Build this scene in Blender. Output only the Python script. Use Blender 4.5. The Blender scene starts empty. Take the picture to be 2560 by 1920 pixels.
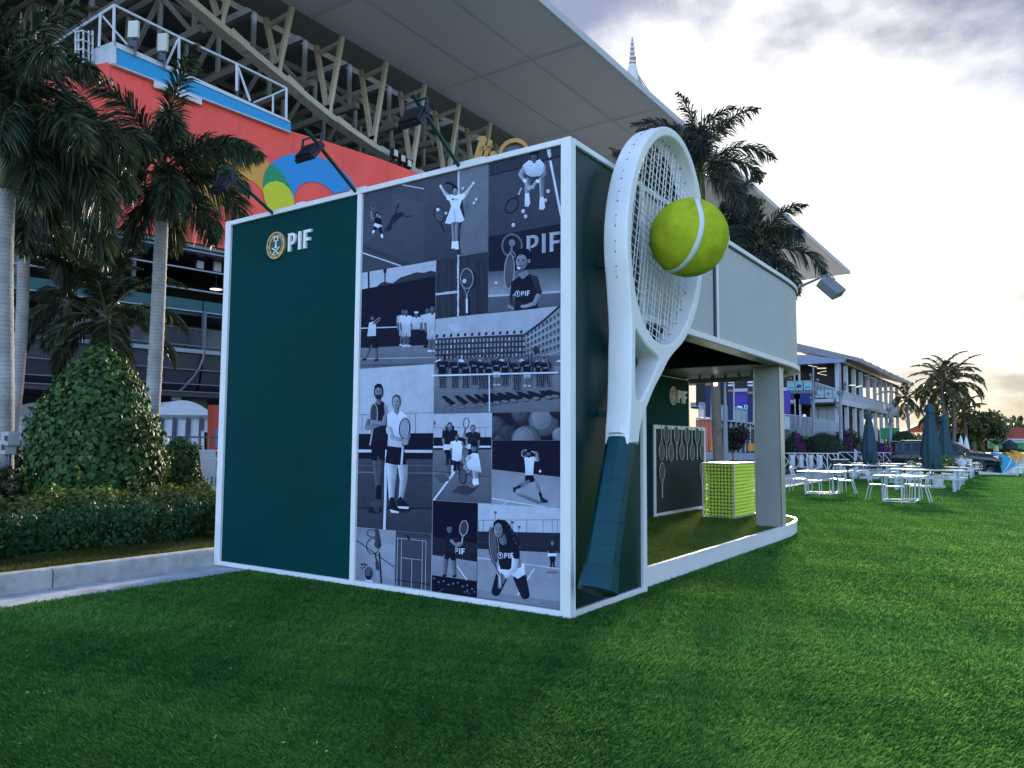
import bpy, bmesh, math, random
import numpy as np
from mathutils import Vector, Matrix
random.seed(7); rng = np.random.default_rng(11)
R = math.radians
scene = bpy.context.scene
COL = scene.collection

# ---------------------------------------------------------------- camera
YAW, PITCH, ROLL, FPX = 0.600136, 0.076022, 0.006272, 1950.8
CAM = np.array([3.658, -6.324, 1.6])
_fw = np.array([-math.sin(YAW)*math.cos(PITCH), math.cos(YAW)*math.cos(PITCH), math.sin(PITCH)])
_r0 = np.array([math.cos(YAW), math.sin(YAW), 0.0]); _u0 = np.cross(_r0, _fw)
_rt = math.cos(ROLL)*_r0 + math.sin(ROLL)*_u0
_up = -math.sin(ROLL)*_r0 + math.cos(ROLL)*_u0
cam = bpy.data.cameras.new('camera'); cam_ob = bpy.data.objects.new('camera', cam); COL.objects.link(cam_ob)
cam.sensor_fit = 'HORIZONTAL'; cam.sensor_width = 36.0; cam.lens = FPX/2560*36.0
cam.clip_start = 0.05; cam.clip_end = 2000
M = Matrix.Identity(4)
for i in range(3):
    M[i][0] = _rt[i]; M[i][1] = _up[i]; M[i][2] = -_fw[i]; M[i][3] = CAM[i]
cam_ob.matrix_world = M
scene.camera = cam_ob

# ---------------------------------------------------------------- sky, sun, exposure
SUN_AZ, SUN_EL = R(15.5), R(13)            # azimuth measured left of +Y
sun_dir = Vector((-math.sin(SUN_AZ)*math.cos(SUN_EL), math.cos(SUN_AZ)*math.cos(SUN_EL), math.sin(SUN_EL)))
world = bpy.data.worlds.new('World'); scene.world = world; world.use_nodes = True
wn, wl = world.node_tree.nodes, world.node_tree.links
wn.clear()
def wnode(t, **kw):
    n = wn.new(t)
    for k, v in kw.items(): setattr(n, k, v)
    return n
sky = wnode('ShaderNodeTexSky', sky_type='NISHITA'); sky.sun_disc = False
sky.sun_elevation = SUN_EL; sky.sun_rotation = -SUN_AZ; sky.air_density = 1.0; sky.dust_density = 0.8; sky.ozone_density = 2.2
tc = wnode('ShaderNodeTexCoord')
nrm = wnode('ShaderNodeVectorMath', operation='NORMALIZE'); wl.new(tc.outputs['Generated'], nrm.inputs[0])
sep = wnode('ShaderNodeSeparateXYZ'); wl.new(nrm.outputs[0], sep.inputs[0])
def wmath(op, a, b=None, c=None, clamp=False):
    n = wnode('ShaderNodeMath', operation=op); n.use_clamp = clamp
    for i, v in enumerate((a, b, c)):
        if v is None: continue
        if isinstance(v, (int, float)): n.inputs[i].default_value = v
        else: wl.new(v, n.inputs[i])
    return n.outputs[0]
zc = wmath('MAXIMUM', sep.outputs[2], 0.0)
den = wmath('ADD', zc, 0.22)
cx = wmath('DIVIDE', sep.outputs[0], den); cy = wmath('DIVIDE', sep.outputs[1], den)
cmb = wnode('ShaderNodeCombineXYZ'); wl.new(cx, cmb.inputs[0]); wl.new(cy, cmb.inputs[1])
mp = wnode('ShaderNodeMapping'); wl.new(cmb.outputs[0], mp.inputs[0])
mp.inputs['Location'].default_value = (0.3, 0.7, 0.0)
cn = wnode('ShaderNodeTexNoise'); wl.new(mp.outputs[0], cn.inputs['Vector'])
cn.inputs['Scale'].default_value = 0.85; cn.inputs['Detail'].default_value = 7; cn.inputs['Roughness'].default_value = 0.52
mask = wnode('ShaderNodeMapRange', interpolation_type='SMOOTHSTEP'); wl.new(cn.outputs[0], mask.inputs[0])
mask.inputs[1].default_value = 0.14; mask.inputs[2].default_value = 0.34
dot = wnode('ShaderNodeVectorMath', operation='DOT_PRODUCT'); wl.new(nrm.outputs[0], dot.inputs[0]); dot.inputs[1].default_value = sun_dir
dp = wmath('MAXIMUM', dot.outputs['Value'], 0.0)
# grey-blue cloud banks, thick towards the sun's side of the sky, thinning behind the viewer
cloudc = wnode('ShaderNodeMix', data_type='RGBA')
cbr = wnode('ShaderNodeMapRange', interpolation_type='SMOOTHSTEP'); wl.new(cn.outputs[0], cbr.inputs[0]); cbr.inputs[1].default_value = 0.42; cbr.inputs[2].default_value = 0.66
wl.new(cbr.outputs[0], cloudc.inputs[0]); cloudc.inputs[6].default_value = (0.66, 0.75, 1.06, 1); cloudc.inputs[7].default_value = (0.16, 0.22, 0.42, 1)
cover = wmath('MULTIPLY', mask.outputs[0], wmath('MULTIPLY_ADD', dot.outputs['Value'], 1.05, 0.30, clamp=True), clamp=True)
mixs = wnode('ShaderNodeMix', data_type='RGBA'); wl.new(cover, mixs.inputs[0])
tint = wnode('ShaderNodeMix', data_type='RGBA', blend_type='MULTIPLY'); tint.inputs[0].default_value = 1.0; wl.new(sky.outputs[0], tint.inputs[6]); tint.inputs[7].default_value = (1.04, 1.0, 1.14, 1)
wl.new(tint.outputs[2], mixs.inputs[6]); wl.new(cloudc.outputs[2], mixs.inputs[7])
# bright veil where the sun burns through: ragged edge from the same cloud noise
fine = wnode('ShaderNodeTexNoise'); wl.new(mp.outputs[0], fine.inputs['Vector']); fine.inputs['Scale'].default_value = 2.1; fine.inputs['Detail'].default_value = 8; fine.inputs['Roughness'].default_value = 0.58
edge = wmath('MULTIPLY_ADD', wmath('SUBTRACT', fine.outputs[0], 0.5), 0.12, dot.outputs['Value'])
veilm = wnode('ShaderNodeMapRange', interpolation_type='SMOOTHSTEP'); wl.new(edge, veilm.inputs[0])
veilm.inputs[1].default_value = 0.938; veilm.inputs[2].default_value = 0.980
veil = wnode('ShaderNodeMix', data_type='RGBA'); wl.new(veilm.outputs[0], veil.inputs[0])
wl.new(mixs.outputs[2], veil.inputs[6]); veil.inputs[7].default_value = (2.25, 2.23, 2.2, 1)
hz = wmath('MULTIPLY', wmath('POWER', wmath('SUBTRACT', 1.0, zc, clamp=True), 9.0), wmath('POWER', dp, 2.5))
warm = wnode('ShaderNodeMix', data_type='RGBA'); wl.new(wmath('MULTIPLY', hz, 0.95, clamp=True), warm.inputs[0])
wl.new(veil.outputs[2], warm.inputs[6]); warm.inputs[7].default_value = (1.62, 1.30, 0.70, 1)
bg = wnode('ShaderNodeBackground'); bg.inputs['Strength'].default_value = 0.15; wl.new(warm.outputs[2], bg.inputs[0])
wo = wnode('ShaderNodeOutputWorld'); wl.new(bg.outputs[0], wo.inputs[0])

sun = bpy.data.lights.new('sun', 'SUN'); sun.energy = 5.0; sun.angle = R(9); sun.color = (1.0, 0.88, 0.66)
sun_ob = bpy.data.objects.new('sun', sun); COL.objects.link(sun_ob)
sun_ob.rotation_euler = (-sun_dir).to_track_quat('-Z', 'Y').to_euler()
scene.view_settings.view_transform = 'Standard'; scene.view_settings.look = 'None'
scene.view_settings.gamma = 1.0; scene.view_settings.use_curve_mapping = False
scene.view_settings.exposure = 2.05
scene.cycles.max_bounces = 5; scene.cycles.diffuse_bounces = 3; scene.cycles.glossy_bounces = 2
scene.cycles.transmission_bounces = 4; scene.cycles.transparent_max_bounces = 6

# ---------------------------------------------------------------- survey helpers (photograph -> metres)
def ray(x, y): return _fw + _rt*(x-1280)/FPX - _up*(y-960)/FPX
def pl(x, y, ax, v):
    d = ray(x, y); return CAM + d*((v-CAM[ax])/d[ax])
def gr(x, y, z=0.0): return pl(x, y, 2, z)
def at(x, y, depth): return CAM + ray(x, y)*depth
FN = np.array([0.9878, -0.1560, 0.0]); FP = np.array([-30.0, 12.0, 0.0])    # stadium facade plane
def fac(x, y, off=0.0):
    d = ray(x, y); t = ((FP+FN*off-CAM)@FN)/(d@FN); return CAM + d*t
def v1(x, y): return (x*.38578, y*.38578)
def v2(x, y): return (x*.38578, 480+y*.38578)
def v3(x, y): return (x*.38578, 960+y*.38578)
def v4(x, y): return (480+x*.38578, y*.38578)
def v8(x, y): return (1560+x*.180832, 860+y*.180832)
def vf(x, y): return (1960+x*.17179, 1100+y*.17179)
def vt(x, y): return (2220+x*.15371, 1060+y*.15371)
def vp(x, y): return (1960+x*.15371, 880+y*.15371)
def vb(x, y): return (2100+x*.26528, 860+y*.26528)

# ---------------------------------------------------------------- object helpers
def tag(o, label=None, cat=None, group=None, kind=None):
    if label: o['label'] = label
    if cat: o['category'] = cat
    if group: o['group'] = group
    if kind: o['kind'] = kind
    return o
def thing(name, label, cat, loc=(0, 0, 0), rz=0.0, group=None):
    o = bpy.data.objects.new(name, None); COL.objects.link(o); o.empty_display_size = 0.2
    o.location = [float(v) for v in loc]; o.rotation_euler = (0, 0, rz)
    return tag(o, label, cat, group)
def wloc(o):
    v = Vector((0, 0, 0))
    while o is not None:
        v += Vector(o.location); o = o.parent
    return v
def copy_tree(o, parent=None):
    c = o.copy(); COL.objects.link(c); c.parent = parent
    for ch in list(o.children): copy_tree(ch, c)
    return c
def new_mesh(name, verts, faces, mat=None, parent=None, cols=None, smooth=False, local=False):
    """link a mesh; verts in world metres unless local"""
    me = bpy.data.meshes.new(name)
    v = np.asarray(verts, dtype=np.float64).reshape(-1, 3)
    if parent is not None and not local: v = v - np.array(wloc(parent))
    if isinstance(faces, np.ndarray):
        nf, k = faces.shape
        me.vertices.add(len(v)); me.vertices.foreach_set('co', v.astype(np.float32).ravel())
        me.loops.add(nf*k); me.loops.foreach_set('vertex_index', faces.astype(np.int32).ravel())
        me.polygons.add(nf); me.polygons.foreach_set('loop_start', np.arange(0, nf*k, k, dtype=np.int32))
        me.update(calc_edges=True)
    else:
        me.from_pydata([tuple(p) for p in v], [], [tuple(f) for f in faces]); me.update()
    if cols is not None:
        a = me.color_attributes.new('Col', 'FLOAT_COLOR', 'POINT')
        c = np.asarray(cols, dtype=np.float32).reshape(len(v), -1)
        if c.shape[1] == 3: c = np.hstack([c, np.ones((len(v), 1), np.float32)])
        a.data.foreach_set('color', c.ravel())
    if smooth: me.polygons.foreach_set('use_smooth', np.ones(len(me.polygons), dtype=bool))
    if mat is not None: me.materials.append(mat)
    o = bpy.data.objects.new(name, me); COL.objects.link(o)
    if parent is not None: o.parent = parent
    return o
class MB:
    """collects solid shapes for one mesh"""
    def __init__(s): s.v = []; s.f = []; s.c = []
    def add(s, verts, faces, col=None):
        n = len(s.v); s.v += [tuple(map(float, p)) for p in verts]; s.f += [tuple(i+n for i in f) for f in faces]
        s.c += [col if col is not None else (1, 1, 1)]*len(verts); return s
    def box(s, x0, x1, y0, y1, z0, z1, col=None):
        return s.add([(x0, y0, z0), (x1, y0, z0), (x1, y1, z0), (x0, y1, z0), (x0, y0, z1), (x1, y0, z1), (x1, y1, z1), (x0, y1, z1)],
                     [(0, 3, 2, 1), (4, 5, 6, 7), (0, 1, 5, 4), (1, 2, 6, 5), (2, 3, 7, 6), (3, 0, 4, 7)], col)
    def bbox(s, x0, x1, y0, y1, z0, z1, b=0.004):
        """box with chamfered edges"""
        bm = bmesh.new(); bmesh.ops.create_cube(bm, size=1)
        for v in bm.verts:
            v.co = Vector(((x0+x1)/2+v.co.x*(x1-x0), (y0+y1)/2+v.co.y*(y1-y0), (z0+z1)/2+v.co.z*(z1-z0)))
        bmesh.ops.bevel(bm, geom=bm.edges[:], offset=b, segments=1, affect='EDGES')
        bm.verts.index_update()
        s.add([v.co for v in bm.verts], [[v.index for v in f.verts] for f in bm.faces]); bm.free(); return s
    def hexa(s, P, col=None):
        """8 corner solid: bottom ring 0-3, top ring 4-7"""
        return s.add(P, [(0, 3, 2, 1), (4, 5, 6, 7), (0, 1, 5, 4), (1, 2, 6, 5), (2, 3, 7, 6), (3, 0, 4, 7)], col)
    def bar(s, a, b, w, h=None, up=(0, 0, 1), col=None):
        """rectangular bar from a to b"""
        h = w if h is None else h
        a = Vector([float(t) for t in a]); b = Vector([float(t) for t in b]); d = (b-a).normalized(); upv = Vector(up)
        if abs(d.dot(upv)) > .98: upv = Vector((1, 0, 0))
        sd = d.cross(upv).normalized()*w/2; u = sd.cross(d).normalized()*h/2
        P = [a-sd-u, a+sd-u, a+sd+u, a-sd+u, b-sd-u, b+sd-u, b+sd+u, b-sd+u]
        return s.add(P, [(0, 3, 2, 1), (4, 5, 6, 7), (0, 1, 5, 4), (1, 2, 6, 5), (2, 3, 7, 6), (3, 0, 4, 7)], col)
    def tube(s, pts, rad, n=8, cap=True, col=None):
        pts = [Vector([float(t) for t in p]) for p in pts]
        if not isinstance(rad, (list, tuple)): rad = [rad]*len(pts)
        vs = []; fs = []; side = None
        for i, p in enumerate(pts):
            d = (pts[min(i+1, len(pts)-1)]-pts[max(i-1, 0)]).normalized()
            if side is None:
                side = d.cross(Vector((0, 0, 1)) if abs(d.z) < .9 else Vector((1, 0, 0))).normalized()
            else:
                side = (side-d*side.dot(d)).normalized()
            up = d.cross(side)
            for k in range(n):
                a = 2*math.pi*k/n
                vs.append(p+(side*math.cos(a)+up*math.sin(a))*rad[i])
        for i in range(len(pts)-1):
            for k in range(n):
                fs.append((i*n+k, i*n+(k+1) % n, (i+1)*n+(k+1) % n, (i+1)*n+k))
        if cap:
            fs.append(tuple(range(n-1, -1, -1))); fs.append(tuple((len(pts)-1)*n+k for k in range(n)))
        return s.add(vs, fs, col)
    def lathe(s, prof, c=(0, 0, 0), n=16, axis='z', col=None):
        vs = []; fs = []
        for r, h in prof:
            for k in range(n):
                a = 2*math.pi*k/n
                if axis == 'z': vs.append((c[0]+r*math.cos(a), c[1]+r*math.sin(a), c[2]+h))
                elif axis == 'y': vs.append((c[0]+r*math.cos(a), c[1]+h, c[2]+r*math.sin(a)))
                else: vs.append((c[0]+h, c[1]+r*math.cos(a), c[2]+r*math.sin(a)))
        for i in range(len(prof)-1):
            for k in range(n):
                q = (i*n+k, i*n+(k+1) % n, (i+1)*n+(k+1) % n, (i+1)*n+k)
                fs.append(q if axis != 'y' else q[::-1])
        fs.append(tuple(range(n-1, -1, -1))); fs.append(tuple((len(prof)-1)*n+k for k in range(n)))
        return s.add(vs, fs, col)
    def prism(s, pts, off, col=None):
        """extrude a planar 3D polygon by vector off"""
        n = len(pts); off = np.asarray(off, float)
        P = [np.asarray(p, float) for p in pts]
        vs = P+[p+off for p in P]
        return s.add(vs, [tuple(range(n-1, -1, -1)), tuple(range(n, 2*n))]+[(k, (k+1) % n, n+(k+1) % n, n+k) for k in range(n)], col)
    def ball(s, c, r, nu=12, nv=8, col=None):
        sc = r if isinstance(r, (tuple, list)) else (r, r, r)
        vs = []; fs = []
        for i in range(nv+1):
            t = math.pi*i/nv
            for k in range(nu):
                a = 2*math.pi*k/nu
                vs.append((c[0]+sc[0]*math.sin(t)*math.cos(a), c[1]+sc[1]*math.sin(t)*math.sin(a), c[2]+sc[2]*math.cos(t)))
        for i in range(nv):
            for k in range(nu): fs.append((i*nu+k, (i+1)*nu+k, (i+1)*nu+(k+1) % nu, i*nu+(k+1) % nu))
        return s.add(vs, fs, col)
    def build(s, name, mat, parent=None, smooth=False, local=False, cols=False):
        o = new_mesh(name, s.v, s.f, mat, parent, cols=s.c if cols else None, smooth=smooth, local=local)
        return o
def weighted(o, ang=40):
    o.data.set_sharp_from_angle(angle=R(ang)) if hasattr(o.data, 'set_sharp_from_angle') else None
    return o

# ---------------------------------------------------------------- materials
MATS = {}
def mat(name, col, rough=0.6, metal=0.0, var=0.0, vscale=3.0, bump=0.0, bscale=40.0, attr=False, transl=0.0, spec=0.5, emit=None, estr=0.0, coat=0.0, detail=5.0, bdist=.02, rings=0.0):
    if name in MATS: return MATS[name]
    m = bpy.data.materials.new(name); m.use_nodes = True; nt = m.node_tree; N, L = nt.nodes, nt.links
    b = N['Principled BSDF']; out = N['Material Output']
    b.inputs['Roughness'].default_value = rough; b.inputs['Metallic'].default_value = metal
    b.inputs['Specular IOR Level'].default_value = spec; b.inputs['Coat Weight'].default_value = coat
    src = None
    tco = N.new('ShaderNodeTexCoord')
    if attr:
        at_ = N.new('ShaderNodeAttribute'); at_.attribute_name = 'Col'; src = at_.outputs['Color']
    else:
        rgb = N.new('ShaderNodeRGB'); rgb.outputs[0].default_value = (*col, 1); src = rgb.outputs[0]
    if var > 0:
        nz = N.new('ShaderNodeTexNoise'); nz.inputs['Scale'].default_value = vscale; nz.inputs['Detail'].default_value = detail
        nz.inputs['Roughness'].default_value = 0.6
        L.new(tco.outputs['Object'], nz.inputs['Vector'])
        mr = N.new('ShaderNodeMapRange'); mr.inputs[1].default_value = 0.3; mr.inputs[2].default_value = 0.7
        mr.inputs[3].default_value = 1-var; mr.inputs[4].default_value = 1+var
        L.new(nz.outputs[0], mr.inputs[0])
        mx = N.new('ShaderNodeMix'); mx.data_type = 'RGBA'; mx.blend_type = 'MULTIPLY'; mx.inputs[0].default_value = 1.0
        L.new(src, mx.inputs[6]); L.new(mr.outputs[0], mx.inputs[7]); src = mx.outputs[2]
        rr = N.new('ShaderNodeMapRange'); rr.inputs[3].default_value = max(0, rough-.08); rr.inputs[4].default_value = min(1, rough+.08)
        L.new(nz.outputs[0], rr.inputs[0]); L.new(rr.outputs[0], b.inputs['Roughness'])
    if rings > 0:      # leaf scars ringing a palm trunk
        wv = N.new('ShaderNodeTexWave'); wv.wave_type = 'BANDS'; wv.bands_direction = 'Z'; wv.inputs['Scale'].default_value = rings
        wv.inputs['Distortion'].default_value = 3.0; wv.inputs['Detail'].default_value = 3; wv.inputs['Detail Scale'].default_value = 1.2
        L.new(tco.outputs['Object'], wv.inputs['Vector'])
        m2 = N.new('ShaderNodeMapRange'); m2.inputs[1].default_value = 0.0; m2.inputs[2].default_value = .45; m2.inputs[3].default_value = .78; m2.inputs[4].default_value = 1.0
        L.new(wv.outputs[1], m2.inputs[0])
        mx2 = N.new('ShaderNodeMix'); mx2.data_type = 'RGBA'; mx2.blend_type = 'MULTIPLY'; mx2.inputs[0].default_value = 1.0
        L.new(src, mx2.inputs[6]); L.new(m2.outputs[0], mx2.inputs[7]); src = mx2.outputs[2]
    L.new(src, b.inputs['Base Color'])
    if bump > 0:
        nb = N.new('ShaderNodeTexNoise'); nb.inputs['Scale'].default_value = bscale; nb.inputs['Detail'].default_value = 4
        L.new(tco.outputs['Object'], nb.inputs['Vector'])
        bp = N.new('ShaderNodeBump'); bp.inputs['Strength'].default_value = bump; bp.inputs['Distance'].default_value = bdist
        L.new(nb.outputs[0], bp.inputs['Height']); L.new(bp.outputs[0], b.inputs['Normal'])
    if emit is not None:
        b.inputs['Emission Color'].default_value = (*emit, 1); b.inputs['Emission Strength'].default_value = estr
    if transl > 0:
        tr = N.new('ShaderNodeBsdfTranslucent'); L.new(src, tr.inputs[0])
        ms = N.new('ShaderNodeMixShader'); ms.inputs[0].default_value = transl
        L.new(b.outputs[0], ms.inputs[1]); L.new(tr.outputs[0], ms.inputs[2]); L.new(ms.outputs[0], out.inputs[0])
    MATS[name] = m; return m
def glassy(name, col, alpha, rough=0.1):
    m = bpy.data.materials.new(name); m.use_nodes = True; b = m.node_tree.nodes['Principled BSDF']
    b.inputs['Base Color'].default_value = (*col, 1); b.inputs['Roughness'].default_value = rough; b.inputs['Alpha'].default_value = alpha
    return m
WHITE = mat('white_paint', (.74, .75, .76), .42, var=.05, vscale=2.2, bump=.05, bscale=30)
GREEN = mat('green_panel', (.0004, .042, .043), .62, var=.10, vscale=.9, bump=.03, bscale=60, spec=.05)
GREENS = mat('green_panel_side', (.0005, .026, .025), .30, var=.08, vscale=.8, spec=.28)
LEAF = mat('leaf', (.05, .1, .03), .55, attr=True, transl=.24, spec=.28)
PALML = mat('palm_leaf', (.03, .06, .02), .40, attr=True, transl=.25)
TURFB = mat('turf_blade', (.03, .1, .02), .75, attr=True, transl=.42, spec=.04)
BLACK = mat('black_plastic', (.012, .014, .02), .45, var=.1)
STEEL = mat('white_steel', (.60, .61, .60), .5, var=.12, vscale=.9)
ALU = mat('aluminium', (.55, .56, .57), .3, metal=.9, var=.08, vscale=3)
GOLD = mat('gold_metal', (.62, .45, .2), .35, metal=.6, var=.1)
INK = mat('print_ink', (.5, .5, .5), .6, attr=True, var=.11, vscale=7, spec=.08, detail=9)
CONC = mat('concrete', (.42, .41, .39), .85, var=.28, vscale=5, bump=.6, bscale=70)
# ================================================================ SETTING
def sheet(name, x0, x1, y0, y1, z, m):
    o = new_mesh(name, [(x0, y0, z), (x1, y0, z), (x1, y1, z), (x0, y1, z)], [(0, 1, 2, 3)], m)
    return tag(o, kind='structure')
TURFM = mat('turf_base', (.042, .150, .030), .95, var=.35, vscale=6, bump=.6, bscale=90, spec=.0)
FARG = mat('far_grass', (.035, .07, .02), .9, var=.3, vscale=.2)
LAWN = mat('lawn', (.085, .095, .028), .9, var=.35, vscale=7, bump=.8, bscale=120, spec=.2)
GUT = mat('gutter_concrete', (.42, .43, .46), .75, var=.35, vscale=3.5, bump=.35, bscale=50)
PAVE = mat('concourse_paving', (.38, .38, .39), .85, var=.2, vscale=1, spec=.2)
SOIL = mat('bed_soil', (.035, .028, .018), .95, var=.4, vscale=8, bump=1, bscale=40)
sheet('ground', -700, 700, -150, 1200, -0.03, FARG)
sheet('artificial_turf', -4.66, 60, -12, 130, 0.0, TURFM)
sheet('gutter_pavement', -5.36, -4.655, -14, 130, -0.006, GUT)
sheet('sidewalk', -7.3, -5.5, 12, 120, 0.125, PAVE)
sheet('concourse', -300, -13.4, -60, 220, 0.17, PAVE)
sheet('lawn_strip', -7.6, -5.52, -14, 12, 0.185, LAWN)
sheet('planting_bed', -13.5, -7.4, -30, 60, 0.18, SOIL)
# kerb stones with a rounded nose and open joints
kerb = thing('kerb', None, None, (-5.35, 0, 0)); kerb['kind'] = 'structure'
prof = [(-5.35, -.02), (-5.352, .15), (-5.36, .178), (-5.378, .195), (-5.40, .203), (-5.53, .203), (-5.55, .195), (-5.55, -.02)]
yk = -11.0
while yk < 60:
    ln = 3.0 if yk != -11.0 else 8.995
    b = MB(); P = [(x, yk+.006, z) for x, z in prof]; b.prism(P, (0, ln-.012, 0))
    o = b.build('kerb_stone', CONC, kerb); yk += ln if yk != -11.0 else 9.0
# water meter style cleanouts and litter on the turf
def field(x, y, k):
    return (np.sin(x*1.7*k+y*.6*k)+np.sin(x*.9*k-y*2.1*k+1.3)+np.sin(x*3.3*k+y*2.9*k+.4)*.7+np.sin(y*4.1*k-x*.4*k)*.8)/3.5
def blades(n, pts, zbase, dist, ca, cb, hs=1.0):
    """one triangle-pair blade per point; real turf fibre 3-4 cm tall"""
    x, y = pts[:, 0], pts[:, 1]; n = len(x)
    ang = rng.uniform(0, 2*np.pi, n)
    w = np.clip(.0011*dist, .003, .014)*rng.uniform(.7, 1.3, n)
    h = rng.uniform(.014, .030, n)*hs
    wind = field(x, y, .55)*1.9 + field(x+7, y-3, 2.2)*.8
    lean = rng.uniform(.006, .03, n)*hs
    la = wind*1.4 + rng.normal(0, .8, n)
    lx, ly = np.cos(la)*lean, np.sin(la)*lean
    bx, by = np.cos(ang)*w*.5, np.sin(ang)*w*.5
    V = np.zeros((n, 4, 3))
    V[:, 0] = np.stack([x-bx, y-by, np.full(n, zbase)], 1); V[:, 1] = np.stack([x+bx, y+by, np.full(n, zbase)], 1)
    V[:, 2] = np.stack([x+bx*.75+lx*.55, y+by*.75+ly*.55, zbase+h*.62], 1)
    V[:, 3] = np.stack([x+lx*1.3, y+ly*1.3, zbase+h], 1)
    F = np.arange(n*4).reshape(n, 4)
    T = np.concatenate([F[:, [0, 1, 2]], F[:, [0, 2, 3]]])
    t = np.clip(rng.beta(1.6, 2.6, n) + .26*field(x-3, y+5, 1.1) + .16*field(x+1, y-2, 6.3) + .12*field(x, y, 17.0), 0, 1)[:, None]
    c = np.asarray(ca)*(1-t)+np.asarray(cb)*t
    dry = rng.random(n) < .008
    c[dry] = np.array((.16, .19, .07))
    C = np.repeat(c, 4, axis=0)
    return V.reshape(-1, 3), T, C
n = 900000
d = np.exp(rng.uniform(np.log(3.2), np.log(60), n)); a = rng.uniform(R(-37), R(37), n)
th = np.pi/2 + YAW + a
gp = np.stack([CAM[0]+d/np.cos(a)*0+d*np.cos(th), CAM[1]+d*np.sin(th)], 1)
gx, gy = gp[:, 0], gp[:, 1]
ok = (gx > -4.66+.03*field(gx*9, gy*9, 1)) & ~((gx > -5.4) & (gx < .01) & (gy > -.01) & (gy < 1.66)) & ~((gx < -.09-np.clip(gy-7.2, 0, 9)*.13-np.clip(gy-8.8, 0, 9)*.9) & (gy > 1.5) & (gy < 10.0))
gp, d = gp[ok], d[ok]
V, T, C = blades(0, gp, 0.0, d, (.022, .098, .022), (.205, .405, .075))
o = new_mesh('turf_grass', V, T, TURFB, cols=C)
tag(o, 'short green artificial turf pile covering the event lawn', 'grass', kind='stuff')
# pale leaf litter scattered over the turf
LIT = mat('leaf_litter', (.42, .40, .28), .8)
lv = []; lf = []
for i in range(44):
    px, py = random.uniform(20, 1250), random.uniform(1440, 1900)
    g = gr(px, py); 
    if g[0] < -4.6 or (g[1] > -.05): continue
    s_ = random.uniform(.005, .015); t = random.uniform(0, 6.3); z = .04
    q = [(s_, 0), (s_*.2, s_*.45), (-s_, 0), (s_*.1, -s_*.4)]
    k = len(lv)
    for (u, w) in q: lv.append((g[0]+u*math.cos(t)-w*math.sin(t), g[1]+u*math.sin(t)+w*math.cos(t), z+random.uniform(-.006, .006)))
    lf.append((k, k+1, k+2, k+3))
tag(new_mesh('leaf_litter', lv, lf, LIT), 'pale dry leaf specks scattered on the dark foreground turf', 'litter', kind='stuff')
# lawn strip blades
n = 60000
lp = np.stack([rng.uniform(-7.3, -5.56, n), rng.uniform(-6, 1.6, n)], 1)
V, T, C = blades(0, lp, .185, np.full(n, 9.0), (.05, .06, .015), (.13, .14, .045))
tag(new_mesh('lawn_grass', V, T, TURFB, cols=C), 'strip of mown yellow-green lawn between kerb and hedge', 'grass', kind='stuff')
# ================================================================ EXHIBITION BOOTH
W_, H_, L_ = 5.346, 4.545, 1.647
booth = thing('exhibition_booth', 'dark green pavilion booth in white frames with photo wall and open gallery', 'booth', (-2.6, 4.0, 0))
FY = -0.02
def part(name, b, m, parent=booth, **k): return b.build(name, m, parent, **k)
# front wall: frame members proud of the panels (y from -.02 to .06)
def fr(name, *a, b=.006): return part(name, MB().bbox(*a, b=b), WHITE)
fr('frame_post', -W_, -W_+.112, -.012, .10, 0.0, H_)
fr('frame_post', -.112, 0.0, -.012, .062, 0.0, H_)
fr('frame_post', -2.867, -2.794, -.008, .10, .06, H_-.062)
fr('frame_rail', -W_+.112, -.112, -.010, .10, H_-.062, H_-.001)
fr('frame_rail', -W_+.112, -.112, -.010, .10, 0.004, .06)
part('wall_panel', MB().box(-W_+.10, -2.85, .024, .06, .05, H_-.05), GREEN)
part('print_backing', MB().box(-2.80, -.105, .024, .06, .05, H_-.05), mat('print_backing', (.3, .3, .36), .5))
# side wall facing the lawn (plane x = 0)
fr('frame_post', -.062, .010, L_-.085, L_, 0.0, H_-.002)
fr('frame_rail', -.10, .008, .062, L_-.085, H_-.062, H_-.003)
fr('frame_rail', -.10, .008, .062, L_-.085, .004, .062)
part('frame_post_side', MB().bbox(-.06, .012, .0622, .066, .0, H_-.004, b=.001), WHITE)
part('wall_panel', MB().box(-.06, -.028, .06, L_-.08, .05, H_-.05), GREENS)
# roof of the front block, a little below the frame edge, and rear wall

part('end_wall', MB().box(-W_+.01, -W_+.07, .10, 9.6, .02, H_-.14), GREEN)
part('partition_wall', MB().box(-2.9, -.10, L_-.06, L_-.01, .02, H_-.15), GREEN)
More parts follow.
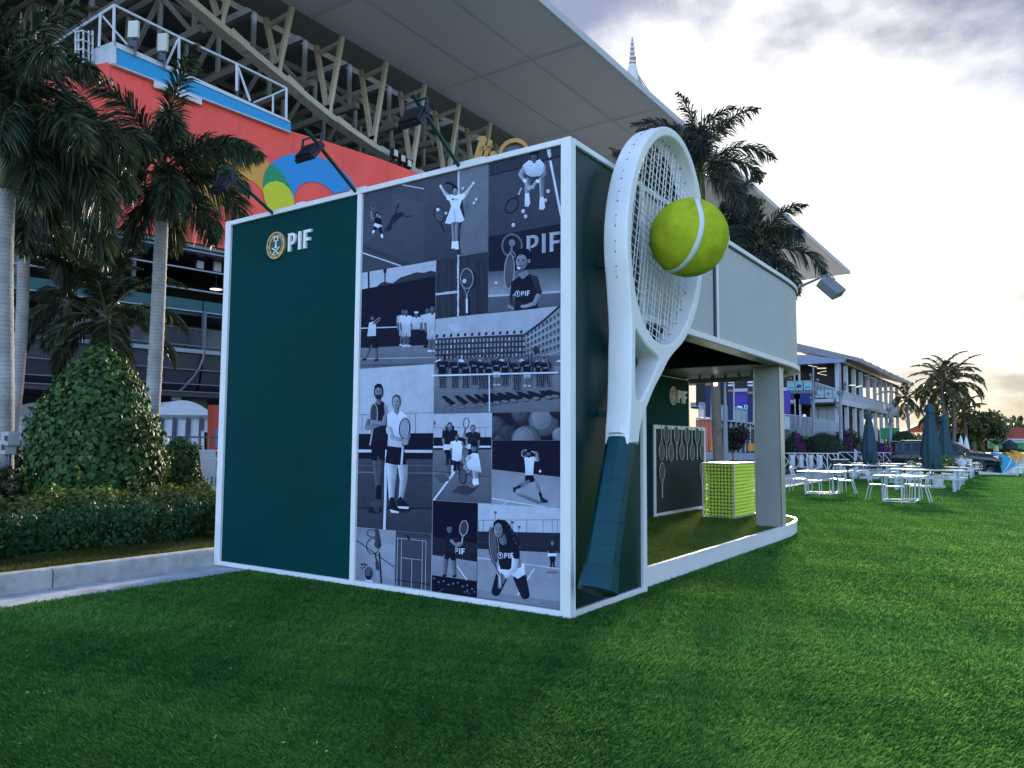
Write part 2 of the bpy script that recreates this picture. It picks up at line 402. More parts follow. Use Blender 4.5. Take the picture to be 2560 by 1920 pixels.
# plan outline of the gallery: straight side, rounded far corner
def plan(off=0.0, y0=L_):
    P = [(-off, y0), (-off, 5.0), (-off, 6.6), (-off, 7.2)]
    cxp, cyp, rx, ry = -1.55, 7.2, 1.55-off, 2.75-off
    for k in range(1, 17):
        t = k/16*math.pi/2; e = .72
        P.append((cxp+rx*abs(math.cos(t))**e, cyp+ry*abs(math.sin(t))**e))
    P += [(-2.0, 9.95-off), (-2.75, 9.95-off)]
    return P
def strip(name, P, z0, z1, th, m, parent=booth):
    """vertical band following a plan polyline, thickness th inwards"""
    b = MB(); n = len(P); vs = []; fs = []
    for i, (x, y) in enumerate(P):
        a = Vector(P[max(i-1, 0)]); c = Vector(P[min(i+1, n-1)]); d = (c-a).normalized(); nn = Vector((-d.y, d.x))
        q = Vector((x, y))+nn*th
        vs += [(x, y, z0), (x, y, z1), (q.x, q.y, z1), (q.x, q.y, z0)]
    for i in range(n-1):
        for k in range(4):
            fs.append((i*4+k, (i+1)*4+k, (i+1)*4+(k+1) % 4, i*4+(k+1) % 4))
    fs += [(0, 1, 2, 3), tuple((n-1)*4+k for k in (3, 2, 1, 0))]
    b.add(vs, fs); return b.build(name, m, parent)
P0 = plan(0.0, y0=1.66); Pp = plan(.10, y0=1.66)
part('roof_deck', MB().prism([(-W_+.02, .10, H_-.14), (-.10, .10, H_-.14)]+[(x, y, H_-.14) for x, y in plan(.10, y0=1.66)]+[(-W_+.02, 9.8, H_-.14)], (0, 0, .05)), mat('roof_grey', (.3, .31, .32), .8, var=.2))
# platform: white skirt with a small proud lip, turf floor
strip('platform_skirt', Pp, 0.0, .196, .06, WHITE)
strip('platform_lip', plan(.092, y0=1.66), .197, .224, .05, WHITE)
fl = plan(.14, y0=L_)+[(-2.75, L_)]
PT = mat('platform_turf', (.13, .20, .035), .85, var=.35, vscale=7, bump=.9, bscale=90, spec=.2)
part('platform_floor', MB().prism([(x, y, .16) for x, y in fl], (0, 0, .04)), PT)
pts = np.stack([rng.uniform(-2.7, -.15, 60000), rng.uniform(L_, 9.8, 60000)], 1)
from mathutils.geometry import intersect_point_line
def inside(P, pts):
    P = np.array(P); c = np.zeros(len(pts), bool); j = len(P)-1
    for i in range(len(P)):
        xi, yi = P[i]; xj, yj = P[j]
        c ^= ((yi > pts[:, 1]) != (yj > pts[:, 1])) & (pts[:, 0] < (xj-xi)*(pts[:, 1]-yi)/(yj-yi+1e-12)+xi); j = i
    return c
pts = pts[inside(fl, pts)]
V, T, C = blades(0, pts, .2, np.full(len(pts), 11.0), (.10, .16, .03), (.27, .36, .08))
o = new_mesh('platform_grass', V, T, TURFB, booth, cols=C); o['kind'] = 'stuff'
# upper fascia with stretched grey panels between slim posts
FAS = mat('fascia_panel', (.44, .45, .46), .5, var=.05, vscale=1.2, spec=.3)
DGR = mat('fascia_seal', (.02, .045, .045), .5)
strip('fascia_rail', P0, H_-.075, H_-.012, .10, WHITE)
strip('fascia_seal', plan(.012, 1.66), H_-.10, H_-.076, .08, DGR)
strip('fascia_rail', P0, 2.985, 3.06, .10, WHITE)
idx = [0, 1, 2, 3]
cuts = [1.66, 4.02, 7.70]
def seg(y0, y1):
    return [(-.035, y0), (-.035, y1)]
for a_, b_ in ((1.66, 3.99), (4.06, 7.2)):
    strip('fascia_panel', [(-.035, a_), (-.035, (a_+b_)/2), (-.035, b_)], 3.062, H_-.101, .03, FAS)
strip('fascia_panel', [p for p in plan(.035, 1.66) if p[1] >= 7.199], 3.062, H_-.101, .03, FAS)
part('fascia_post', MB().bbox(-.07, .004, 3.995, 4.055, 3.0, H_-.02, b=.006), WHITE)
part('fascia_seal_strip', MB().box(-.06, -.012, 3.93, 3.99, 3.062, H_-.101), DGR)
strip('fascia_soffit', plan(.002, 1.66), 2.965, 2.984, .24, mat('soffit_green', (.10, .14, .13), .35, metal=.3))
# interior cavity, navy valance, far ceiling slab with track lights
NAVY = mat('navy_liner', (.012, .028, .075), .55, var=.1)
part('valance', MB().box(-2.9, -.24, 7.20, 7.26, 3.0, 4.3), NAVY)
part('liner', MB().box(-2.9, -.24, L_, 7.20, 4.18, 4.22), NAVY)
slab = [p for p in plan(.24, 7.27) if p[1] > 7.1]; slab = [(-.24, 7.27)]+[p for p in slab if p[1] > 7.28]+[(-2.75, 7.27)]
part('ceiling_slab', MB().prism([(x, y, 3.0) for x, y in slab], (0, 0, .05)), mat('ceiling_dark', (.03, .06, .06), .4))
trk = MB()
for k in range(7): trk.box(-2.2+.27*k, -2.16+.27*k, 9.02, 9.06, 2.90, 3.0)
trk.box(-2.4, -.35, 9.0, 9.08, 2.86, 2.9); part('light_track', trk, mat('track_grey', (.16, .2, .2), .5))
LAMP = mat('lamp_glow', (1, 1, 1), .4, emit=(1, .93, .75), estr=1.2)
part('spot_lamp', MB().lathe([(.03, 0), (.045, .03), (.04, .06)], (-1.85, 9.04, 2.79), 10), LAMP)
# metal clad pillar with a shallow corner trim
PM = mat('pillar_metal', (.50, .50, .50), .22, metal=.25, var=.07, vscale=1.5)
part('pillar', MB().bbox(-.54, -.115, 7.33, 7.62, .2, 2.965, b=.008), PM)
part('pillar_trim', MB().bbox(-.555, -.541, 7.325, 7.36, .2, 2.964, b=.003), ALU)
part('pillar_trim', MB().bbox(-.114, -.098, 7.322, 7.35, .2, 2.964, b=.003), ALU)
# gallery back wall with its mark, and the racket display board
part('back_wall', MB().box(-2.95, -2.80, L_, 9.95, .02, 3.0), GREEN)
part('wall_edge_trim', MB().bbox(-2.80, -2.772, 9.92, 9.95, .2, 2.99, b=.003), mat('bronze_trim', (.5, .42, .33), .3, metal=.7))
DX = -2.60
c0 = pl(*v8(415, 1060), 0, DX); c1 = pl(*v8(1125, 1100), 0, DX)
dy0, dy1, dzt = c0[1], c1[1], 1.98
board = MB(); board.box(-2.79, DX-.03, dy0, dy1, .2, dzt); part('display_board', board, mat('board_side', (.02, .07, .09), .5))
def fb(*a): part('display_frame', MB().bbox(*a, b=.004), WHITE)
fb(DX-.03, DX, dy0, dy0+.09, .2, dzt); fb(DX-.03, DX, dy1-.07, dy1, .2, dzt)
fb(DX-.03, DX-.001, dy0+.09, dy1-.07, dzt-.075, dzt); fb(DX-.03, DX-.001, dy0+.09, dy1-.07, .2, .27)
NETD = mat('net_black', (.010, .030, .034), .6)
part('display_inset', MB().box(DX-.029, DX-.022, dy0+.085, dy1-.065, .265, dzt-.07), NETD)
nm = MB(); NETL = mat('net_line', (.03, .06, .07), .6)
k = dy0+.1
while k < dy1-.08: nm.box(DX-.0219, DX-.018, k, k+.006, .272, dzt-.077); k += .036
k = .29
while k < dzt-.09: nm.box(DX-.0179, DX-.015, dy0+.092, dy1-.072, k, k+.006); k += .036
part('display_net', nm, NETL)

# ---------------------------------------------------------------- emblem and lettering
GD = mat('emblem_dark', (.045, .032, .016), .4, metal=.5); EGR = mat('emblem_green', (.006, .05, .05), .4)
LW = mat('letter_white', (.78, .78, .76), .35)
def emblem_shapes(S):
    """2D shapes in emblem units (radius 1)"""
    trunk = [(-.045, .38), (.045, .38), (.055, -.02), (.16, -.17), (-.16, -.17), (-.055, -.02)]
    fr_ = []
    for k in range(9):
        t = R(-115+k*28.75)+math.pi/2; L1 = .30
        c = (.0, .45)
        fr_.append([(c[0]-.05*math.sin(t), c[1]+.05*math.cos(t)), (c[0]+L1*.7*math.cos(t)-.06*math.sin(t), c[1]+L1*.7*math.sin(t)+.06*math.cos(t)),
                    (c[0]+L1*math.cos(t), c[1]+L1*math.sin(t)), (c[0]+L1*.7*math.cos(t)+.06*math.sin(t), c[1]+L1*.7*math.sin(t)-.06*math.cos(t)), (c[0]+.05*math.sin(t), c[1]-.05*math.cos(t))])
    sw = []
    for m in (1, -1):
        up = [(-.50, -.13), (-.36, -.15), (-.18, -.22), (.0, -.34), (.18, -.50)]; lo = [(.13, -.56), (-.05, -.42), (-.22, -.31), (-.38, -.22)]
        sw.append([(m*x, y) for x, y in up+lo]); sw.append([(m*x, y) for x, y in ((.16, -.46), (.24, -.56), (.34, -.62), (.30, -.70), (.22, -.66), (.11, -.58))])
    return [trunk]+fr_+sw
def emblem(parent, cpt, ax_u, ax_v, nrm_, rad, th, gold=GOLD, inner=EGR, white=LW):
    c = np.asarray(cpt, float); u = np.asarray(ax_u, float); v = np.asarray(ax_v, float); n_ = np.asarray(nrm_, float)
    def ring(r0, r1, d0, d1, m, nm):
        N = 48; b = MB(); vs = []; fs = []
        for k in range(N):
            t = 2*math.pi*k/N
            for (rr, dd) in ((r0, d0), (r0, d1), (r1, d1), (r1, d0)): vs.append(c+(u*math.cos(t)+v*math.sin(t))*rr*rad+n_*dd)
        for k in range(N):
            for j in range(4): fs.append((k*4+j, ((k+1) % N)*4+j, ((k+1) % N)*4+(j+1) % 4, k*4+(j+1) % 4))
        b.add(vs, fs); return b.build(nm, m, em)
    em = new_mesh('emblem', *_disc(c, u, v, n_, rad*.985, th*.55), GD, parent)
    ring(.90, 1.0, 0, th, gold, 'emblem_rim'); ring(.66, .71, th*.3, th*.8, gold, 'emblem_inner_ring')
    new_mesh('emblem_field', *_disc(c, u, v, n_, rad*.655, th*.62), inner, em)
    tx = MB()                                                     # the small lettering that runs round the ring
    for k in range(34):
        if k in (8, 26): continue
        t = 2*math.pi*k/34; t2 = t+.10+.03*((k*7) % 3); hh = .045+.02*((k*5) % 3)
        pp = [c+(u*math.cos(a)+v*math.sin(a))*rad*r+n_*th*.56 for a, r in ((t, .80-hh), (t2, .80-hh), (t2, .80+hh), (t, .80+hh))]
        tx.prism(pp, n_*th*.12)
    tx.build('emblem_lettering', gold, em)
    sh = MB()
    for P in emblem_shapes(0): sh.prism([c+(u*x+v*y)*rad*.98+n_*th*.63 for x, y in P], n_*th*.25)
    sh.build('palm_and_swords', white, em)
    return em
def _disc(c, u, v, n_, r, th, N=48):
    vs = [c+(u*math.cos(2*math.pi*k/N)+v*math.sin(2*math.pi*k/N))*r for k in range(N)]
    vs += [p+n_*th for p in vs]
    return vs, [tuple(range(N-1, -1, -1)), tuple(range(N, 2*N))]+[(k, (k+1) % N, N+(k+1) % N, N+k) for k in range(N)]
LET = {  # letter outlines in units of cap height
 'P': [[(0, 0), (.19, 0), (.19, .94), (.0, .94), (-.035, 1.0), (.36, 1.0), (.52, .95), (.60, .84), (.62, .70), (.59, .54), (.50, .42), (.36, .355), (.21, .34), (.24, .47), (.34, .50), (.41, .57), (.435, .69), (.41, .80), (.33, .855), (.19, .86)]],
 'I': [[(0, 0), (.2, 0), (.2, 1.0), (-.035, 1.0), (0, .94)]],
 'F': [[(0, 0), (.19, 0), (.19, .40), (.50, .40), (.53, .56), (.19, .56), (.19, .84), (.56, .84), (.60, 1.0), (-.035, 1.0), (0, .94)]]}
LETP = [[(0, 0), (.19, 0), (.19, 1.0), (-.035, 1.0), (0, .94)], [(.19, 1.0), (.19, .86), (.33, .855), (.41, .80), (.435, .69), (.41, .57), (.34, .50), (.24, .47), (.21, .34), (.36, .355), (.50, .42), (.59, .54), (.62, .70), (.60, .84), (.52, .95), (.36, 1.0)]]
def letters(parent, org, u, v, n_, h, th, m=LW, names=True):
    org = np.asarray(org, float); u = np.asarray(u, float); v = np.asarray(v, float); n_ = np.asarray(n_, float)
    x = 0.0; res = []
    for ch, adv in (('P', .83), ('I', .42), ('F', .6)):
        b = MB()
        for P in (LETP if ch == 'P' else LET[ch]): b.prism([org+(u*(x+px)+v*py)*h for px, py in P], n_*th)
        res.append(b.build('letter', m, parent)); x += adv
    return res
# front wall mark: measured on the wall plane
def wl_(x, y):
    p = pl(600+x*.13562, 540+y*.13562, 1, 0.0); return p
ec = wl_(667, 545); er = (wl_(667, 795)[2]-wl_(667, 300)[2])/-2
emblem(booth, (ec[0], .022, ec[2]), (1, 0, 0), (0, 0, 1), (0, -1, 0), er, .035)
p0 = wl_(885, 660); lh = wl_(890, 330)[2]-p0[2]
letters(booth, (p0[0], .0235, p0[2]), (1, 0, 0), (0, 0, 1), (0, -1, 0), lh, .03)
# gallery mark
gc = pl(*v8(668, 718), 0, -2.80); gr_ = (pl(*v8(668, 590), 0, -2.8)[2]-pl(*v8(668, 850), 0, -2.8)[2])/2
emblem(booth, (-2.80, gc[1], gc[2]), (0, 1, 0), (0, 0, 1), (1, 0, 0), gr_, .03, gold=mat('emblem_pewter', (.45, .40, .34), .35, metal=.5), inner=mat('emblem_taupe', (.30, .27, .23), .4), white=mat('emblem_pale', (.62, .60, .55), .4))
gp0 = pl(*v8(735, 815), 0, -2.80); glh = pl(*v8(735, 640), 0, -2.8)[2]-gp0[2]
letters(booth, (-2.799, gp0[1], gp0[2]), (0, 1, 0), (0, 0, 1), (1, 0, 0), glh, .03)
# cap plates where the flood light poles pass the top rail
for (u0, u1) in ((-3.0, -2.75), (-1.42, -1.05), (-3.95, -3.8)):
    part('cap_plate', MB().bbox(u0, u1, .0, .09, H_+.0005, H_+.02, b=.003), WHITE)
# ================================================================ PHOTO PRINTS on the front wall (flat print, 15 sheets)
def A_(x, y):
    p = pl(880+x*.33755, 340+y*.33755, 1, .02); return (p[0], p[2])
def B_(x, y):
    p = pl(880+x*.40996, 860+y*.40996, 1, .02); return (p[0], p[2])
def ink(g):
    g = max(0.0, min(1.0, g)); l = min(1.16, g**2.2*(1+.45*g))
    return (.004+.58*l, .005+.67*l, .020+.85*l)
class Art:
    def __init__(s, rect, mp, base=.3, base2=None):
        s.r = rect; s.m = mp; s.v = []; s.f = []; s.c = []; s.k = 0
        x0, x1, z0, z1 = rect; b2 = base if base2 is None else base2
        s._emit([(x0, z0), (x1, z0), (x1, z1), (x0, z1)], [b2, b2, base, base])
    def _emit(s, P, G):
        y = .0225-s.k*.00004; s.k += 1; n = len(s.v)
        for (x, z), g in zip(P, G): s.v.append((x, y, z)); s.c.append(ink(g))
        s.f.append(tuple(range(n, n+len(P))))
    def _clip(s, P, G):
        x0, x1, z0, z1 = s.r
        for ax, lim, sg in ((0, x0, 1), (0, x1, -1), (1, z0, 1), (1, z1, -1)):
            Q, H = [], []
            for i in range(len(P)):
                a, b = P[i-1], P[i]; ga, gb = G[i-1], G[i]
                da, db = sg*(a[ax]-lim), sg*(b[ax]-lim)
                if (da >= 0) != (db >= 0):
                    t = da/(da-db); Q.append((a[0]+(b[0]-a[0])*t, a[1]+(b[1]-a[1])*t)); H.append(ga+(gb-ga)*t)
                if db >= 0: Q.append(b); H.append(gb)
            P, G = Q, H
            if len(P) < 3: return [], []
        return P, G
    def pol(s, pts, g, g2=None):
        """polygon; g2 = tone at its lower edge"""
        P = [s.m(x, y) for x, y in pts]
        if g2 is None:
            xs_ = [p[0] for p in pts]; lo, hi = min(xs_), max(xs_); k_ = .10 if len(P) >= 5 else .03
            G = [g*(1+k_-2*k_*((x-lo)/(hi-lo+1e-9))) for x in xs_]
        else:
            ys = [p[1] for p in pts]; lo, hi = min(ys), max(ys); G = [g+(g2-g)*((y-lo)/(hi-lo+1e-9)) for y in ys]
        P, G = s._clip(P, G)
        if len(P) >= 3:
            s._emit(P, G)
            if len(pts) >= 6 and (g > .55 or g < .3):      # soft cloth folds
                cxm = sum(p[0] for p in P)/len(P); czm = sum(p[1] for p in P)/len(P); gm = sum(G)/len(G)
                for k in range(4):
                    a, b = P[(k*3) % len(P)], P[(k*3+1) % len(P)]; f1, f2, f3 = random.uniform(.55, .85), random.uniform(.1, .4), random.uniform(.3, .6)
                    q = [(cxm+(a[0]-cxm)*f1, czm+(a[1]-czm)*f1), (cxm+(a[0]-cxm)*f2+(b[0]-cxm)*.08, czm+(a[1]-czm)*f2+(b[1]-czm)*.08), (cxm+(b[0]-cxm)*f3*.5+(a[0]-cxm)*.2, czm+(b[1]-czm)*f3*.5+(a[1]-czm)*.2)]
                    d = random.choice((-.10, -.07, .05)) if gm > .4 else random.choice((.05, .07, -.02))
                    s._emit(q, [gm+d, gm+d*.2, gm+d*.4])
        return s
    def cap(s, x0, y0, r0, x1, y1, r1, g, g2=None):
        """tapered limb; g left edge tone, g2 right edge tone"""
        g2 = g*.72 if g2 is None else g2
        a = math.atan2(y1-y0, x1-x0); pts = []; G = []
        for c, r, a0 in ((( x0, y0), r0, a+math.pi/2), ((x1, y1), r1, a-math.pi/2)):
            for k in range(6):
                t = a0+math.pi*k/5; pts.append((c[0]+r*math.cos(t), c[1]+r*math.sin(t)))
                G.append(g2 if math.cos(t) > .25 else (g if math.cos(t) < -.25 else (g+g2)/2))
        P, G = s._clip([s.m(*p) for p in pts], G)
        if len(P) >= 3: s._emit(P, G)
        return s
    def ell(s, cx, cy, rx, ry, g, rot=0.0, g2=None, n=18):
        pts = []; G = []
        for k in range(n):
            t = 2*math.pi*k/n; x, y = rx*math.cos(t), ry*math.sin(t)
            pts.append((cx+x*math.cos(rot)-y*math.sin(rot), cy+x*math.sin(rot)+y*math.cos(rot)))
            G.append(g if g2 is None else g+(g2-g)*(.5+.5*math.cos(t-.6)))
        P, G = s._clip([s.m(*p) for p in pts], G)
        if len(P) >= 3: s._emit(P, G)
        return s
    def lin(s, pts, w, g):
        for (x0, y0), (x1, y1) in zip(pts[:-1], pts[1:]):
            d = math.hypot(x1-x0, y1-y0) or 1; nx, ny = -(y1-y0)/d*w/2, (x1-x0)/d*w/2
            s.pol([(x0+nx, y0+ny), (x1+nx, y1+ny), (x1-nx, y1-ny), (x0-nx, y0-ny)], g)
        return s
    def hoop(s, cx, cy, rx, ry, w, g, rot=0.0, n=20):
        pts = []
        for k in range(n+1):
            t = 2*math.pi*k/n; x, y = rx*math.cos(t), ry*math.sin(t)
            pts.append((cx+x*math.cos(rot)-y*math.sin(rot), cy+x*math.sin(rot)+y*math.cos(rot)))
        return s.lin(pts, w, g)
    def grid(s, x0, y0, x1, y1, nx, ny, w, g, sl=0.0):
        for i in range(nx+1): x = x0+(x1-x0)*i/nx; s.lin([(x, y0+sl*(x-x0)), (x, y1+sl*(x-x0))], w, g)
        for j in range(ny+1): y = y0+(y1-y0)*j/ny; s.lin([(x0, y), (x1, y+sl*(x1-x0))], w, g)
        return s
    def racket(s, cx, cy, rx, ry, rot, hx, hy, g=.1, gs=.45, w=5):
        s.ell(cx, cy, rx, ry, gs, rot); s.hoop(cx, cy, rx, ry, w, g, rot)
        ex, ey = cx-math.sin(rot)*ry*(1 if (hx-cx)*-math.sin(rot)+(hy-cy)*math.cos(rot) > 0 else -1), cy+math.cos(rot)*ry*(1 if (hx-cx)*-math.sin(rot)+(hy-cy)*math.cos(rot) > 0 else -1)
        mx, my = ex+(hx-ex)*.35, ey+(hy-ey)*.35
        s.lin([(ex-rx*.35, ey-ry*.05), (mx, my)], w*.7, g).lin([(ex+rx*.35, ey-ry*.05), (mx, my)], w*.7, g).lin([(mx, my), (hx, hy)], w*1.7, g)
        return s
    def pif(s, x, y, h, g, ring=True, sl=-.0):
        if ring: s.ell(x-h*.75, y-h*.5, h*.55, h*.62, g); s.ell(x-h*.75, y-h*.5, h*.45, h*.52, .12); s.ell(x-h*.75, y-h*.68, h*.16, h*.2, g); s.lin([(x-h*.75, y-h*.6), (x-h*.75, y-h*.12)], h*.12, g)
        o = 0
        for ch, adv in (('P', .80), ('I', .40), ('F', .6)):
            for Pq in (LETP if ch == 'P' else LET[ch]): s.pol([(x+(o+px)*h, y-py*h+sl*(o+px)*h) for px, py in Pq], g)
            o += adv
        return s
    def face(s, cx, cy, rx, ry, g=.62, hair=.1, beard=False, look=0, crown=True):
        s.ell(cx, cy, rx*1.12, ry*1.05, hair) if crown else None
        s.ell(cx+look*rx*.15, cy+ry*.12, rx*.86, ry*.86, g, g2=g*.72)
        if beard: s.pol([(cx-rx*.8, cy+ry*.2), (cx-rx*.4, cy+ry*.42), (cx+rx*.4, cy+ry*.42), (cx+rx*.8, cy+ry*.2), (cx+rx*.5, cy+ry*.9), (cx, cy+ry*1.02), (cx-rx*.5, cy+ry*.9)], hair+.05)
        k = look*rx*.25
        s.ell(cx-rx*.36+k, cy-ry*.02, rx*.17, ry*.07, .12).ell(cx+rx*.36+k, cy-ry*.02, rx*.17, ry*.07, .12)
        s.lin([(cx-rx*.55+k, cy-ry*.17), (cx-rx*.15+k, cy-ry*.2)], ry*.06, hair+.05).lin([(cx+rx*.15+k, cy-ry*.2), (cx+rx*.55+k, cy-ry*.17)], ry*.06, hair+.05)
        s.pol([(cx-rx*.06+k, cy), (cx+rx*.12+k, cy+ry*.34), (cx-rx*.14+k, cy+ry*.34)], g*.74)
        s.ell(cx+k, cy+ry*.56, rx*.3, ry*.07, g*.45)
        return s
    def build(s, label):
        o = new_mesh('photo_print', s.v, s.f, INK, booth, cols=s.c); o['label'] = label; return o
XL, XR = -2.788, -.112
# 1 player seen from above
a = Art((XL, -1.853, 3.553, 4.482), A_, .33, .30)
a.pol([(80, 430), (300, 380), (250, 700), (80, 800)], .31, .35).pol([(300, 420), (530, 500), (530, 800), (260, 900)], .36, .30)
a.lin([(75, 815), (300, 905), (420, 965)], 30, .26).lin([(355, 357), (532, 391)], 8, .78).lin([(74, 864), (362, 962)], 9, .8)
a.pol([(226, 722), (240, 690), (266, 660), (296, 590), (318, 572), (372, 562), (384, 578), (362, 600), (335, 622), (300, 655), (292, 690), (268, 712), (250, 706), (262, 676), (244, 700)], .17)
a.lin([(372, 585), (405, 598), (440, 590)], 9, .18).lin([(318, 572), (330, 540)], 9, .18).ell(338, 520, 9, 26, .2, .35)
a.hoop(156, 513, 16, 27, 3, .5).lin([(152, 540), (144, 562)], 4, .4)
a.cap(172, 620, 9, 148, 606, 8, .55).cap(148, 606, 7, 143, 562, 6, .62).cap(200, 612, 9, 208, 596, 7, .7)
a.pol([(168, 606), (206, 604), (221, 640), (214, 666), (170, 655), (164, 630)], .07).pol([(170, 645), (222, 660), (216, 684), (185, 680), (160, 662)], .85)
a.cap(172, 682, 13, 156, 702, 9, .09).cap(208, 684, 12, 217, 728, 8, .09).ell(158, 708, 9, 14, .88, .5).ell(221, 740, 9, 16, .88, -.2)
a.ell(186, 580, 17, 20, .07).ell(187, 586, 10, 13, .55)
a.build('black and white print of a player serving, seen from above')
# 2 girl lying on the court
a = Art((-1.852, -.988, 3.557, 4.482), A_, .34, .27)
a.pol([(787, 240), (1010, 190), (1005, 870), (790, 900)], .50, .43).lin([(788, 250), (787, 900)], 14, .82)
a.pol([(800, 440), (850, 420), (905, 355), (895, 380), (848, 440), (815, 470), (835, 600), (815, 630), (800, 700), (798, 800), (806, 880), (780, 880), (770, 840)], .2)
a.lin([(690, 350), (715, 345), (742, 356), (764, 380)], 17, .07).ell(706, 347, 9, 8, .12).ell(762, 396, 23, 30, .07)
a.ell(763, 410, 17, 24, .66, g2=.5).ell(764, 418, 7, 4, .3)
a.cap(716, 452, 17, 686, 420, 12, .85, .7).cap(686, 420, 11, 660, 378, 9, .8, .66).ell(656, 372, 9, 12, .85)
a.cap(822, 448, 18, 856, 408, 12, .85, .7).cap(856, 408, 11, 892, 358, 9, .8, .66).ell(898, 348, 11, 9, .85)
a.pol([(698, 440), (738, 432), (762, 440), (790, 431), (838, 424), (832, 462), (812, 474), (796, 525), (812, 570), (832, 622), (800, 640), (758, 636), (722, 652), (688, 645), (716, 570), (734, 520), (722, 480), (700, 470)], .92, .86)
a.pol([(760, 530), (772, 630), (758, 636), (748, 560)], .78)
a.cap(748, 652, 13, 751, 780, 9, .62, .42).cap(777, 648, 13, 773, 780, 9, .62, .42).pol([(739, 780), (762, 780), (763, 832), (735, 834)], .93).pol([(764, 778), (786, 778), (790, 838), (762, 840)], .9)
a.pif(757, 476, 14, .5); a.racket(645, 580, 36, 56, -.12, 684, 712, .1, .36, 6); a.ell(636, 545, 12, 13, .88)
for bx, by in ((696, 572), (822, 388), (905, 498), (922, 470)): a.ell(bx+3, by+4, 12, 13, .2).ell(bx, by, 11, 12, .88, g2=.65)
a.build('black and white print of a girl in white lying on the court, arms raised')
# 3 boy sitting by the net
a = Art((-.986, XR, 3.714, 4.482), A_, .32, .27)
a.pol([(1000, 200), (1560, 60), (1560, 150), (1000, 295)], .24, .2)
for k in range(34): a.lin([(1010+k*16.5, 205-k*3.95), (1010+k*16.5, 292-k*4.3)], 2, .38)
for k in range(6): a.lin([(1005, 212+k*15), (1560, 80+k*13)], 1.6, .36)
a.lin([(1005, 296), (1200, 250), (1400, 185), (1560, 145)], 8, .14).pol([(1444, 100), (1470, 95), (1476, 150), (1462, 165), (1450, 140)], .8)
a.lin([(1468, 182), (1498, 330), (1550, 600)], 17, .84)
a.racket(1183, 516, 40, 62, .62, 1256, 382, .08, .29, 8).lin([(1232, 436), (1256, 382)], 11, .72)
a.cap(1292, 225, 24, 1248, 286, 17, .72).cap(1248, 286, 16, 1290, 350, 12, .66).cap(1412, 225, 24, 1424, 282, 16, .72).cap(1424, 282, 15, 1372, 345, 12, .66)
a.pol([(1300, 282), (1400, 270), (1420, 330), (1398, 420), (1350, 330), (1300, 410), (1278, 330)], .28)
a.cap(1302, 330, 22, 1296, 432, 16, .66, .42).cap(1405, 320, 22, 1408, 460, 15, .66, .42)
a.pol([(1268, 215), (1312, 178), (1345, 190), (1392, 172), (1422, 208), (1416, 260), (1396, 296), (1330, 302), (1290, 285)], .86, .74)
a.cap(1290, 335, 13, 1312, 388, 10, .70).cap(1372, 335, 13, 1335, 380, 10, .72).ell(1312, 385, 16, 18, .7).ell(1336, 378, 18, 16, .66)
a.pol([(1264, 322), (1290, 318), (1296, 340), (1272, 346)], .93).pol([(1366, 322), (1392, 322), (1388, 348), (1362, 342)], .93)
a.pol([(1284, 425), (1312, 422), (1320, 500), (1305, 526), (1280, 520), (1280, 470)], .95, .8).pol([(1392, 452), (1418, 450), (1432, 530), (1415, 548), (1386, 542), (1390, 490)], .95, .8)
a.cap(1348, 172, 13, 1350, 190, 13, .42).face(1348, 146, 26, 38, .45, .07)
a.ell(1348, 122, 32, 18, .06)
for bx, by in ((1455, 410), (1434, 478), (1270, 558), (1288, 596), (1197, 660)): a.ell(bx+4, by+5, 15, 15, .17).ell(bx, by, 14, 16, .86, g2=.6)
a.build('black and white print of a boy sitting on court with scattered balls')
# 4 boy with racket before a large mark
a = Art((-.986, XR, 2.914, 3.713), A_, .13, .12)
a.pol([(990, 1005), (1560, 975), (1560, 1160), (990, 1195)], .34, .60).pol([(990, 1190), (1560, 1155), (1560, 1350), (990, 1350)], .40, .34).lin([(995, 1186), (1550, 1152)], 16, .70)
a.ell(1184, 812, 80, 92, .42).ell(1184, 812, 66, 78, .15).ell(1184, 790, 24, 26, .5).lin([(1184, 800), (1180, 850), (1150, 890)], 14, .48).lin([(1182, 850), (1215, 885)], 12, .45)
a.pif(1293, 882, 142, .66, ring=False, sl=-.14)
a.ell(1066, 1086, 11, 12, .75).ell(1112, 1152, 16, 14, .6)
a.cap(1176, 1200, 22, 1182, 1270, 17, .34).ell(1165, 1002, 36, 130, .3, .06)
for k in range(6): a.lin([(1136+k*11, 905+abs(k-2.5)*12), (1140+k*11, 1100-abs(k-2.5)*10)], 1.6, .5)
for k in range(12): a.lin([(1132, 905+k*17), (1198, 900+k*17)], 1.4, .48)
a.hoop(1165, 1002, 36, 130, 7, .62, .06).lin([(1150, 1128), (1172, 1180), (1176, 1215)], 6, .5).lin([(1190, 1124), (1174, 1180)], 5, .5).lin([(1174, 1180), (1184, 1270)], 13, .2).cap(1166, 1262, 12, 1196, 1278, 12, .55)
a.pol([(1232, 1020), (1300, 990), (1312, 1030), (1268, 1062)], .52)
a.pol([(1180, 1080), (1236, 1040), (1262, 1062), (1312, 1022), (1372, 1040), (1408, 1162), (1374, 1186), (1378, 1290), (1200, 1300), (1208, 1160), (1170, 1200)], .08, .14)
a.pol([(1320, 1030), (1366, 1040), (1398, 1150), (1372, 1160), (1344, 1090)], .2)
a.cap(1380, 1186, 20, 1352, 1240, 15, .62, .46).cap(1352, 1240, 15, 1276, 1264, 11, .66, .5).ell(1268, 1262, 20, 12, .62)
a.face(1264, 925, 50, 66, .60, .07, look=-1).pol([(1212, 905), (1216, 855), (1256, 832), (1310, 838), (1332, 880), (1326, 930), (1306, 925), (1300, 890), (1250, 876), (1222, 890)], .06).ell(1312, 925, 10, 17, .5)
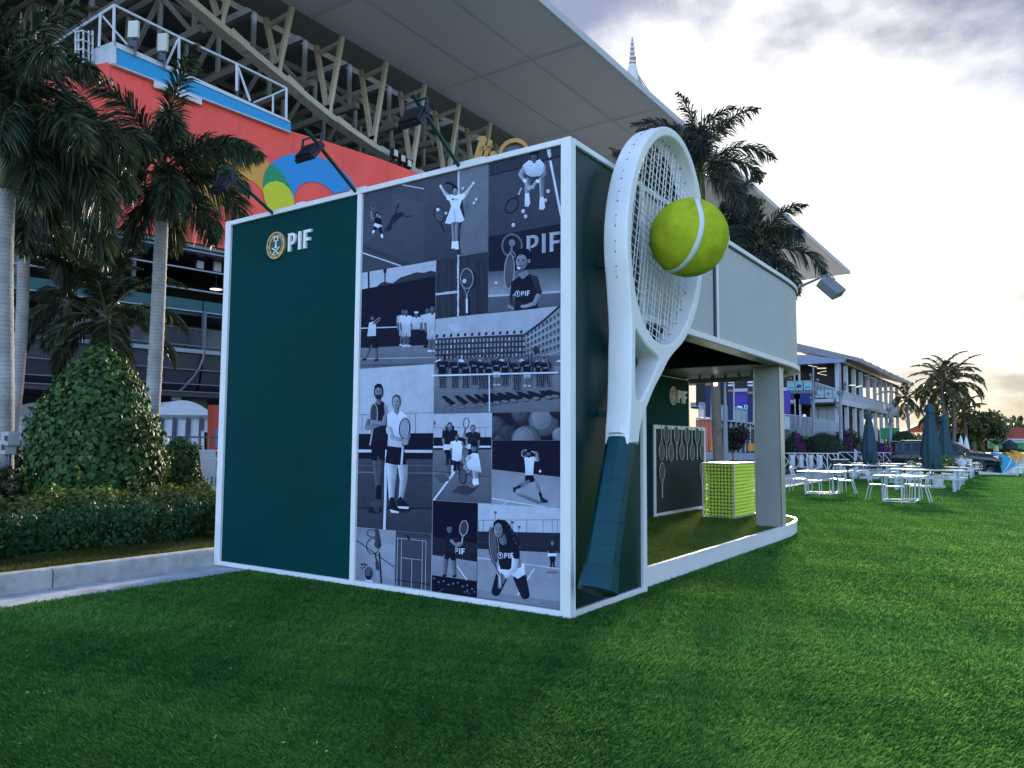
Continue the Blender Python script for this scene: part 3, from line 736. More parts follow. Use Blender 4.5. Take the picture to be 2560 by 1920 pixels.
a.pol([(1222, 968), (1248, 974), (1240, 990), (1226, 984)], .9)
a.pif(1254, 1186, 36, .85, sl=-.08)
a.build('black and white print of a smiling boy holding up a racket')
# 5 racket lying on a clay court
a = Art((-1.680, -.988, 2.920, 3.556), A_, .24, .22)
for k in range(26): x = 620+k*15; a.lin([(x, 905), (x+random.uniform(-14, 14), 1040), (x+random.uniform(-10, 10), 1200), (x+4, 1345)], random.uniform(2, 6), random.choice((.19, .28, .3, .2)))
for k in range(30): a.lin([(787+random.uniform(-2, 2), 890+k*15), (787+random.uniform(-2, 2), 906+k*15)], random.uniform(8, 15), .8)
for k in range(11): a.lin([(612+k*15, 1173-k*1.6+random.uniform(-3, 3)), (630+k*15, 1171-k*1.6)], random.uniform(14, 22), .74)
a.hoop(868, 1062, 46, 76, 9, .13).lin([(862, 1190), (868, 1320)], 14, .14)
a.ell(852, 1056, 46, 74, .25)
for k in range(7): a.lin([(818+k*11, 1000+abs(k-3)*9), (818+k*11, 1112-abs(k-3)*9)], 1.2, .36)
for k in range(9): a.lin([(812, 996+k*15), (892, 992+k*15)], 1.2, .36)
a.hoop(852, 1056, 47, 75, 6, .62).lin([(824, 1116), (848, 1168), (850, 1212)], 5, .6).lin([(880, 1114), (856, 1168), (854, 1212)], 5, .6).lin([(852, 1205), (853, 1312)], 14, .86)
a.ell(842, 1086, 16, 17, .12).ell(836, 1076, 15, 17, .88, g2=.62)
a.build('black and white print of a racket and ball on a clay court')
# 6 group by a dark wall
a = Art((XL, -1.684, 2.441, 3.551), A_, .74, .70)
a.pol([(185, 1112), (215, 1085), (240, 1080), (300, 1090), (360, 1046), (410, 1030), (480, 1008), (530, 1012), (580, 998), (620, 1005), (620, 1060), (180, 1130)], .25)
a.pol([(60, 1137), (620, 1038), (620, 1560), (60, 1590)], .075, .10).pol([(60, 1570), (620, 1545), (620, 1720), (60, 1735)], .50, .40)
a.lin([(62, 1650), (615, 1640)], 7, .66).lin([(60, 1700), (615, 1690)], 10, .32)
a.lin([(122, 1004), (124, 1132)], 13, .1).lin([(243, 1000), (244, 1106)], 9, .14).pol([(228, 986), (258, 980), (250, 1018), (236, 1018)], .12)
a.lin([(60, 1424), (610, 1404)], 8, .76).lin([(60, 1452), (610, 1434)], 2, .2)
def fig(a, x, hy, h, shirt=.84, pants=.75, skin=.45, lean=0.0, hair=.07, cap_=False, step=0):
    """small standing figure: hy head centre, h total height"""
    u = h/7.5
    a.cap(x-.30*u, hy+3.6*u, .42*u, x-(.34+step)*u, hy+6.3*u, .24*u, pants if pants < .3 else skin).cap(x+.30*u, hy+3.6*u, .42*u, x+(.36+step)*u, hy+6.3*u, .24*u, (pants if pants < .3 else skin)*.9)
    a.pol([(x-.78*u, hy+3.0*u), (x+.78*u, hy+3.0*u), (x+.86*u, hy+4.7*u), (x+.1*u, hy+4.7*u), (x, hy+4.0*u), (x-.1*u, hy+4.7*u), (x-.86*u, hy+4.7*u)], pants, pants*.85)
    a.ell(x-.4*u-step*u*.9, hy+6.5*u, .42*u, .2*u, .8 if pants > .3 else .12).ell(x+.46*u+step*u, hy+6.5*u, .42*u, .2*u, .8 if pants > .3 else .12)
    a.cap(x-.95*u, hy+1.1*u, .34*u, x-1.12*u, hy+2.4*u, .22*u, shirt, shirt*.8).cap(x-1.12*u, hy+2.3*u, .2*u, x-.95*u, hy+3.5*u, .17*u, skin).cap(x+.95*u, hy+1.1*u, .34*u, x+1.1*u, hy+2.4*u, .22*u, shirt*.9, shirt*.7).cap(x+1.1*u, hy+2.3*u, .2*u, x+.9*u, hy+3.5*u, .17*u, skin*.85)
    a.pol([(x-1.05*u, hy+.85*u), (x-.3*u, hy+.62*u), (x+.3*u, hy+.62*u), (x+1.05*u, hy+.85*u), (x+.9*u, hy+2.2*u), (x+.85*u, hy+3.4*u), (x-.85*u, hy+3.4*u), (x-.9*u, hy+2.2*u)], shirt, shirt*.84)
    a.cap(x, hy+.3*u, .22*u, x, hy+.75*u, .22*u, skin*.8).ell(x, hy, .46*u, .6*u, hair).ell(x, hy+.1*u, .36*u, .46*u, skin, g2=skin*.7)
    if cap_: a.pol([(x-.46*u, hy-.15*u), (x-.4*u, hy-.55*u), (x+.4*u, hy-.55*u), (x+.5*u, hy-.15*u)], .85)
    return a
fig(a, 380, 1300, 285, .74, .7); fig(a, 402, 1303, 290, .86, .8, hair=.09); fig(a, 476, 1318, 250, .8, .14, cap_=True); fig(a, 560, 1292, 310, .8, .12); fig(a, 596, 1280, 360, .82, .76)
a.racket(372, 1520, 9, 30, 0, 384, 1440, .6, .2, 2)
a.cap(135, 1555, 17, 98, 1650, 9, .5).cap(172, 1555, 17, 184, 1655, 9, .45).ell(92, 1655, 15, 8, .1).ell(180, 1660, 15, 8, .1)
a.pol([(120, 1478), (178, 1474), (192, 1570), (158, 1572), (148, 1525), (132, 1572), (104, 1566)], .08).pol([(128, 1385), (160, 1372), (180, 1392), (178, 1480), (114, 1484)], .86, .76)
a.cap(164, 1388, 13, 202, 1362, 8, .7).cap(170, 1380, 12, 205, 1350, 8, .55).ell(148, 1348, 17, 20, .12).ell(152, 1350, 12, 14, .42).lin([(200, 1358), (170, 1380)], 9, .1)
a.build('black and white print of players lined up against a dark wall')
# 7 twelve players behind a net in a square
a = Art((-1.679, XR, 1.909, 2.912), A_, .70, .60)
a.pol([(700, 1400), (780, 1390), (820, 1430), (760, 1450)], .74).pol([(600, 1500), (1300, 1465), (1300, 1650), (600, 1680)], .24, .22)
for k in range(13):
    a.pol([(618+k*52, 1494-k*2.6), (636+k*52, 1493-k*2.6), (640+k*52, 1470-k*2.6), (622+k*52, 1471-k*2.6)], .15)
for r in range(4):
    for k in range(25):
        x = 618+k*27; y = 1512+r*40-k*1.0; a.pol([(x, y), (x+13, y-.5), (x+13, y+24), (x, y+24.5)], .55 if (k+r) % 5 else .72)
a.pol([(1282, 1475), (1380, 1400), (1545, 1262), (1545, 1700), (1290, 1690)], .58, .5).lin([(1282, 1470), (1420, 1368), (1545, 1256)], 16, .2)
for r in range(5):
    for k in range(9):
        x = 1298+k*28; t = (x-1282)/262; y = 1470+(1300-1470)*t+r*(38+22*t); a.pol([(x, y), (x+12, y-7), (x+12, y+20), (x, y+26)], .22+.05*(k % 2))
    a.lin([(1290, 1500+r*40), (1545, 1345+r*62)], 4, .74)
a.ell(1365, 1585, 22, 30, .2)
a.pol([(600, 1660), (1545, 1625), (1545, 1720), (600, 1745)], .40, .44).pol([(600, 1730), (1545, 1700), (1545, 2060), (600, 2060)], .52, .42)
for k in range(7): a.pol([(606+k*150, 1672), (655+k*150, 1650), (700+k*150, 1668), (698+k*150, 1676)], .84)
XS = [558, 635, 700, 755, 803, 845, 893, 945, 1015, 1080, 1155, 1195]
for i, xb in enumerate(XS):
    x = xb*1.2145; yf = 1540.5+(318-i*3.2)*1.2145
    a.pol([(x-14, yf), (x+16, yf-3), (x+95+i*4, yf+52-i*2), (x+60+i*3, yf+70-i*2), (x+20, yf+40)], .12)
    a.racket(x+40+i*2, yf+88-i*4, 30, 14, .1, x+86, yf+55, .14, .46, 3)
for i, xb in enumerate(XS):
    x = xb*1.2145; hy = 1540.5+(84+(i % 3)*7)*1.2145; fig(a, x, hy, (250-(i % 4)*9), .09, .8 if i in (6, 9) else .10, .5, step=.5 if i == 11 else .05)
    if i not in (0, 6): a.lin([(x+24, hy+60), (x+20-8*(i % 3), hy-18)], 9, .42).hoop(x+20-8*(i % 3), hy-52, 14, 28, 3, .3)
    a.pif(x-4, hy+66, 11, .7, ring=True)
for k in range(62): a.lin([(608+k*15.2, 1778-k*.35), (608+k*15.2, 1905-k*.6)], 1.1, .66)
for k in range(9): a.lin([(606, 1786+k*14), (1545, 1762+k*14)], 1.0, .64)
a.lin([(600, 1777), (1545, 1754)], 11, .86).lin([(1036, 1770), (1038, 2050)], 9, .84)
a.build('black and white print of twelve players behind a net in a city square')
# 8 man and woman standing by the net
a = Art((XL, -1.688, .651, 2.436), B_, .75, .70)
a.lin([(40, 432), (490, 418)], 3, .35).lin([(386, 425), (386, 545)], 4, .4).lin([(60, 430), (60, 545)], 4, .4)
a.pol([(20, 548), (495, 543), (495, 705), (20, 700)], .07).pol([(20, 700), (495, 704), (490, 1180), (15, 1170)], .33, .24)
a.lin([(20, 782), (490, 788)], 5, .6).lin([(25, 742), (490, 742)], 3, .6)
for k in range(32): a.lin([(28+k*15, 708), (24+k*15, 1000-k*.2)], 1.8, .13)
for k in range(20): a.lin([(20, 712+k*14.5), (490, 714+k*14.7)], 1.6, .13)
a.lin([(20, 1000), (490, 1002)], 8, .1).lin([(20, 652), (490, 655)], 17, .8).lin([(206, 650), (203, 940), (196, 1150)], 15, .82)
a.ell(140, 1016, 46, 15, .13).ell(290, 1012, 70, 16, .14)
a.cap(147, 695, 23, 150, 800, 17, .42, .25).cap(150, 800, 17, 158, 880, 12, .4, .24).cap(180, 695, 23, 176, 800, 17, .36, .22).cap(176, 800, 16, 168, 880, 12, .34, .2)
a.cap(160, 872, 12, 158, 955, 11, .06).cap(172, 872, 11, 168, 945, 10, .06).pol([(138, 945), (170, 945), (166, 1020), (146, 1026), (132, 1008)], .26).pol([(112, 968), (150, 948), (182, 952), (184, 984), (120, 992)], .3)
a.pol([(116, 560), (208, 560), (204, 640), (200, 710), (164, 706), (160, 660), (152, 712), (120, 708)], .06)
a.pol([(112, 385), (150, 352), (186, 348), (216, 384), (212, 470), (208, 580), (116, 588), (120, 470)], .09, .12).pol([(112, 385), (136, 364), (132, 470), (108, 470)], .6, .46).pol([(196, 362), (216, 384), (218, 440), (200, 446)], .64, .5)
a.racket(133, 428, 23, 66, .02, 110, 618, .68, .28, 5)
a.cap(104, 470, 15, 90, 512, 13, .5).cap(90, 514, 14, 170, 490, 12, .56, .42).cap(206, 445, 15, 196, 480, 13, .62).cap(196, 484, 13, 120, 472, 10, .6, .5)
a.cap(163, 330, 14, 164, 356, 15, .5).face(163, 292, 26, 44, .60, .06, beard=True).pol([(137, 290), (138, 256), (158, 240), (180, 246), (190, 268), (189, 292), (182, 272), (160, 264), (144, 272)], .06)
a.cap(246, 730, 34, 242, 840, 24, .86, .62).cap(242, 840, 24, 242, 945, 15, .84, .6).cap(310, 730, 32, 316, 830, 23, .82, .58).cap(316, 830, 23, 298, 944, 14, .8, .56)
a.cap(244, 945, 13, 246, 975, 13, .08).cap(297, 944, 12, 300, 968, 12, .08).pol([(232, 965), (262, 962), (290, 1012), (284, 1030), (246, 1026), (226, 1000)], .1).pol([(230, 1008), (288, 1022), (284, 1032), (240, 1028)], .85).pol([(272, 955), (312, 948), (350, 985), (346, 1002), (290, 998)], .1).pol([(276, 990), (350, 992), (344, 1006), (288, 1002)], .85)
a.pol([(218, 612), (312, 620), (340, 735), (272, 738), (204, 724)], .07)
a.pol([(214, 432), (250, 404), (298, 406), (336, 436), (354, 560), (330, 600), (312, 632), (218, 622), (222, 540)], .88, .74).pol([(262, 410), (276, 440), (292, 410)], .6)
a.racket(322, 515, 32, 62, .08, 303, 732, .12, .62, 6).lin([(312, 625), (303, 735)], 12, .78)
a.cap(228, 520, 20, 246, 570, 15, .8, .6).cap(246, 570, 14, 318, 596, 11, .66, .5).cap(346, 560, 14, 330, 600, 12, .62).ell(328, 600, 18, 16, .6)
a.cap(272, 385, 14, 272, 410, 16, .6).face(272, 352, 25, 40, .68, .34).pol([(246, 350), (250, 318), (272, 306), (294, 316), (299, 350), (290, 332), (272, 322), (256, 332)], .36)
a.build('black and white print of a man and woman standing at the net')
# 9 four youngsters at the net
a = Art((-1.684, -.925, 1.003, 1.908), B_, .74, .68)
a.lin([(490, 512), (845, 508)], 3, .45)
for x in (560, 600, 690, 780, 815): a.lin([(x, 511), (x, 570)], 3, .45)
a.lin([(500, 468), (501, 512)], 4, .3).pol([(494, 474), (510, 474), (508, 492), (496, 490)], .3)
a.pol([(485, 570), (850, 567), (850, 645), (485, 650)], .08).pol([(485, 648), (850, 643), (850, 990), (480, 990)], .50, .36)
for k in range(40): a.lin([(490+k*9, 630), (490+k*9, 780+k*.8)], 1.1, .3)
for k in range(16): a.lin([(488, 636+k*9.4), (846, 633+k*11)], 1.0, .3)
a.lin([(486, 628), (846, 626)], 12, .84).lin([(490, 775), (846, 812)], 4, .2).lin([(616, 570), (612, 800)], 12, .84).lin([(626, 780), (496, 955)], 11, .85)
a.pol([(610, 905), (640, 870), (690, 860), (740, 880), (780, 860), (750, 895), (700, 925), (640, 910)], .26).pol([(500, 800), (560, 790), (600, 830), (540, 850)], .34)
fig(a, 597, 498, 270, .12, .06, .6, hair=.06); a.pol([(560, 612), (614, 612), (610, 645), (556, 645)], .85).lin([(578, 505), (576, 560)], 12, .06).lin([(616, 500), (620, 560)], 12, .07).cap(552, 525, 7, 572, 498, 6, .66)
fig(a, 738, 512, 260, .15, .1, .6, hair=.2); a.hoop(697, 482, 17, 32, 4, .3, .1).lin([(692, 514), (682, 560)], 6, .3).cap(702, 575, 8, 680, 566, 6, .65).pol([(706, 610), (762, 610), (764, 640), (702, 640)], .8)
fig(a, 640, 570, 225, .92, .1, .5, hair=.1); a.pol([(614, 598), (668, 598), (674, 640), (668, 708), (646, 716), (610, 706), (614, 650)], .93, .8).cap(676, 605, 8, 690, 640, 6, .5)
a.cap(752, 720, 34, 690, 770, 22, .72, .5).cap(690, 770, 18, 720, 740, 14, .6).cap(756, 760, 22, 756, 840, 14, .7, .5).pol([(738, 822), (772, 820), (776, 855), (748, 864), (736, 848)], .94)
a.pol([(716, 680), (740, 664), (772, 668), (782, 720), (792, 785), (740, 770), (706, 760), (700, 712)], .92, .76).cap(716, 690, 14, 690, 720, 10, .85).cap(690, 720, 9, 676, 680, 8, .6).face(746, 632, 19, 27, .55, .06).ell(746, 612, 22, 14, .05)
a.racket(677, 806, 21, 46, -.05, 668, 726, .1, .36, 5).racket(588, 760, 5, 34, 0, 590, 700, .3, .4, 2)
a.build('black and white print of four youngsters posing around the net')
# 10 balls close up
a = Art((-.925, XR, 1.631, 1.905), B_, .13, .10)
for (x, y, r, g) in ((876, 500, 62, .38), (1032, 425, 62, .38), (955, 545, 58, .30), (1168, 470, 92, .56), (1262, 400, 60, .2), (1062, 590, 92, .56), (1275, 560, 56, .58), (900, 590, 40, .34)):
    a.ell(x, y, r*1.0, r*1.0, g*.55).ell(x-r*.08, y-r*.07, r*.9, r*.9, g*.8, g2=g*.6).ell(x-r*.16, y-r*.14, r*.68, r*.7, g, g2=g*.78)
    a.hoop(x+r*.9, y+r*.2, r*1.0, r*1.05, 2.5, g*.5) if r < 80 else None
for (x0, y0, x1, y1, x2, y2) in ((985, 460, 1035, 500, 1090, 478), (1000, 540, 1045, 520, 1085, 545), (1085, 430, 1120, 520, 1170, 560)): a.lin([(x0, y0), (x1, y1), (x2, y2)], 3, .3)
a.build('black and white close-up print of tennis balls')
# 11 backhand player
a = Art((-.921, XR, .998, 1.629), B_, .07, .08)
a.pol([(840, 762), (1270, 812), (1270, 1020), (840, 1020)], .56, .64).lin([(840, 940), (1265, 1010)], 5, .85).lin([(945, 962), (915, 985)], 4, .8)
for k in range(5): a.lin([(870+k*90, 590), (868+k*90, 770+k*9)], 3, .10)
a.pol([(990, 908), (1040, 915), (1150, 962), (1200, 968), (1130, 975), (1010, 925)], .45)
a.cap(1070, 830, 20, 1030, 862, 13, .56, .4).cap(1030, 862, 12, 998, 880, 8, .5, .35).cap(1098, 832, 20, 1130, 872, 14, .62, .45).cap(1130, 872, 13, 1146, 915, 9, .58, .4).cap(1146, 912, 9, 1156, 942, 8, .08).cap(1020, 870, 8, 1000, 878, 8, .1)
a.pol([(1146, 940), (1164, 936), (1196, 958), (1190, 970), (1150, 964)], .18).pol([(980, 875), (998, 872), (996, 905), (984, 908)], .18)
a.pol([(1056, 795), (1104, 795), (1114, 838), (1086, 846), (1078, 826), (1054, 838)], .06)
a.pol([(1050, 696), (1078, 684), (1112, 694), (1108, 740), (1104, 800), (1056, 800), (1056, 750)], .92, .8).cap(1106, 700, 14, 1132, 704, 11, .85).cap(1132, 702, 10, 1126, 664, 8, .6)
a.racket(1050, 668, 16, 22, .2, 1118, 660, .7, .25, 4).face(1078, 672, 15, 21, .5, .05, beard=True).ell(1078, 654, 17, 8, .05).cap(1122, 662, 8, 1112, 660, 7, .6)
a.ell(1147, 776, 7, 8, .9); a.build('black and white print of a player hitting a two-handed backhand')
# 12 view up at a face and racket
a = Art((XL, -2.199, .067, .649), B_, .62, .56)
a.pol([(20, 1120), (140, 1130), (90, 1250), (20, 1240)], .52, .6).pol([(150, 1200), (260, 1230), (250, 1440), (180, 1420)], .66, .6)
for k in range(16): a.lin([(20, 1230+k*15), (72, 1190+k*16)], 1.2, .45).lin([(20, 1190+k*16), (72, 1235+k*16)], 1.2, .45)
a.lin([(20, 1192), (256, 1360)], 5, .12).lin([(166, 1270), (180, 1465)], 9, .1)
a.cap(150, 1130, 13, 158, 1215, 20, .38, .2).ell(158, 1222, 22, 26, .28)
a.hoop(122, 1155, 32, 22, 5, .12, .2).hoop(128, 1232, 40, 48, 5, .12, .1).lin([(140, 1278), (152, 1330), (156, 1380)], 8, .1).cap(152, 1330, 10, 158, 1390, 11, .3).cap(158, 1390, 13, 160, 1475, 15, .62, .5)
for k in range(14): a.ell(70+random.uniform(-14, 22), 1358+random.uniform(-18, 22), 4, 5, .12)
a.face(102, 1398, 22, 38, .42, .08, beard=True).ell(104, 1372, 20, 12, .36).pol([(84, 1440), (122, 1440), (150, 1480), (60, 1480)], .82)
a.build('black and white print looking up at a bearded face and racket')
# 13 empty court from above
a = Art((-2.197, -1.692, .067, .649), B_, .31, .28)
a.pol([(256, 1140), (480, 1162), (478, 1185), (256, 1165)], .27)
for L_1 in ([(277, 1182), (272, 1480)], [(301, 1186), (297, 1484)], [(429, 1200), (424, 1500)], [(450, 1202), (446, 1504)], [(276, 1183), (451, 1202)], [(300, 1303), (427, 1318)], [(364, 1310), (361, 1490)]): a.lin(L_1, 3.2, .72)
a.lin([(260, 1438), (468, 1466)], 5, .12).ell(262, 1438, 4, 8, .1).ell(466, 1466, 4, 8, .1).lin([(338, 1166), (348, 1196)], 12, .08).lin([(262, 1230), (272, 1240)], 8, .12)
a.build('black and white print of an empty court seen from above')
# 14 boy playing at night
a = Art((-1.681, -1.092, .062, .999), B_, .03, .05)
a.pol([(480, 1175), (760, 1215), (760, 1330), (480, 1290)], .17, .15).pol([(478, 1285), (760, 1328), (760, 1450), (478, 1412)], .60, .54).pol([(478, 1408), (760, 1446), (760, 1560), (478, 1520)], .05)
a.pol([(726, 1272), (757, 1276), (757, 1326), (722, 1320)], .12).lin([(640, 1352), (700, 1440)], 6, .85).lin([(505, 1530), (555, 1490)], 3, .5)
a.pif(624, 1278, 36, .85, ring=False, sl=.1)
for k in range(9): x = 500+k*29; a.ell(x, 1430+(k*17 % 28)+k*5, 5, 4, .6)
for k in range(7): a.ell(690+random.uniform(-6, 62), 1500+random.uniform(-6, 22), 6, 5, .4)
for k in range(7): a.lin([(480+k*40, 1478+k*5), (540+k*40, 1508+k*5)], 3, .12)
a.cap(574, 1295, 17, 566, 1405, 10, .5, .34).cap(616, 1300, 17, 628, 1410, 10, .48, .3).ell(564, 1412, 12, 8, .1).ell(624, 1416, 12, 8, .1)
a.pol([(568, 1262), (628, 1268), (634, 1322), (604, 1318), (596, 1300), (588, 1318), (564, 1308)], .07).pol([(572, 1172), (600, 1160), (626, 1176), (630, 1275), (566, 1268)], .11, .14)
a.cap(626, 1190, 12, 650, 1222, 9, .16).cap(646, 1218, 9, 668, 1214, 8, .62).cap(606, 1200, 10, 640, 1232, 8, .55).cap(640, 1232, 8, 668, 1220, 8, .58)
a.racket(682, 1122, 25, 46, .12, 670, 1212, .66, .28, 5); a.face(595, 1126, 18, 27, .5, .05).ell(595, 1104, 20, 12, .05)
a.build('black and white print of a boy swinging a racket at night')
# 15 girl waiting to receive
a = Art((-1.089, XR, .061, .996), B_, .76, .70)
a.lin([(760, 1075), (1265, 1072)], 3, .4)
for x in (770, 800, 918, 968, 1064, 1165, 1220, 1250): a.lin([(x, 1074), (x, 1150)], 3, .42)
for (x, y, h) in ((873, 1030, 44), (977, 1090, 40), (1018, 1118, 28)): a.lin([(x, y-8), (x, y+h)], 3, .35).pol([(x-9, y-10), (x+9, y-10), (x+9, y+6), (x-7, y+6)], .4)
a.pol([(755, 1142), (1270, 1152), (1270, 1282), (755, 1250)], .18, .16).lin([(756, 1205), (1268, 1240)], 4, .25).pol([(755, 1248), (1270, 1275), (1270, 1650), (755, 1640)], .58, .62)
a.lin([(756, 1302), (1268, 1372)], 5, .82).lin([(756, 1318), (850, 1290)], 4, .7).lin([(1112, 1368), (1010, 1530)], 8, .84)
a.pol([(755, 1495), (1000, 1535), (1270, 1570), (1270, 1640), (755, 1600)], .55, .5).lin([(755, 1548), (880, 1560), (1265, 1620)], 3, .3)
for k in range(12): a.lin([(760+k*11, 1540+k*1.5), (764+k*11, 1562+k*1.5)], 2, .15)
fig(a, 1222, 1214, 165, .15, .14, .55, hair=.4); a.pol([(1196, 1276), (1246, 1276), (1250, 1294), (1192, 1294)], .88).ell(1222, 1392, 40, 8, .45)
a.cap(912, 1418, 38, 878, 1510, 28, .12, .09).cap(1022, 1420, 40, 1056, 1530, 28, .12, .09)
a.pol([(895, 1350), (1050, 1340), (1056, 1405), (1010, 1432), (960, 1400), (900, 1432), (884, 1400)], .9, .8)
a.pol([(888, 1215), (925, 1190), (985, 1195), (1012, 1240), (1022, 1300), (1034, 1360), (960, 1378), (905, 1372), (890, 1300)], .08, .11)
a.pol([(1010, 1300), (1030, 1320), (1034, 1360), (1000, 1372)], .5)
a.cap(996, 1290, 20, 990, 1372, 18, .86, .7).cap(990, 1374, 18, 925, 1424, 14, .88, .7).cap(985, 1220, 28, 1002, 1290, 22, .09).ell(912, 1432, 22, 32, .58, g2=.42)
a.cap(906, 1410, 13, 902, 1480, 13, .55).lin([(898, 1395), (905, 1480)], 10, .75)
a.ell(862, 1230, 27, 112, .3, -.1)
for k in range(5): a.lin([(842+k*10, 1150+abs(k-2)*14), (846+k*11, 1310-abs(k-2)*14)], 1.6, .5)
for k in range(11): a.lin([(836, 1150+k*16), (888, 1146+k*16)], 1.4, .5)
a.hoop(862, 1230, 27, 112, 7, .12, -.1).hoop(866, 1228, 27, 110, 3, .66, -.1).lin([(868, 1335), (886, 1375), (900, 1410)], 8, .3).lin([(890, 1328), (890, 1380)], 7, .75)
a.pol([(884, 1080), (930, 1072), (962, 1100), (985, 1150), (1012, 1190), (1026, 1245), (1008, 1260), (985, 1215), (950, 1190), (930, 1130)], .08)
for k in range(16): a.ell(955+k*4.4+random.uniform(-7, 7), 1110+k*8.6, 9, 10, .08 if k % 3 else .24)
a.cap(915, 1170, 20, 925, 1205, 22, .5).face(896, 1130, 31, 52, .62, .07, look=-.6).pol([(862, 1120), (866, 1085), (892, 1068), (930, 1074), (950, 1110), (946, 1160), (930, 1150), (924, 1105), (892, 1090), (874, 1098)], .07)
a.pif(930, 1306, 32, .86)
a.build('black and white print of a girl with long hair gripping a racket')
# ================================================================ GIANT RACKET, BALL, DISPLAY PIECES
AX = Vector((math.cos(R(90-22.0)), math.sin(R(90-22.0))))          # racket long axis in the y-z plane
AC = Vector((AX.y, -AX.x))
HC = Vector((1.51, 3.825)); HA, HB = 1.315, 1.004; IA, IB = 1.215, .885
X0, X1 = .10, .36
rk = thing('giant_tennis_racket', 'giant white tennis racket with green grip leaning on the booth side wall', 'racket sculpture', (.22, .1, .25))
def loc2(u, v): p = HC+AX*u+AC*v; return (p.x, p.y)
def outline():
    P = []
    for k in range(40, 41+280):
        t = 2*math.pi*k/360
        P.append(loc2(-HA*math.cos(t), HB*math.sin(t)*(-1)))
    return P
def shape_prism(loops, name, m, x0, x1, bev=.02, parent=None):
    cu = bpy.data.curves.new('c', 'CURVE'); cu.dimensions = '2D'; cu.fill_mode = 'BOTH'
    cu.extrude = (x1-x0)/2-bev; cu.bevel_depth = bev; cu.bevel_resolution = 2; cu.offset = -bev
    for L1 in loops:
        s_ = cu.splines.new('POLY'); s_.points.add(len(L1)-1); s_.use_cyclic_u = True
        for q, (y, z) in zip(s_.points, L1): q.co = (y, z, 0, 1)
    co = bpy.data.objects.new('c', cu); COL.objects.link(co)
    dg = bpy.context.evaluated_depsgraph_get(); me = bpy.data.meshes.new_from_object(co.evaluated_get(dg))
    bpy.data.objects.remove(co)
    vs = [((x0+x1)/2+v.co.z, v.co.x, v.co.y) for v in me.vertices]; fs = [tuple(p.vertices) for p in me.polygons]
    bpy.data.meshes.remove(me)
    o = new_mesh(name, vs, fs, m, parent); o.data.polygons.foreach_set('use_smooth', [True]*len(o.data.polygons)); weighted(o, 35); return o
# outer outline: head ellipse, then the two arms run into one shaft
t0 = R(46)
outer = []
for k in range(61):
    t = t0+(2*math.pi-2*t0)*k/60
    outer.append(loc2(-HA*math.cos(t), -HB*math.sin(t)))        # starts lower +v? goes round the head
def smooth(P, n=6):
    out = []
    for i in range(len(P)-1):
        p0, p1, p2, p3 = [Vector(P[max(0, min(len(P)-1, j))]) for j in (i-1, i, i+1, i+2)]
        for k in range(n):
            t = k/n; out.append(tuple(.5*((2*p1)+(p2-p0)*t+(2*p0-5*p1+4*p2-p3)*t*t+(3*p1-p0-3*p2+p3)*t*t*t)))
    out.append(tuple(P[-1])); return out
st, en = outer[0], outer[-1]
# which end is on the lawn side (larger y)?
left_end, right_end = (st, en) if st[0] < en[0] else (en, st)
arm_r = smooth([right_end, (1.50, 2.52), (1.28, 2.33), (1.09, 2.17), (.92, 1.99), (.80, 1.84), (.735, 1.72), (.715, 1.60)])
arm_l = smooth([left_end, (.555, 2.78), (.545, 2.5), (.535, 2.2), (.515, 1.95), (.485, 1.76), (.47, 1.60)])
seq = outer if outer[-1] == right_end else outer[::-1]
loop_out = seq + arm_r[1:] + arm_l[::-1][:-1]
inner = [loc2(-IA*math.cos(2*math.pi*k/72), -IB*math.sin(2*math.pi*k/72)) for k in range(72)]
thr = smooth([(.655, 2.72), (.648, 2.5), (.645, 2.25), (.655, 2.09), (.70, 2.035), (.77, 2.04), (.86, 2.11), (1.02, 2.26), (1.22, 2.465)], 4)+smooth([(1.20, 2.50), (1.05, 2.545), (.90, 2.60), (.76, 2.675), (.665, 2.73)], 4)[:-1]
shape_prism([loop_out, inner, thr], 'racket_frame', WHITE, X0, X1, .022, rk)
# collar and octagonal wrapped grip
gt, gb = Vector((.23, .575, 1.66)), Vector((.25, .05, .28))
gd = (gb-gt).normalized(); gs = gd.cross(Vector((1, 0, 0))).normalized(); gq = Vector((1, 0, 0)); gq = (gq-gd*gq.dot(gd)).normalized()
def octo(c, r): return [c+(gs*math.cos(R(22.5+45*k))+gq*math.sin(R(22.5+45*k))*.92)*r for k in range(8)]
GRIPM = mat('grip_tape', (.001, .050, .066), .45, var=.18, vscale=6, bump=.12, bscale=25, spec=.25)
gl = (gb-gt).length; nseg = 7; grip = None
for k in range(nseg):
    a0, a1 = k/nseg, (k+1)/nseg
    r0 = .150+.022*a0+(.012 if k == nseg-1 else 0); r1 = .150+.022*a1+(.028 if k == nseg-1 else 0)
    c0_, c1_ = gt+gd*gl*a0, gt+gd*gl*(a1+.004)
    sk = gd*(.035 if k < nseg-1 else .0)
    def ringp(c, r): return [p+sk*math.cos(R(22.5+45*j)) for j, p in enumerate(octo(c, r))]
    b = MB(); Pp_ = ringp(c0_, r0*.975)+ringp(c0_+gd*.004, r0*.99)+ringp(c1_-gd*.004, r1*1.005)+ringp(c1_, r1*.99)
    fs = [tuple(range(7, -1, -1)), tuple(range(24, 32))]
    for L0 in (0, 8, 16): fs += [(L0+j, L0+(j+1) % 8, L0+8+(j+1) % 8, L0+8+j) for j in range(8)]
    b.add(Pp_, fs)
    if grip is None: grip = b.build('grip', GRIPM, rk)
    else: b.build('grip_wrap', GRIPM, grip)
b = MB(); b.add(octo(gt-gd*.10, .118)+octo(gt-gd*.002, .156), [tuple(range(7, -1, -1)), tuple(range(8, 16))]+[(j, (j+1) % 8, 8+(j+1) % 8, 8+j) for j in range(8)])
b.build('collar', WHITE, rk)
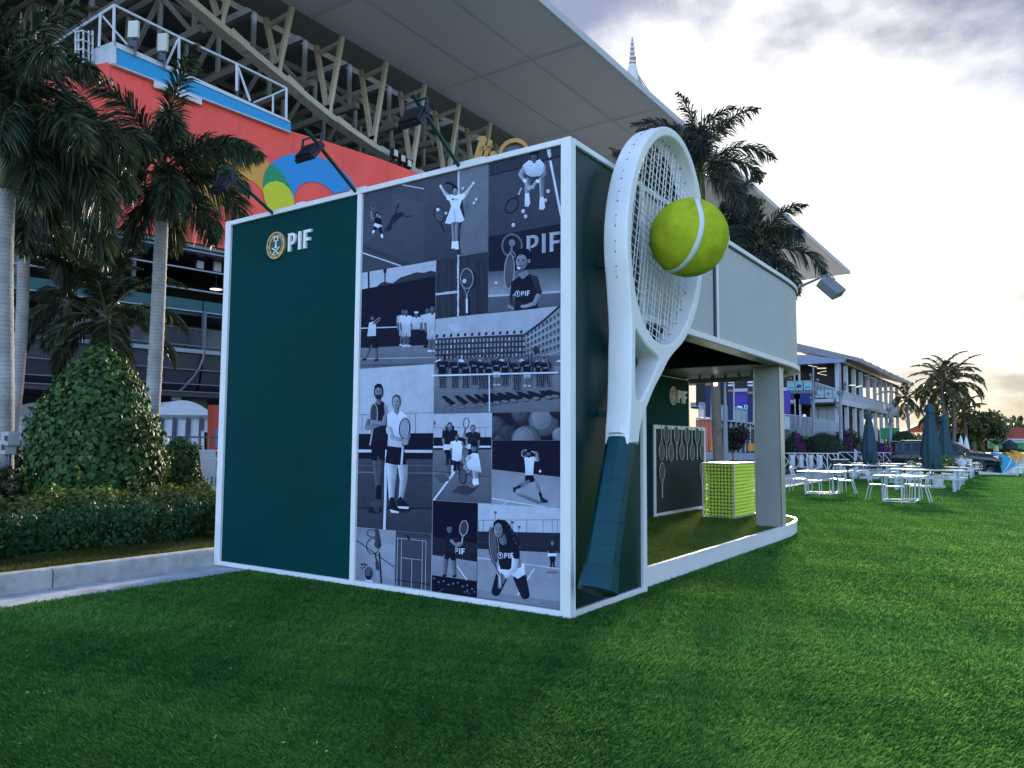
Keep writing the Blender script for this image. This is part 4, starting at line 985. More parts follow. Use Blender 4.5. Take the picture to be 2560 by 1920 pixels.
b = MB(); b.add(octo(gb+gd*.006, .199)+octo(gb+gd*.022, .182), [tuple(range(7, -1, -1)), tuple(range(8, 16))]+[(j, (j+1) % 8, 8+(j+1) % 8, 8+j) for j in range(8)])
b.build('butt_cap', BLACK, rk)
# strings: mains and crosses, with slight sag, plus the stitches and grommets on the rim
STR = mat('string_white', (.7, .71, .72), .5)
xs = .215
def tie(p, q, i):
    m_ = (Vector(p)+Vector(q))/2; g = .01*math.sin(i*2.3)
    a3 = (xs+.006*((i % 2)*2-1), *p); b3 = (xs+.006*((i % 2)*2-1), *q); c3 = (xs+g*.3, m_.x+g, m_.y)
    MB().tube([a3, c3, b3], .0062, 5).build('string', STR, rk)
DA = R(22)                                # the weave runs a little off the racket axis
for fam, sp in ((0, .088), (1, .084)):
    d = (AX if fam == 0 else AC); n_ = (AC if fam == 0 else AX)
    ca, sa = math.cos(R(9)), math.sin(R(9)); d = Vector((d.x*ca-d.y*sa, d.x*sa+d.y*ca)); n_ = Vector((n_.x*ca-n_.y*sa, n_.x*sa+n_.y*ca))
    lim = HA; i = 0; o_ = -lim
    while o_ < lim:
        hits = []
        # intersect line with the inner ellipse (slightly enlarged)
        pu, pv = n_.dot(AX)*o_, n_.dot(AC)*o_; du, dv = d.dot(AX), d.dot(AC)
        A2, B2 = (IA+.03)**2, (IB+.03)**2
        qa = du*du/A2+dv*dv/B2; qb = 2*(pu*du/A2+pv*dv/B2); qc = pu*pu/A2+pv*pv/B2-1
        disc = qb*qb-4*qa*qc
        if disc > .02:
            for sg in (-1, 1):
                t = (-qb+sg*math.sqrt(disc))/(2*qa); hits.append(HC+n_*o_+d*t)
            tie(hits[0], hits[1], i)
        i += 1; o_ += sp
HOLE = mat('grommet_dark', (.16, .17, .19), .6)
for k in range(46):
    t = R(48)+R(264)*k/45; u, v = -(HA+.001)*math.cos(t), -(HB+.001)*math.sin(t)
    p = HC+AX*u+AC*v; nn = (AX*(u/HA**2)+AC*(v/HB**2)).normalized(); tg = Vector((-nn.y, nn.x))
    if k % 2 == 0:
        b = MB(); b.bar((.235, *(p-tg*.045)), (.235, *(p+tg*.045)), .012, .012, up=(1, 0, 0)); b.build('stitch', STR, rk)
    for e in (-.052, .052):
        q = p+tg*e if k % 2 == 0 else None
        if q is not None: MB().box(.229, .241, q.x-.005, q.x+.005, q.y-.006, q.y+.006).build('grommet', HOLE, rk)
    ui, vi = -(IA-.001)*math.cos(t), -(IB-.001)*math.sin(t); qi = HC+AX*ui+AC*vi
    if k % 2: MB().box(.222, .236, qi.x-.008, qi.x+.008, qi.y-.008, qi.y+.008).build('grommet', HOLE, rk)
# wall brackets holding the racket
BRK = mat('bracket', (.01, .03, .03), .5)
MB().bar((-.03, .20, .30), (.20, .14, .33), .05, .03).build('bracket', BRK, rk)
MB().bar((-.03, .62, 1.9), (.12, .62, 1.9), .06, .06).build('bracket', BRK, rk)
MB().bar((-.03, .60, 3.4), (.12, .57, 3.4), .06, .06).build('bracket', BRK, rk)
# ball
BALLM = mat('felt_green', (.43, .50, .022), .9, var=.22, vscale=6, bump=.9, bscale=75, spec=.15)
bc = Vector((.62, 1.40, 3.775)); br = .412
tb = thing('giant_tennis_ball', 'giant yellow-green tennis ball with white seam fixed to the racket strings', 'ball sculpture', bc)
b = MB(); b.ball((0, 0, 0), br, 48, 32); bo = b.build('felt', BALLM, tb, smooth=True, local=True)
# sewn seam: closed curve over the ball, given in the frame (right, up, towards the viewer's corner)
vn = Vector(CAM)-bc; vn.normalize(); vx = (-vn).cross(Vector((0, 0, 1))).normalized(); vy = vx.cross(-vn)
def lift(x, y): return (x, y, math.sqrt(max(0, 1-x*x-y*y)))
SP = [lift(*q) for q in ((.22, .95), (.264, .752), (.307, .54), (.318, .325), (.286, .11), (.22, -.1), (.092, -.38), (-.08, -.615), (-.35, -.81))]+[(-.62, -.78, .0), (-.55, -.60, -.58), (-.05, -.62, -.78), (.42, -.84, -.33), (.66, -.74, .14)]+[lift(*q) for q in ((.80, -.57), (.90, -.40))]+[(.97, -.18, .10), (.93, .12, -.34), (.62, .45, -.64), (.30, .80, -.52)]
SP = [Vector(q).normalized() for q in SP]; SC = []
for i in range(len(SP)):
    p0_, p1_, p2_, p3_ = (SP[(i+j) % len(SP)] for j in (-1, 0, 1, 2))
    for k in range(8):
        t = k/8; SC.append((.5*((2*p1_)+(p2_-p0_)*t+(2*p0_-5*p1_+4*p2_-p3_)*t*t+(3*p1_-p0_-3*p2_+p3_)*t*t*t)).normalized())
SC = [vx*q.x+vy*q.y+vn*q.z for q in SC]
vs = []; N = len(SC)
for k in range(N):
    p = SC[k]; d_ = (SC[(k+1) % N]-SC[k-1]).normalized(); s_ = p.cross(d_).normalized()
    for w_, rr in ((-.028, br*.985), (-.024, br+.003), (.024, br+.003), (.028, br*.985)): vs.append((p*rr+s_*w_))
fs = []
for k in range(N):
    for j in range(3): fs.append((k*4+j, k*4+j+1, ((k+1) % N)*4+j+1, ((k+1) % N)*4+j))
so = new_mesh('seam', vs, fs, mat('seam_white', (.62, .66, .70), .7), tb, smooth=True, local=True)
MB().tube([(-.30, 0, 0), (-.42, 0, 0)], .03, 8).build('mount_stub', BRK, tb, local=True)

# ---- small rackets on the display board
RW = mat('racket_silver', (.46, .48, .48), .4, metal=.3); RS = mat('racket_string', (.075, .09, .09), .7)
def small_racket():
    t = thing('tennis_racket', '', 'racket', (0, 0, 0))
    hb, ha = .125, .17
    ring = [(0, math.sin(2*math.pi*k/24)*hb, .515+math.cos(2*math.pi*k/24)*ha) for k in range(25)]
    MB().tube(ring, .0085, 5, cap=False).build('frame', RW, t, local=True)
    new_mesh('string_bed', [(-.004, math.sin(2*math.pi*k/24)*hb*.95, .515+math.cos(2*math.pi*k/24)*ha*.95) for k in range(24)]+[(.004, math.sin(2*math.pi*k/24)*hb*.95, .515+math.cos(2*math.pi*k/24)*ha*.95) for k in range(24)],
             [tuple(range(24)), tuple(range(47, 23, -1))]+[(k, (k+1) % 24, 24+(k+1) % 24, 24+k) for k in range(24)], RS, t, local=True)
    b = MB(); b.tube([(0, -.05, .355), (0, -.012, .26)], .007, 5); b.tube([(0, .05, .355), (0, .012, .26)], .007, 5); b.build('throat', RW, t, local=True)
    MB().tube([(0, 0, .28), (0, 0, .19), (0, 0, .01), (0, 0, 0)], [.009, .013, .014, .017], 8).build('handle', RW, t, local=True)
    return t
tr0 = small_racket(); first = True
def place_racket(px, py_head, flip, lab):
    """px, py: centre of the head on the display board in the z8 survey view"""
    global first
    p = pl(*v8(px, py_head), 0, DX)
    o = tr0 if first else copy_tree(tr0); first = False
    o['label'] = lab; o['group'] = 'rackets hung on the display board'
    o.location = (DX+.006, p[1], p[2]-.515 if not flip else p[2]+.515)
    if flip: o.rotation_euler = (math.pi, 0, 0)
orow = ['first', 'second', 'third', 'fourth', 'fifth']
for i, (x, y) in enumerate(((581, 1247), (722, 1254), (868, 1260), (1006, 1265))):
    place_racket(x, y, False, 'silver racket hung head up, %s from the left in the top row' % orow[i])
for i, (x, y) in enumerate(((516, 1487), (646, 1495), (797, 1490), (938, 1494), (1075, 1490))):
    place_racket(x, y, True, 'silver racket hung head down, %s from the left in the top row' % orow[i])
b2 = lambda x, y: (1400+x*.50633, 700+y*.50633)
def inv8(p): return ((p[0]-1560)/.180832, (p[1]-860)/.180832)
q = inv8(b2(503, 945)); place_racket(q[0], q[1], False, 'lone silver racket low on the left of the display board')
q = inv8(b2(699, 940)); place_racket(q[0], q[1], False, 'lone silver racket low on the right of the display board')

# ---- counter packed with balls behind clear panels
bx0, bx1, by0, by1, bz0, bz1 = -1.905, -1.262, 8.36, 9.70, .2, 1.255
ct = thing('ball_counter', 'white framed counter filled with tennis balls behind clear panels', 'counter', ((bx0+bx1)/2, (by0+by1)/2, bz0))
w_ = .022
def cb(n, *a): MB().bbox(*a, b=.002).build(n, WHITE, ct)
for x in (bx0, bx1-w_):
    for y in (by0, by1-w_): cb('frame_post', x, x+w_, y, y+w_, bz0, bz1-.0265)
for z in (bz0+.001,):
    cb('frame_rail', bx0+w_, bx1-w_, by0, by0+w_, z, z+w_); cb('frame_rail', bx0+w_, bx1-w_, by1-w_, by1, z, z+w_)
    cb('frame_rail', bx0, bx0+w_, by0+w_, by1-w_, z, z+w_); cb('frame_rail', bx1-w_, bx1, by0+w_, by1-w_, z, z+w_)
cb('counter_top', bx0-.004, bx1+.004, by0-.004, by1+.004, bz1-.026, bz1)
GLS = glassy('clear_panel', (.9, .95, .92), .045, .04)
MB().box(bx0+w_, bx1-w_, by0+.002, by0+.005, bz0+w_, bz1-.028).build('clear_panel', GLS, ct)
MB().box(bx1-.005, bx1-.002, by0+w_, by1-w_, bz0+w_, bz1-.028).build('clear_panel', GLS, ct)
MB().box(bx0+.1, bx1-.1, by0+.1, by1-.1, bz0+.001, bz1-.03).build('core', mat('core_green', (.05, .09, .004), .8), ct)
TB = mat('tennis_felt', (.70, .90, .04), .75, var=.1, vscale=30, spec=.2)
rb = .0325; bmesh0 = MB(); bmesh0.ball((0, 0, 0), rb, 10, 7); proto_ball = None
spots = []
nx_, nz_ = 9, 15; sx = (bx1-bx0-2*w_-.005)/nx_; sz = (bz1-bz0-w_-.03)/nz_
for j in range(nz_):
    for i in range(nx_): spots.append((bx0+w_+.0025+sx*(i+.5), by0+.006+rb, bz0+w_+sz*(j+.5), 0))
ny_ = 19; sy = (by1-by0-2*w_-.07)/ny_
for i in range(ny_):
    for j in range(nz_): spots.append((bx1-.006-rb, by0+.006+rb*2+.004+sy*(i+.5), bz0+w_+sz*(j+.5), 1))
rest = MB()
for i, (x, y, z, s_) in enumerate(spots):
    jx = random.uniform(-.002, .002)
    if i < 300:
        if proto_ball is None:
            proto_ball = new_mesh('tennis_ball', bmesh0.v, bmesh0.f, TB, None, smooth=True); o = proto_ball
        else: o = proto_ball.copy(); COL.objects.link(o)
        o.location = (x, y, z+jx)
        tag(o, 'yellow-green tennis ball packed in rows behind the counter\'s %s panel' % ('narrow front' if s_ == 0 else 'long side'), 'tennis ball', 'balls behind the %s panel' % ('front' if s_ == 0 else 'side'))
    else: rest.ball((x, y, z+jx), rb, 10, 7)
o = rest.build('ball_filling', TB, ct, smooth=True); o['kind'] = 'stuff'
# floodlights on green poles over the front wall
POLE = mat('pole_green', (.01, .06, .05), .4, metal=.3)
def flood(bpx, hpx, yb, lab, flipx=0):
    base = pl(*bpx, 1, yb); base[2] = H_-.10; hp = pl(*hpx, 0, base[0])
    t = thing('flood_light', lab, 'flood light', base, group='flood lights on poles over the booth')
    d = Vector(hp)-Vector(base); top = Vector(hp)
    MB().tube([base, top], .022, 8).build('pole', POLE, t)
    dn = d.normalized()
    y = MB(); sd = Vector((1, 0, 0)); c = top-dn*.08
    dr = (dn*1.0+Vector((0, 0, -.55))).normalized()
    y.bar(c-sd*.15, c+sd*.15, .025, .012)
    for sg in (-1, 1): y.bar(c+sd*.15*sg, c+sd*.15*sg-Vector((0, .02, .17)), .025, .012)
    y.build('yoke', BLACK, t)
    hc = c+Vector((0, -.03, -.19)); nrm_ = Vector((0, .80, -.60)); up_ = Vector((0, .60, .80))
    h = MB(); w2, h2, dd = .145, .12, .05
    P = []
    for e in (0, dd):
        for sx_, sy_ in ((-1, -1), (1, -1), (1, 1), (-1, 1)): P.append(hc+sd*w2*sx_*(1-.0*e)+up_*h2*sy_+nrm_*(e-dd/2))
    h.hexa(P); h.build('lamp_housing', BLACK, t)
    f2_ = MB()
    for k in range(9):
        u = -.12+.03*k; f2_.bar(hc+sd*u-nrm_*.03-up_*.105, hc+sd*u-nrm_*.03+up_*.105, .008, .05, up=nrm_)
    f2_.build('heat_fins', BLACK, t)
    P = [hc+sd*a_*.12+up_*b_*.10+nrm_*(dd/2+.002) for a_, b_ in ((-1, -1), (1, -1), (1, 1), (-1, 1))]
    b = MB(); b.prism(P, nrm_*.004); b.build('lens', mat('lens_grey', (.2, .22, .25), .15), t)
    return t
flood(v4(575, 1340), v4(190, 1075), .12, 'black flood light on green pole above the plain green panel')
flood(v4(1110, 1205), v4(750, 850), .12, 'black flood light on green pole above the frame divider')
flood((1165, 399), (1031, 235), .12, 'black flood light on green pole above the photo wall')
# the fourth one hangs off the far end
t = thing('flood_light', 'grey flood light on an arm past the far end of the fascia', 'flood light', (-.25, 8.35, 4.40), group='flood lights on poles over the booth')
tip = pl(1780+1590*.18083, 560+705*.18083, 1, 9.0); st_ = Vector((-.25, 8.35, 4.42))
MB().tube([st_, tip], [.03, .02], 8).build('pole', mat('arm_grey', (.12, .14, .16), .4), t)
hc = Vector(tip)+Vector((.08, .0, -.26))
y = MB(); y.bar(Vector(tip)-Vector((.06, 0, 0)), hc+Vector((-.14, 0, .12)), .02, .02); y.bar(Vector(tip)+Vector((.03, 0, .05)), hc+Vector((.06, 0, .16)), .02, .02); y.build('yoke', BLACK, t)
y = MB(); a_, b_ = hc+Vector((-.16, 0, .16)), hc+Vector((.13, 0, -.14)); y.bar(a_, b_, .30, .17, up=(.6, -.5, .6)); y.build('lamp_housing', mat('lamp_grey', (.16, .18, .2), .4), t)
# ================================================================ STADIUM
FD = np.array([0.1560, 0.9878, 0.0])               # along the facade
def fpt(s_, z, off=0.0):
    """point on the facade: s_ metres along from the survey origin, off towards the lawn"""
    p = FP + FD*s_ + FN*off; return np.array([p[0], p[1], z])
stad = thing('stadium', 'huge stadium with dark glazed concourses, red wrap and white steel canopy', 'stadium', (-34, 20, 0))
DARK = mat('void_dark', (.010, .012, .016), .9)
CLAD = mat('dark_cladding', (.022, .027, .040), .45, var=.15, vscale=.6)
RAIL = mat('rail_steel', (.10, .125, .16), .4, metal=.3, var=.1)
LGR = mat('rail_light', (.24, .28, .34), .45, var=.1)
TEAL = mat('teal_band', (.008, .075, .085), .5, var=.1)
GWALL = mat('concourse_wall', (.15, .17, .22), .7, var=.15, vscale=.4)
S0, S1 = -24.0, 40.0
def fbar(name, z0, z1, o0, o1, m, s0=S0, s1=S1):
    b = MB(); P = []
    for z in (z0, z1):
        for s_, o in ((s0, o0), (s0, o1), (s1, o1), (s1, o0)): P.append(fpt(s_, z, o))
    b.hexa(P); return b.build(name, m, stad)
fbar('back_wall', 0.2, 10.6, -7.2, -7.0, DARK); fbar('concourse_slab', 5.70, 5.95, -7.0, .12, CLAD); fbar('concourse_slab', 3.70, 3.92, -7.0, -.05, CLAD); fbar('concourse_slab', 7.55, 7.72, -7.0, .0, CLAD)  # back wall is a near-black backdrop, the recess shade put into its colour
fbar('upper_slab', 10.5, 10.74, -9.0, .05, CLAD)
fbar('inner_wall', 5.95, 7.5, -3.2, -3.0, GWALL); fbar('inner_wall', .2, 3.7, -5.2, -5.0, mat('grey_block', (.055, .06, .066), .8, var=.2))
for z0, z1, o, m in ((10.76, 10.92, .15, LGR), (10.56, 10.62, .22, LGR), (9.68, 9.75, .2, LGR), (8.70, 8.77, .2, LGR), (7.70, 7.76, .18, LGR), (6.04, 6.10, .3, RAIL), (6.86, 6.90, .25, RAIL), (5.72, 5.90, .42, LGR), (4.92, 4.97, .30, RAIL), (4.25, 4.30, .16, RAIL), (3.90, 3.95, .10, RAIL)):
    fbar('horizontal_rail', z0, z1, o-.07, o, m)
# teal spandrel panels, dark cladding panels between curved ribs, glass balustrade panes
GLZ = glassy('balustrade_glass', (.05, .06, .075), .62, .08)
sp = 4.55
k = 0; s_ = -23.5
while s_ < 39:
    b = MB(); P = []
    for z in (7.78, 8.28):
        for a_, o in ((s_+.03, .02), (s_+.03, .08), (s_+sp-.03, .08), (s_+sp-.03, .02)): P.append(fpt(a_, z, o))
    b.hexa(P).build('spandrel_panel', TEAL, stad)
    for (za, oa, zb_, ob) in ((3.95, -.30, 4.25, -.02), (4.30, -.0, 4.92, .14), (4.97, .15, 5.72, .22)):
        b = MB(); P = [fpt(s_+.05, za, oa-.05), fpt(s_+.05, za, oa), fpt(s_+sp-.05, za, oa), fpt(s_+sp-.05, za, oa-.05), fpt(s_+.05, zb_, ob-.05), fpt(s_+.05, zb_, ob), fpt(s_+sp-.05, zb_, ob), fpt(s_+sp-.05, zb_, ob-.05)]
        b.hexa(P).build('cladding_panel', CLAD, stad)
    b = MB(); P = []
    for z in (5.97, 6.85):
        for a_, o in ((s_+.1, .18), (s_+.1, .2), (s_+sp-.1, .2), (s_+sp-.1, .18)): P.append(fpt(a_, z, o))
    b.hexa(P).build('glass_pane', GLZ, stad)
    b = MB(); rib = [fpt(s_-.35*t*t*3, 5.9-2.2*t, .40-.75*t*t) for t in (0, .2, .4, .6, .8, 1.0)]
    b.tube(rib, .06, 6); b.build('rib', RAIL, stad)
    b = MB(); b.bar(fpt(s_, 5.9, .25), fpt(s_, 7.72, .25), .16, .16); b.build('mullion', RAIL, stad)
    b = MB(); b.bar(fpt(s_+1.3, 8.25, .1), fpt(s_+1.3, 10.55, .1), .14, .14); b.build('mullion', RAIL, stad)
    # concourse furniture seen through the glass: kiosks and door frames
    for q, (u0, u1, zt, m) in enumerate(((.5, 1.3, 7.2, BLACK), (1.6, 2.9, 7.15, CLAD), (3.3, 3.9, 6.9, DARK))):
        if (k+q) % 3 == 1: continue
        b = MB(); P = []
        for z in (5.96, zt):
            for a_, o in ((s_+u0, -2.9), (s_+u0, -2.2), (s_+u1, -2.2), (s_+u1, -2.9)): P.append(fpt(a_, z, o))
        b.hexa(P).build('kiosk', m, stad)
    s_ += sp; k += 1
# columns and lit wall on the ground floor
for s_ in (-12.0, -6.0, -1.0, 4.2, 9.0):
    b = MB(); P = []
    for z in (.17, 3.72):
        for a_, o in ((s_, -2.6), (s_, -1.9), (s_+.9, -1.9), (s_+.9, -2.6)): P.append(fpt(a_, z, o))
    b.hexa(P).build('block_pier', mat('block_pier', (.12, .125, .13), .8, var=.15), stad)
# pendant lamps and small boxes under the slabs
def pendant(px, py, lab):
    p = fac(px, py, -1.5)
    t = thing('pendant_lamp', lab, 'lamp', p, group='pendant lamps under the concourse slab')
    MB().lathe([(.34, 0), (.33, .03), (.22, .16), (.08, .24), (.05, .3)], (0, 0, 0), 16).build('lamp_shade', BLACK, t, smooth=False, local=True)
    MB().lathe([(.30, -.012), (.30, -.004)], (0, 0, 0), 16).build('bulb', mat('bulb_warm', (1, .9, .8), .5, emit=(1, .78, .6), estr=.5), t, local=True)
    MB().tube([(0, 0, .29), (0, 0, .9)], .012, 6).build('stem', BLACK, t, local=True)
pendant(*v2(252, 428), 'black pendant lamp glowing behind the leftmost palm trunk')
pendant(*v2(1400, 630), 'black pendant lamp glowing next to the booth corner')
pendant(*v2(520, 700), 'black pendant lamp hidden among the small palm fronds')
WB = mat('box_white', (.38, .40, .42), .5)
for (px, py, w_, h_, lab) in ((1295, 472, .32, .36, 'small round-cornered white antenna under the red wrap'), (1408, 470, .36, .72, 'tall white antenna panel under the red wrap'), (1140, 1325, .42, .38, 'white wall flood lamp above the white tent')):
    p = fac(*v2(px, py), -.8); t = thing('wall_antenna', lab, 'antenna', p)
    a = MB(); a.bar(p-np.array([0, 0, h_/2]), p+np.array([.0, .02, h_/2]), w_, .14, up=FN); a.build('housing', WB, t)
    MB().tube([p+np.array([-.1, 0, 0]), p+np.array([-.5, 0, .2])], .03, 6).build('bracket', RAIL, t)
# --- red event wrap: panels sewn side by side, pattern printed on them
RED = mat('wrap_red', (.95, .105, .08), .7, var=.10, vscale=.3, bump=.5, bscale=.55, bdist=.35, detail=3)
WOFF = .35
def fw2(px, py, o=0.0):
    p = fac(px, py, WOFF+o); s_ = (p-FP)@FD; return (s_, p[2])
wp = [fw2(*v1(270, 388)), fw2(*v1(560, 430)), fw2(*v1(740, 395)), fw2(*v4(300, 700)), fw2(*v4(640, 850)), fw2(*v4(900, 925)), fw2(*v4(1200, 1022)), fw2(*v4(1480, 1128))]
def wtop(s_):
    for (a_, za), (b_, zb_) in zip(wp[:-1], wp[1:]):
        if a_ <= s_ <= b_: return za+(zb_-za)*(s_-a_)/(b_-a_)
    return wp[0][1] if s_ < wp[0][0] else wp[-1][1]
wrap = thing('stadium_wrap', 'red fabric wrap with orange, blue, green and yellow arcs on the stadium', 'banner', fpt(2, 10.9, WOFF))
cutlist = [wp[0][0]-6.5]
while cutlist[-1] < wp[-1][0]+3: cutlist.append(cutlist[-1]+3.05)
cutlist[-1] = wp[-1][0]+3.5
for a_, b_ in zip(cutlist[:-1], cutlist[1:]):
    nS, nZ = 8, 10; vs = []; fs = []
    for i in range(nS+1):
        u = i/nS; s_ = a_+.012+(b_-a_-.024)*u; zt = wtop(s_) if s_ > wp[0][0]-.2 else wp[0][1]-.9
        if s_ > wp[-1][0]: zt = wp[-1][1]-.35*(s_-wp[-1][0])
        for j in range(nZ+1):
            v = j/nZ; bul = .05*math.sin(math.pi*u)*math.sin(math.pi*v)
            vs.append(fpt(s_, 10.93+(zt-10.93)*v, WOFF+bul))
    for i in range(nS):
        for j in range(nZ):
            q = i*(nZ+1)+j; fs.append((q, q+nZ+1, q+nZ+2, q+1))
    new_mesh('wrap_panel', vs, fs, RED, wrap, smooth=True)
ORG = mat('wrap_orange', (.70, .33, .06), .7); BLU = mat('wrap_blue', (.025, .27, .62), .7); GRN = mat('wrap_green', (.02, .27, .12), .7); YEL = mat('wrap_yellow', (.62, .62, .03), .7)
def deco(name, pts, m, o):
    P = [fac(*v4(x, y), WOFF+o) for x, y in pts]; MB().prism(P, FN*.01).build(name, m, wrap)
def circ(cx_, cy_, rx, ry, a0, a1, n=18, rot=0.0):
    out = []
    for k in range(n+1):
        t = R(a0+(a1-a0)*k/n); x, y = rx*math.cos(t), -ry*math.sin(t)
        out.append((cx_+x*math.cos(rot)-y*math.sin(rot), cy_+x*math.sin(rot)+y*math.cos(rot)))
    return out
ob_in = [(920, 1255), (880, 1215), (830, 1187), (780, 1176), (730, 1182), (692, 1206), (668, 1245), (660, 1300), (668, 1380)]
deco('orange_arc', [(60, 1380), (40, 1280), (50, 1180), (85, 1080), (130, 1010), (190, 972), (270, 958), (350, 970), (430, 1004), (500, 1056), (545, 1100), (575, 1165), (590, 1260), (530, 1350), (500, 1330), (470, 1260), (430, 1205), (380, 1170), (335, 1160), (290, 1168), (240, 1200), (210, 1260), (200, 1350)], ORG, .06)
deco('blue_arc', [(1065, 1222), (1020, 1150), (950, 1085), (880, 1040), (800, 1008), (720, 995), (640, 998), (570, 1020), (510, 1060), (540, 1090), (590, 1140), (630, 1210), (655, 1290), (664, 1330), (668, 1380)]+ob_in[::-1][1:], BLU, .075)
deco('green_lens', [(458, 1215), (462, 1160), (478, 1105), (508, 1060), (560, 1095), (605, 1150), (635, 1210), (655, 1270), (625, 1215), (585, 1185), (540, 1174), (500, 1182)], GRN, .09)
deco('yellow_dome', [(458, 1228), (470, 1205), (500, 1182), (545, 1173), (590, 1186), (630, 1222), (655, 1268), (665, 1330), (655, 1420), (560, 1440), (500, 1360), (472, 1300)], YEL, .105)
SEAM = mat('wrap_seam', (.60, .16, .15), .7)
for a_ in cutlist[2:-2]:
    if a_ > wp[0][0]: MB().bar(fpt(a_, 10.95, WOFF+.02), fpt(a_, wtop(a_)-.02, WOFF+.02), .03, .02, up=FN).build('seam', SEAM, wrap)
# --- service platform with blue fascia, railing and antennas
plat = thing('service_platform', 'blue and white service platform with white guard rail above the red wrap', 'platform', fac(*v1(735, 400), 1.2))
CY = mat('platform_blue', (.015, .30, .60), .55, var=.06); PW = mat('platform_white', (.58, .61, .67), .5, var=.06)
OF = .62
def fo(q, o=OF): return fac(*q, o)
A1_, A2_ = fo(v1(735, 303)), fo(v4(640, 800)); B1_, B2_ = fo(v1(735, 410)), fo(v4(640, 852))
MB().prism([A1_, A2_, B2_, B1_], -FN*.12).build('blue_fascia', CY, plat)
T1_, T2_ = fo(v1(735, 268)), fo(v4(622, 778))
MB().prism([T1_+FN*.06, T2_+FN*.06, A2_+FN*.06, A1_+FN*.06], -FN*1.4).build('deck_edge', PW, plat)
MB().prism([T1_+FN*.06, T1_-FN*1.5-FD*.4, B1_-FN*1.5-FD*.4, B1_+FN*.06], FD*.10).build('end_panel', PW, plat)
MB().prism([B1_, B2_, B2_-FN*.2, B1_-FN*.2], (0, 0, -.05)).build('underside', PW, plat)
C1_, C2_ = fo(v1(1000, 515)), fo(v1(1310, 640)); MB().prism([C1_, C2_, C2_-np.array([0, 0, .3]), C1_-np.array([0, 0, .35])], -FN*.06).build('white_strip', PW, plat)
top = [fo(v1(740, 33)), fo(v1(1160, 240)), fo(v1(1537, 415)), fo(v4(290, 413)), fo(v4(614, 573))]
for a_, b_ in zip(top[:-1], top[1:]): MB().tube([a_, b_], .06, 6).build('hand_rail', PW, plat)
for a_, b_ in ((v1(740, 33), v1(737, 268)), (v1(1160, 240), v1(1158, 445)), (v1(1537, 415), v1(1534, 590)), (v4(290, 413), v4(290, 560)), (v4(612, 573), v4(610, 772))): MB().tube([fo(a_), fo(b_)], .07, 6).build('post', PW, plat)
for a_, b_ in ((v1(1150, 262), v1(1080, 415)), (v1(1545, 440), v1(1622, 655)), (v4(300, 440), v4(375, 655))): MB().tube([fo(a_), fo(b_)], .055, 6).build('brace', PW, plat)
bk = top[0]-FN*2.6-FD*.9; end = fo(v1(650, 95), -.8)
MB().tube([top[0], fo(v1(650, 92), .2), fo(v1(345, 290), -2.6)], .06, 6).build('hand_rail', PW, plat)
for a_, b_, o in ((v1(650, 92), v1(642, 305), .2), (v1(348, 290), v1(345, 390), -2.6)): MB().tube([fo(a_, o), fo(b_, o)], .06, 6).build('post', PW, plat)
MB().tube([fo(v1(665, 105), .2), fo(v1(825, 290), .6)], .05, 6).build('brace', PW, plat); MB().tube([fo(v1(360, 285), -2.4), fo(v1(470, 405), -1.6)], .05, 6).build('brace', PW, plat)
MB().tube([top[-1], fo(v4(525, 615), .2), fo(v4(400, 665), -.6)], .05, 6).build('hand_rail', PW, plat); MB().tube([fo(v4(525, 615), .2), fo(v4(524, 735), .2)], .055, 6).build('post', PW, plat)
lad = thing('caged_ladder', 'white caged access ladder at the left end of the blue platform', 'ladder', fac(*v1(530, 420), -.6))
for x in (490, 508, 540, 575, 600): MB().tube([fac(*v1(x, 200), -.6), fac(*v1(x, 420), -.6)], .045, 6).build('cage_bar', PW, lad)
for y in (200, 260, 320, 380): MB().tube([fac(*v1(485, y+8), -.6), fac(*v1(540, y-4), -.2), fac(*v1(605, y+34), -.6)], .035, 6).build('cage_hoop', PW, lad)
for i, (x0, x1, y0, y1) in enumerate(((828, 892, 132, 240), (1020, 1080, 214, 328))):
    c = fo(v1((x0+x1)/2, (y0+y1)/2), 1.0); w_ = np.linalg.norm(fo(v1(x1, y0), 1)-fo(v1(x0, y0), 1)); h_ = abs(fo(v1(x0, y1), 1)[2]-fo(v1(x0, y0), 1)[2])
    t = thing('antenna_panel', ('left' if i == 0 else 'right')+' of the two cream antenna panels standing on the blue platform', 'antenna', c-np.array([0, 0, h_]), group='antenna panels on the platform')
    tv = (_rt*.96-_fw*.1); tv[2] = 0; tv /= np.linalg.norm(tv); nv = np.cross(tv, (0, 0, 1))
    P = [c+tv*w_/2*a_+np.array([0, 0, h_/2*b_]) for a_, b_ in ((-1, -1), (1, -1), (1, 1), (-1, 1))]
    MB().prism(P, -nv*.16).build('panel', mat('antenna_cream', (.60, .62, .56), .5, var=.05), t)
    MB().tube([c+np.array([0, 0, h_/2+.15])-nv*.25, c-np.array([0, 0, h_/2+.75])-nv*.25], .06, 8).build('mast', RAIL, t)
    MB().box(c[0]-.12, c[0]+.08, c[1]-.12, c[1]+.10, c[2]-h_/2-.45, c[2]-h_/2-.15).build('radio_box', RAIL, t)
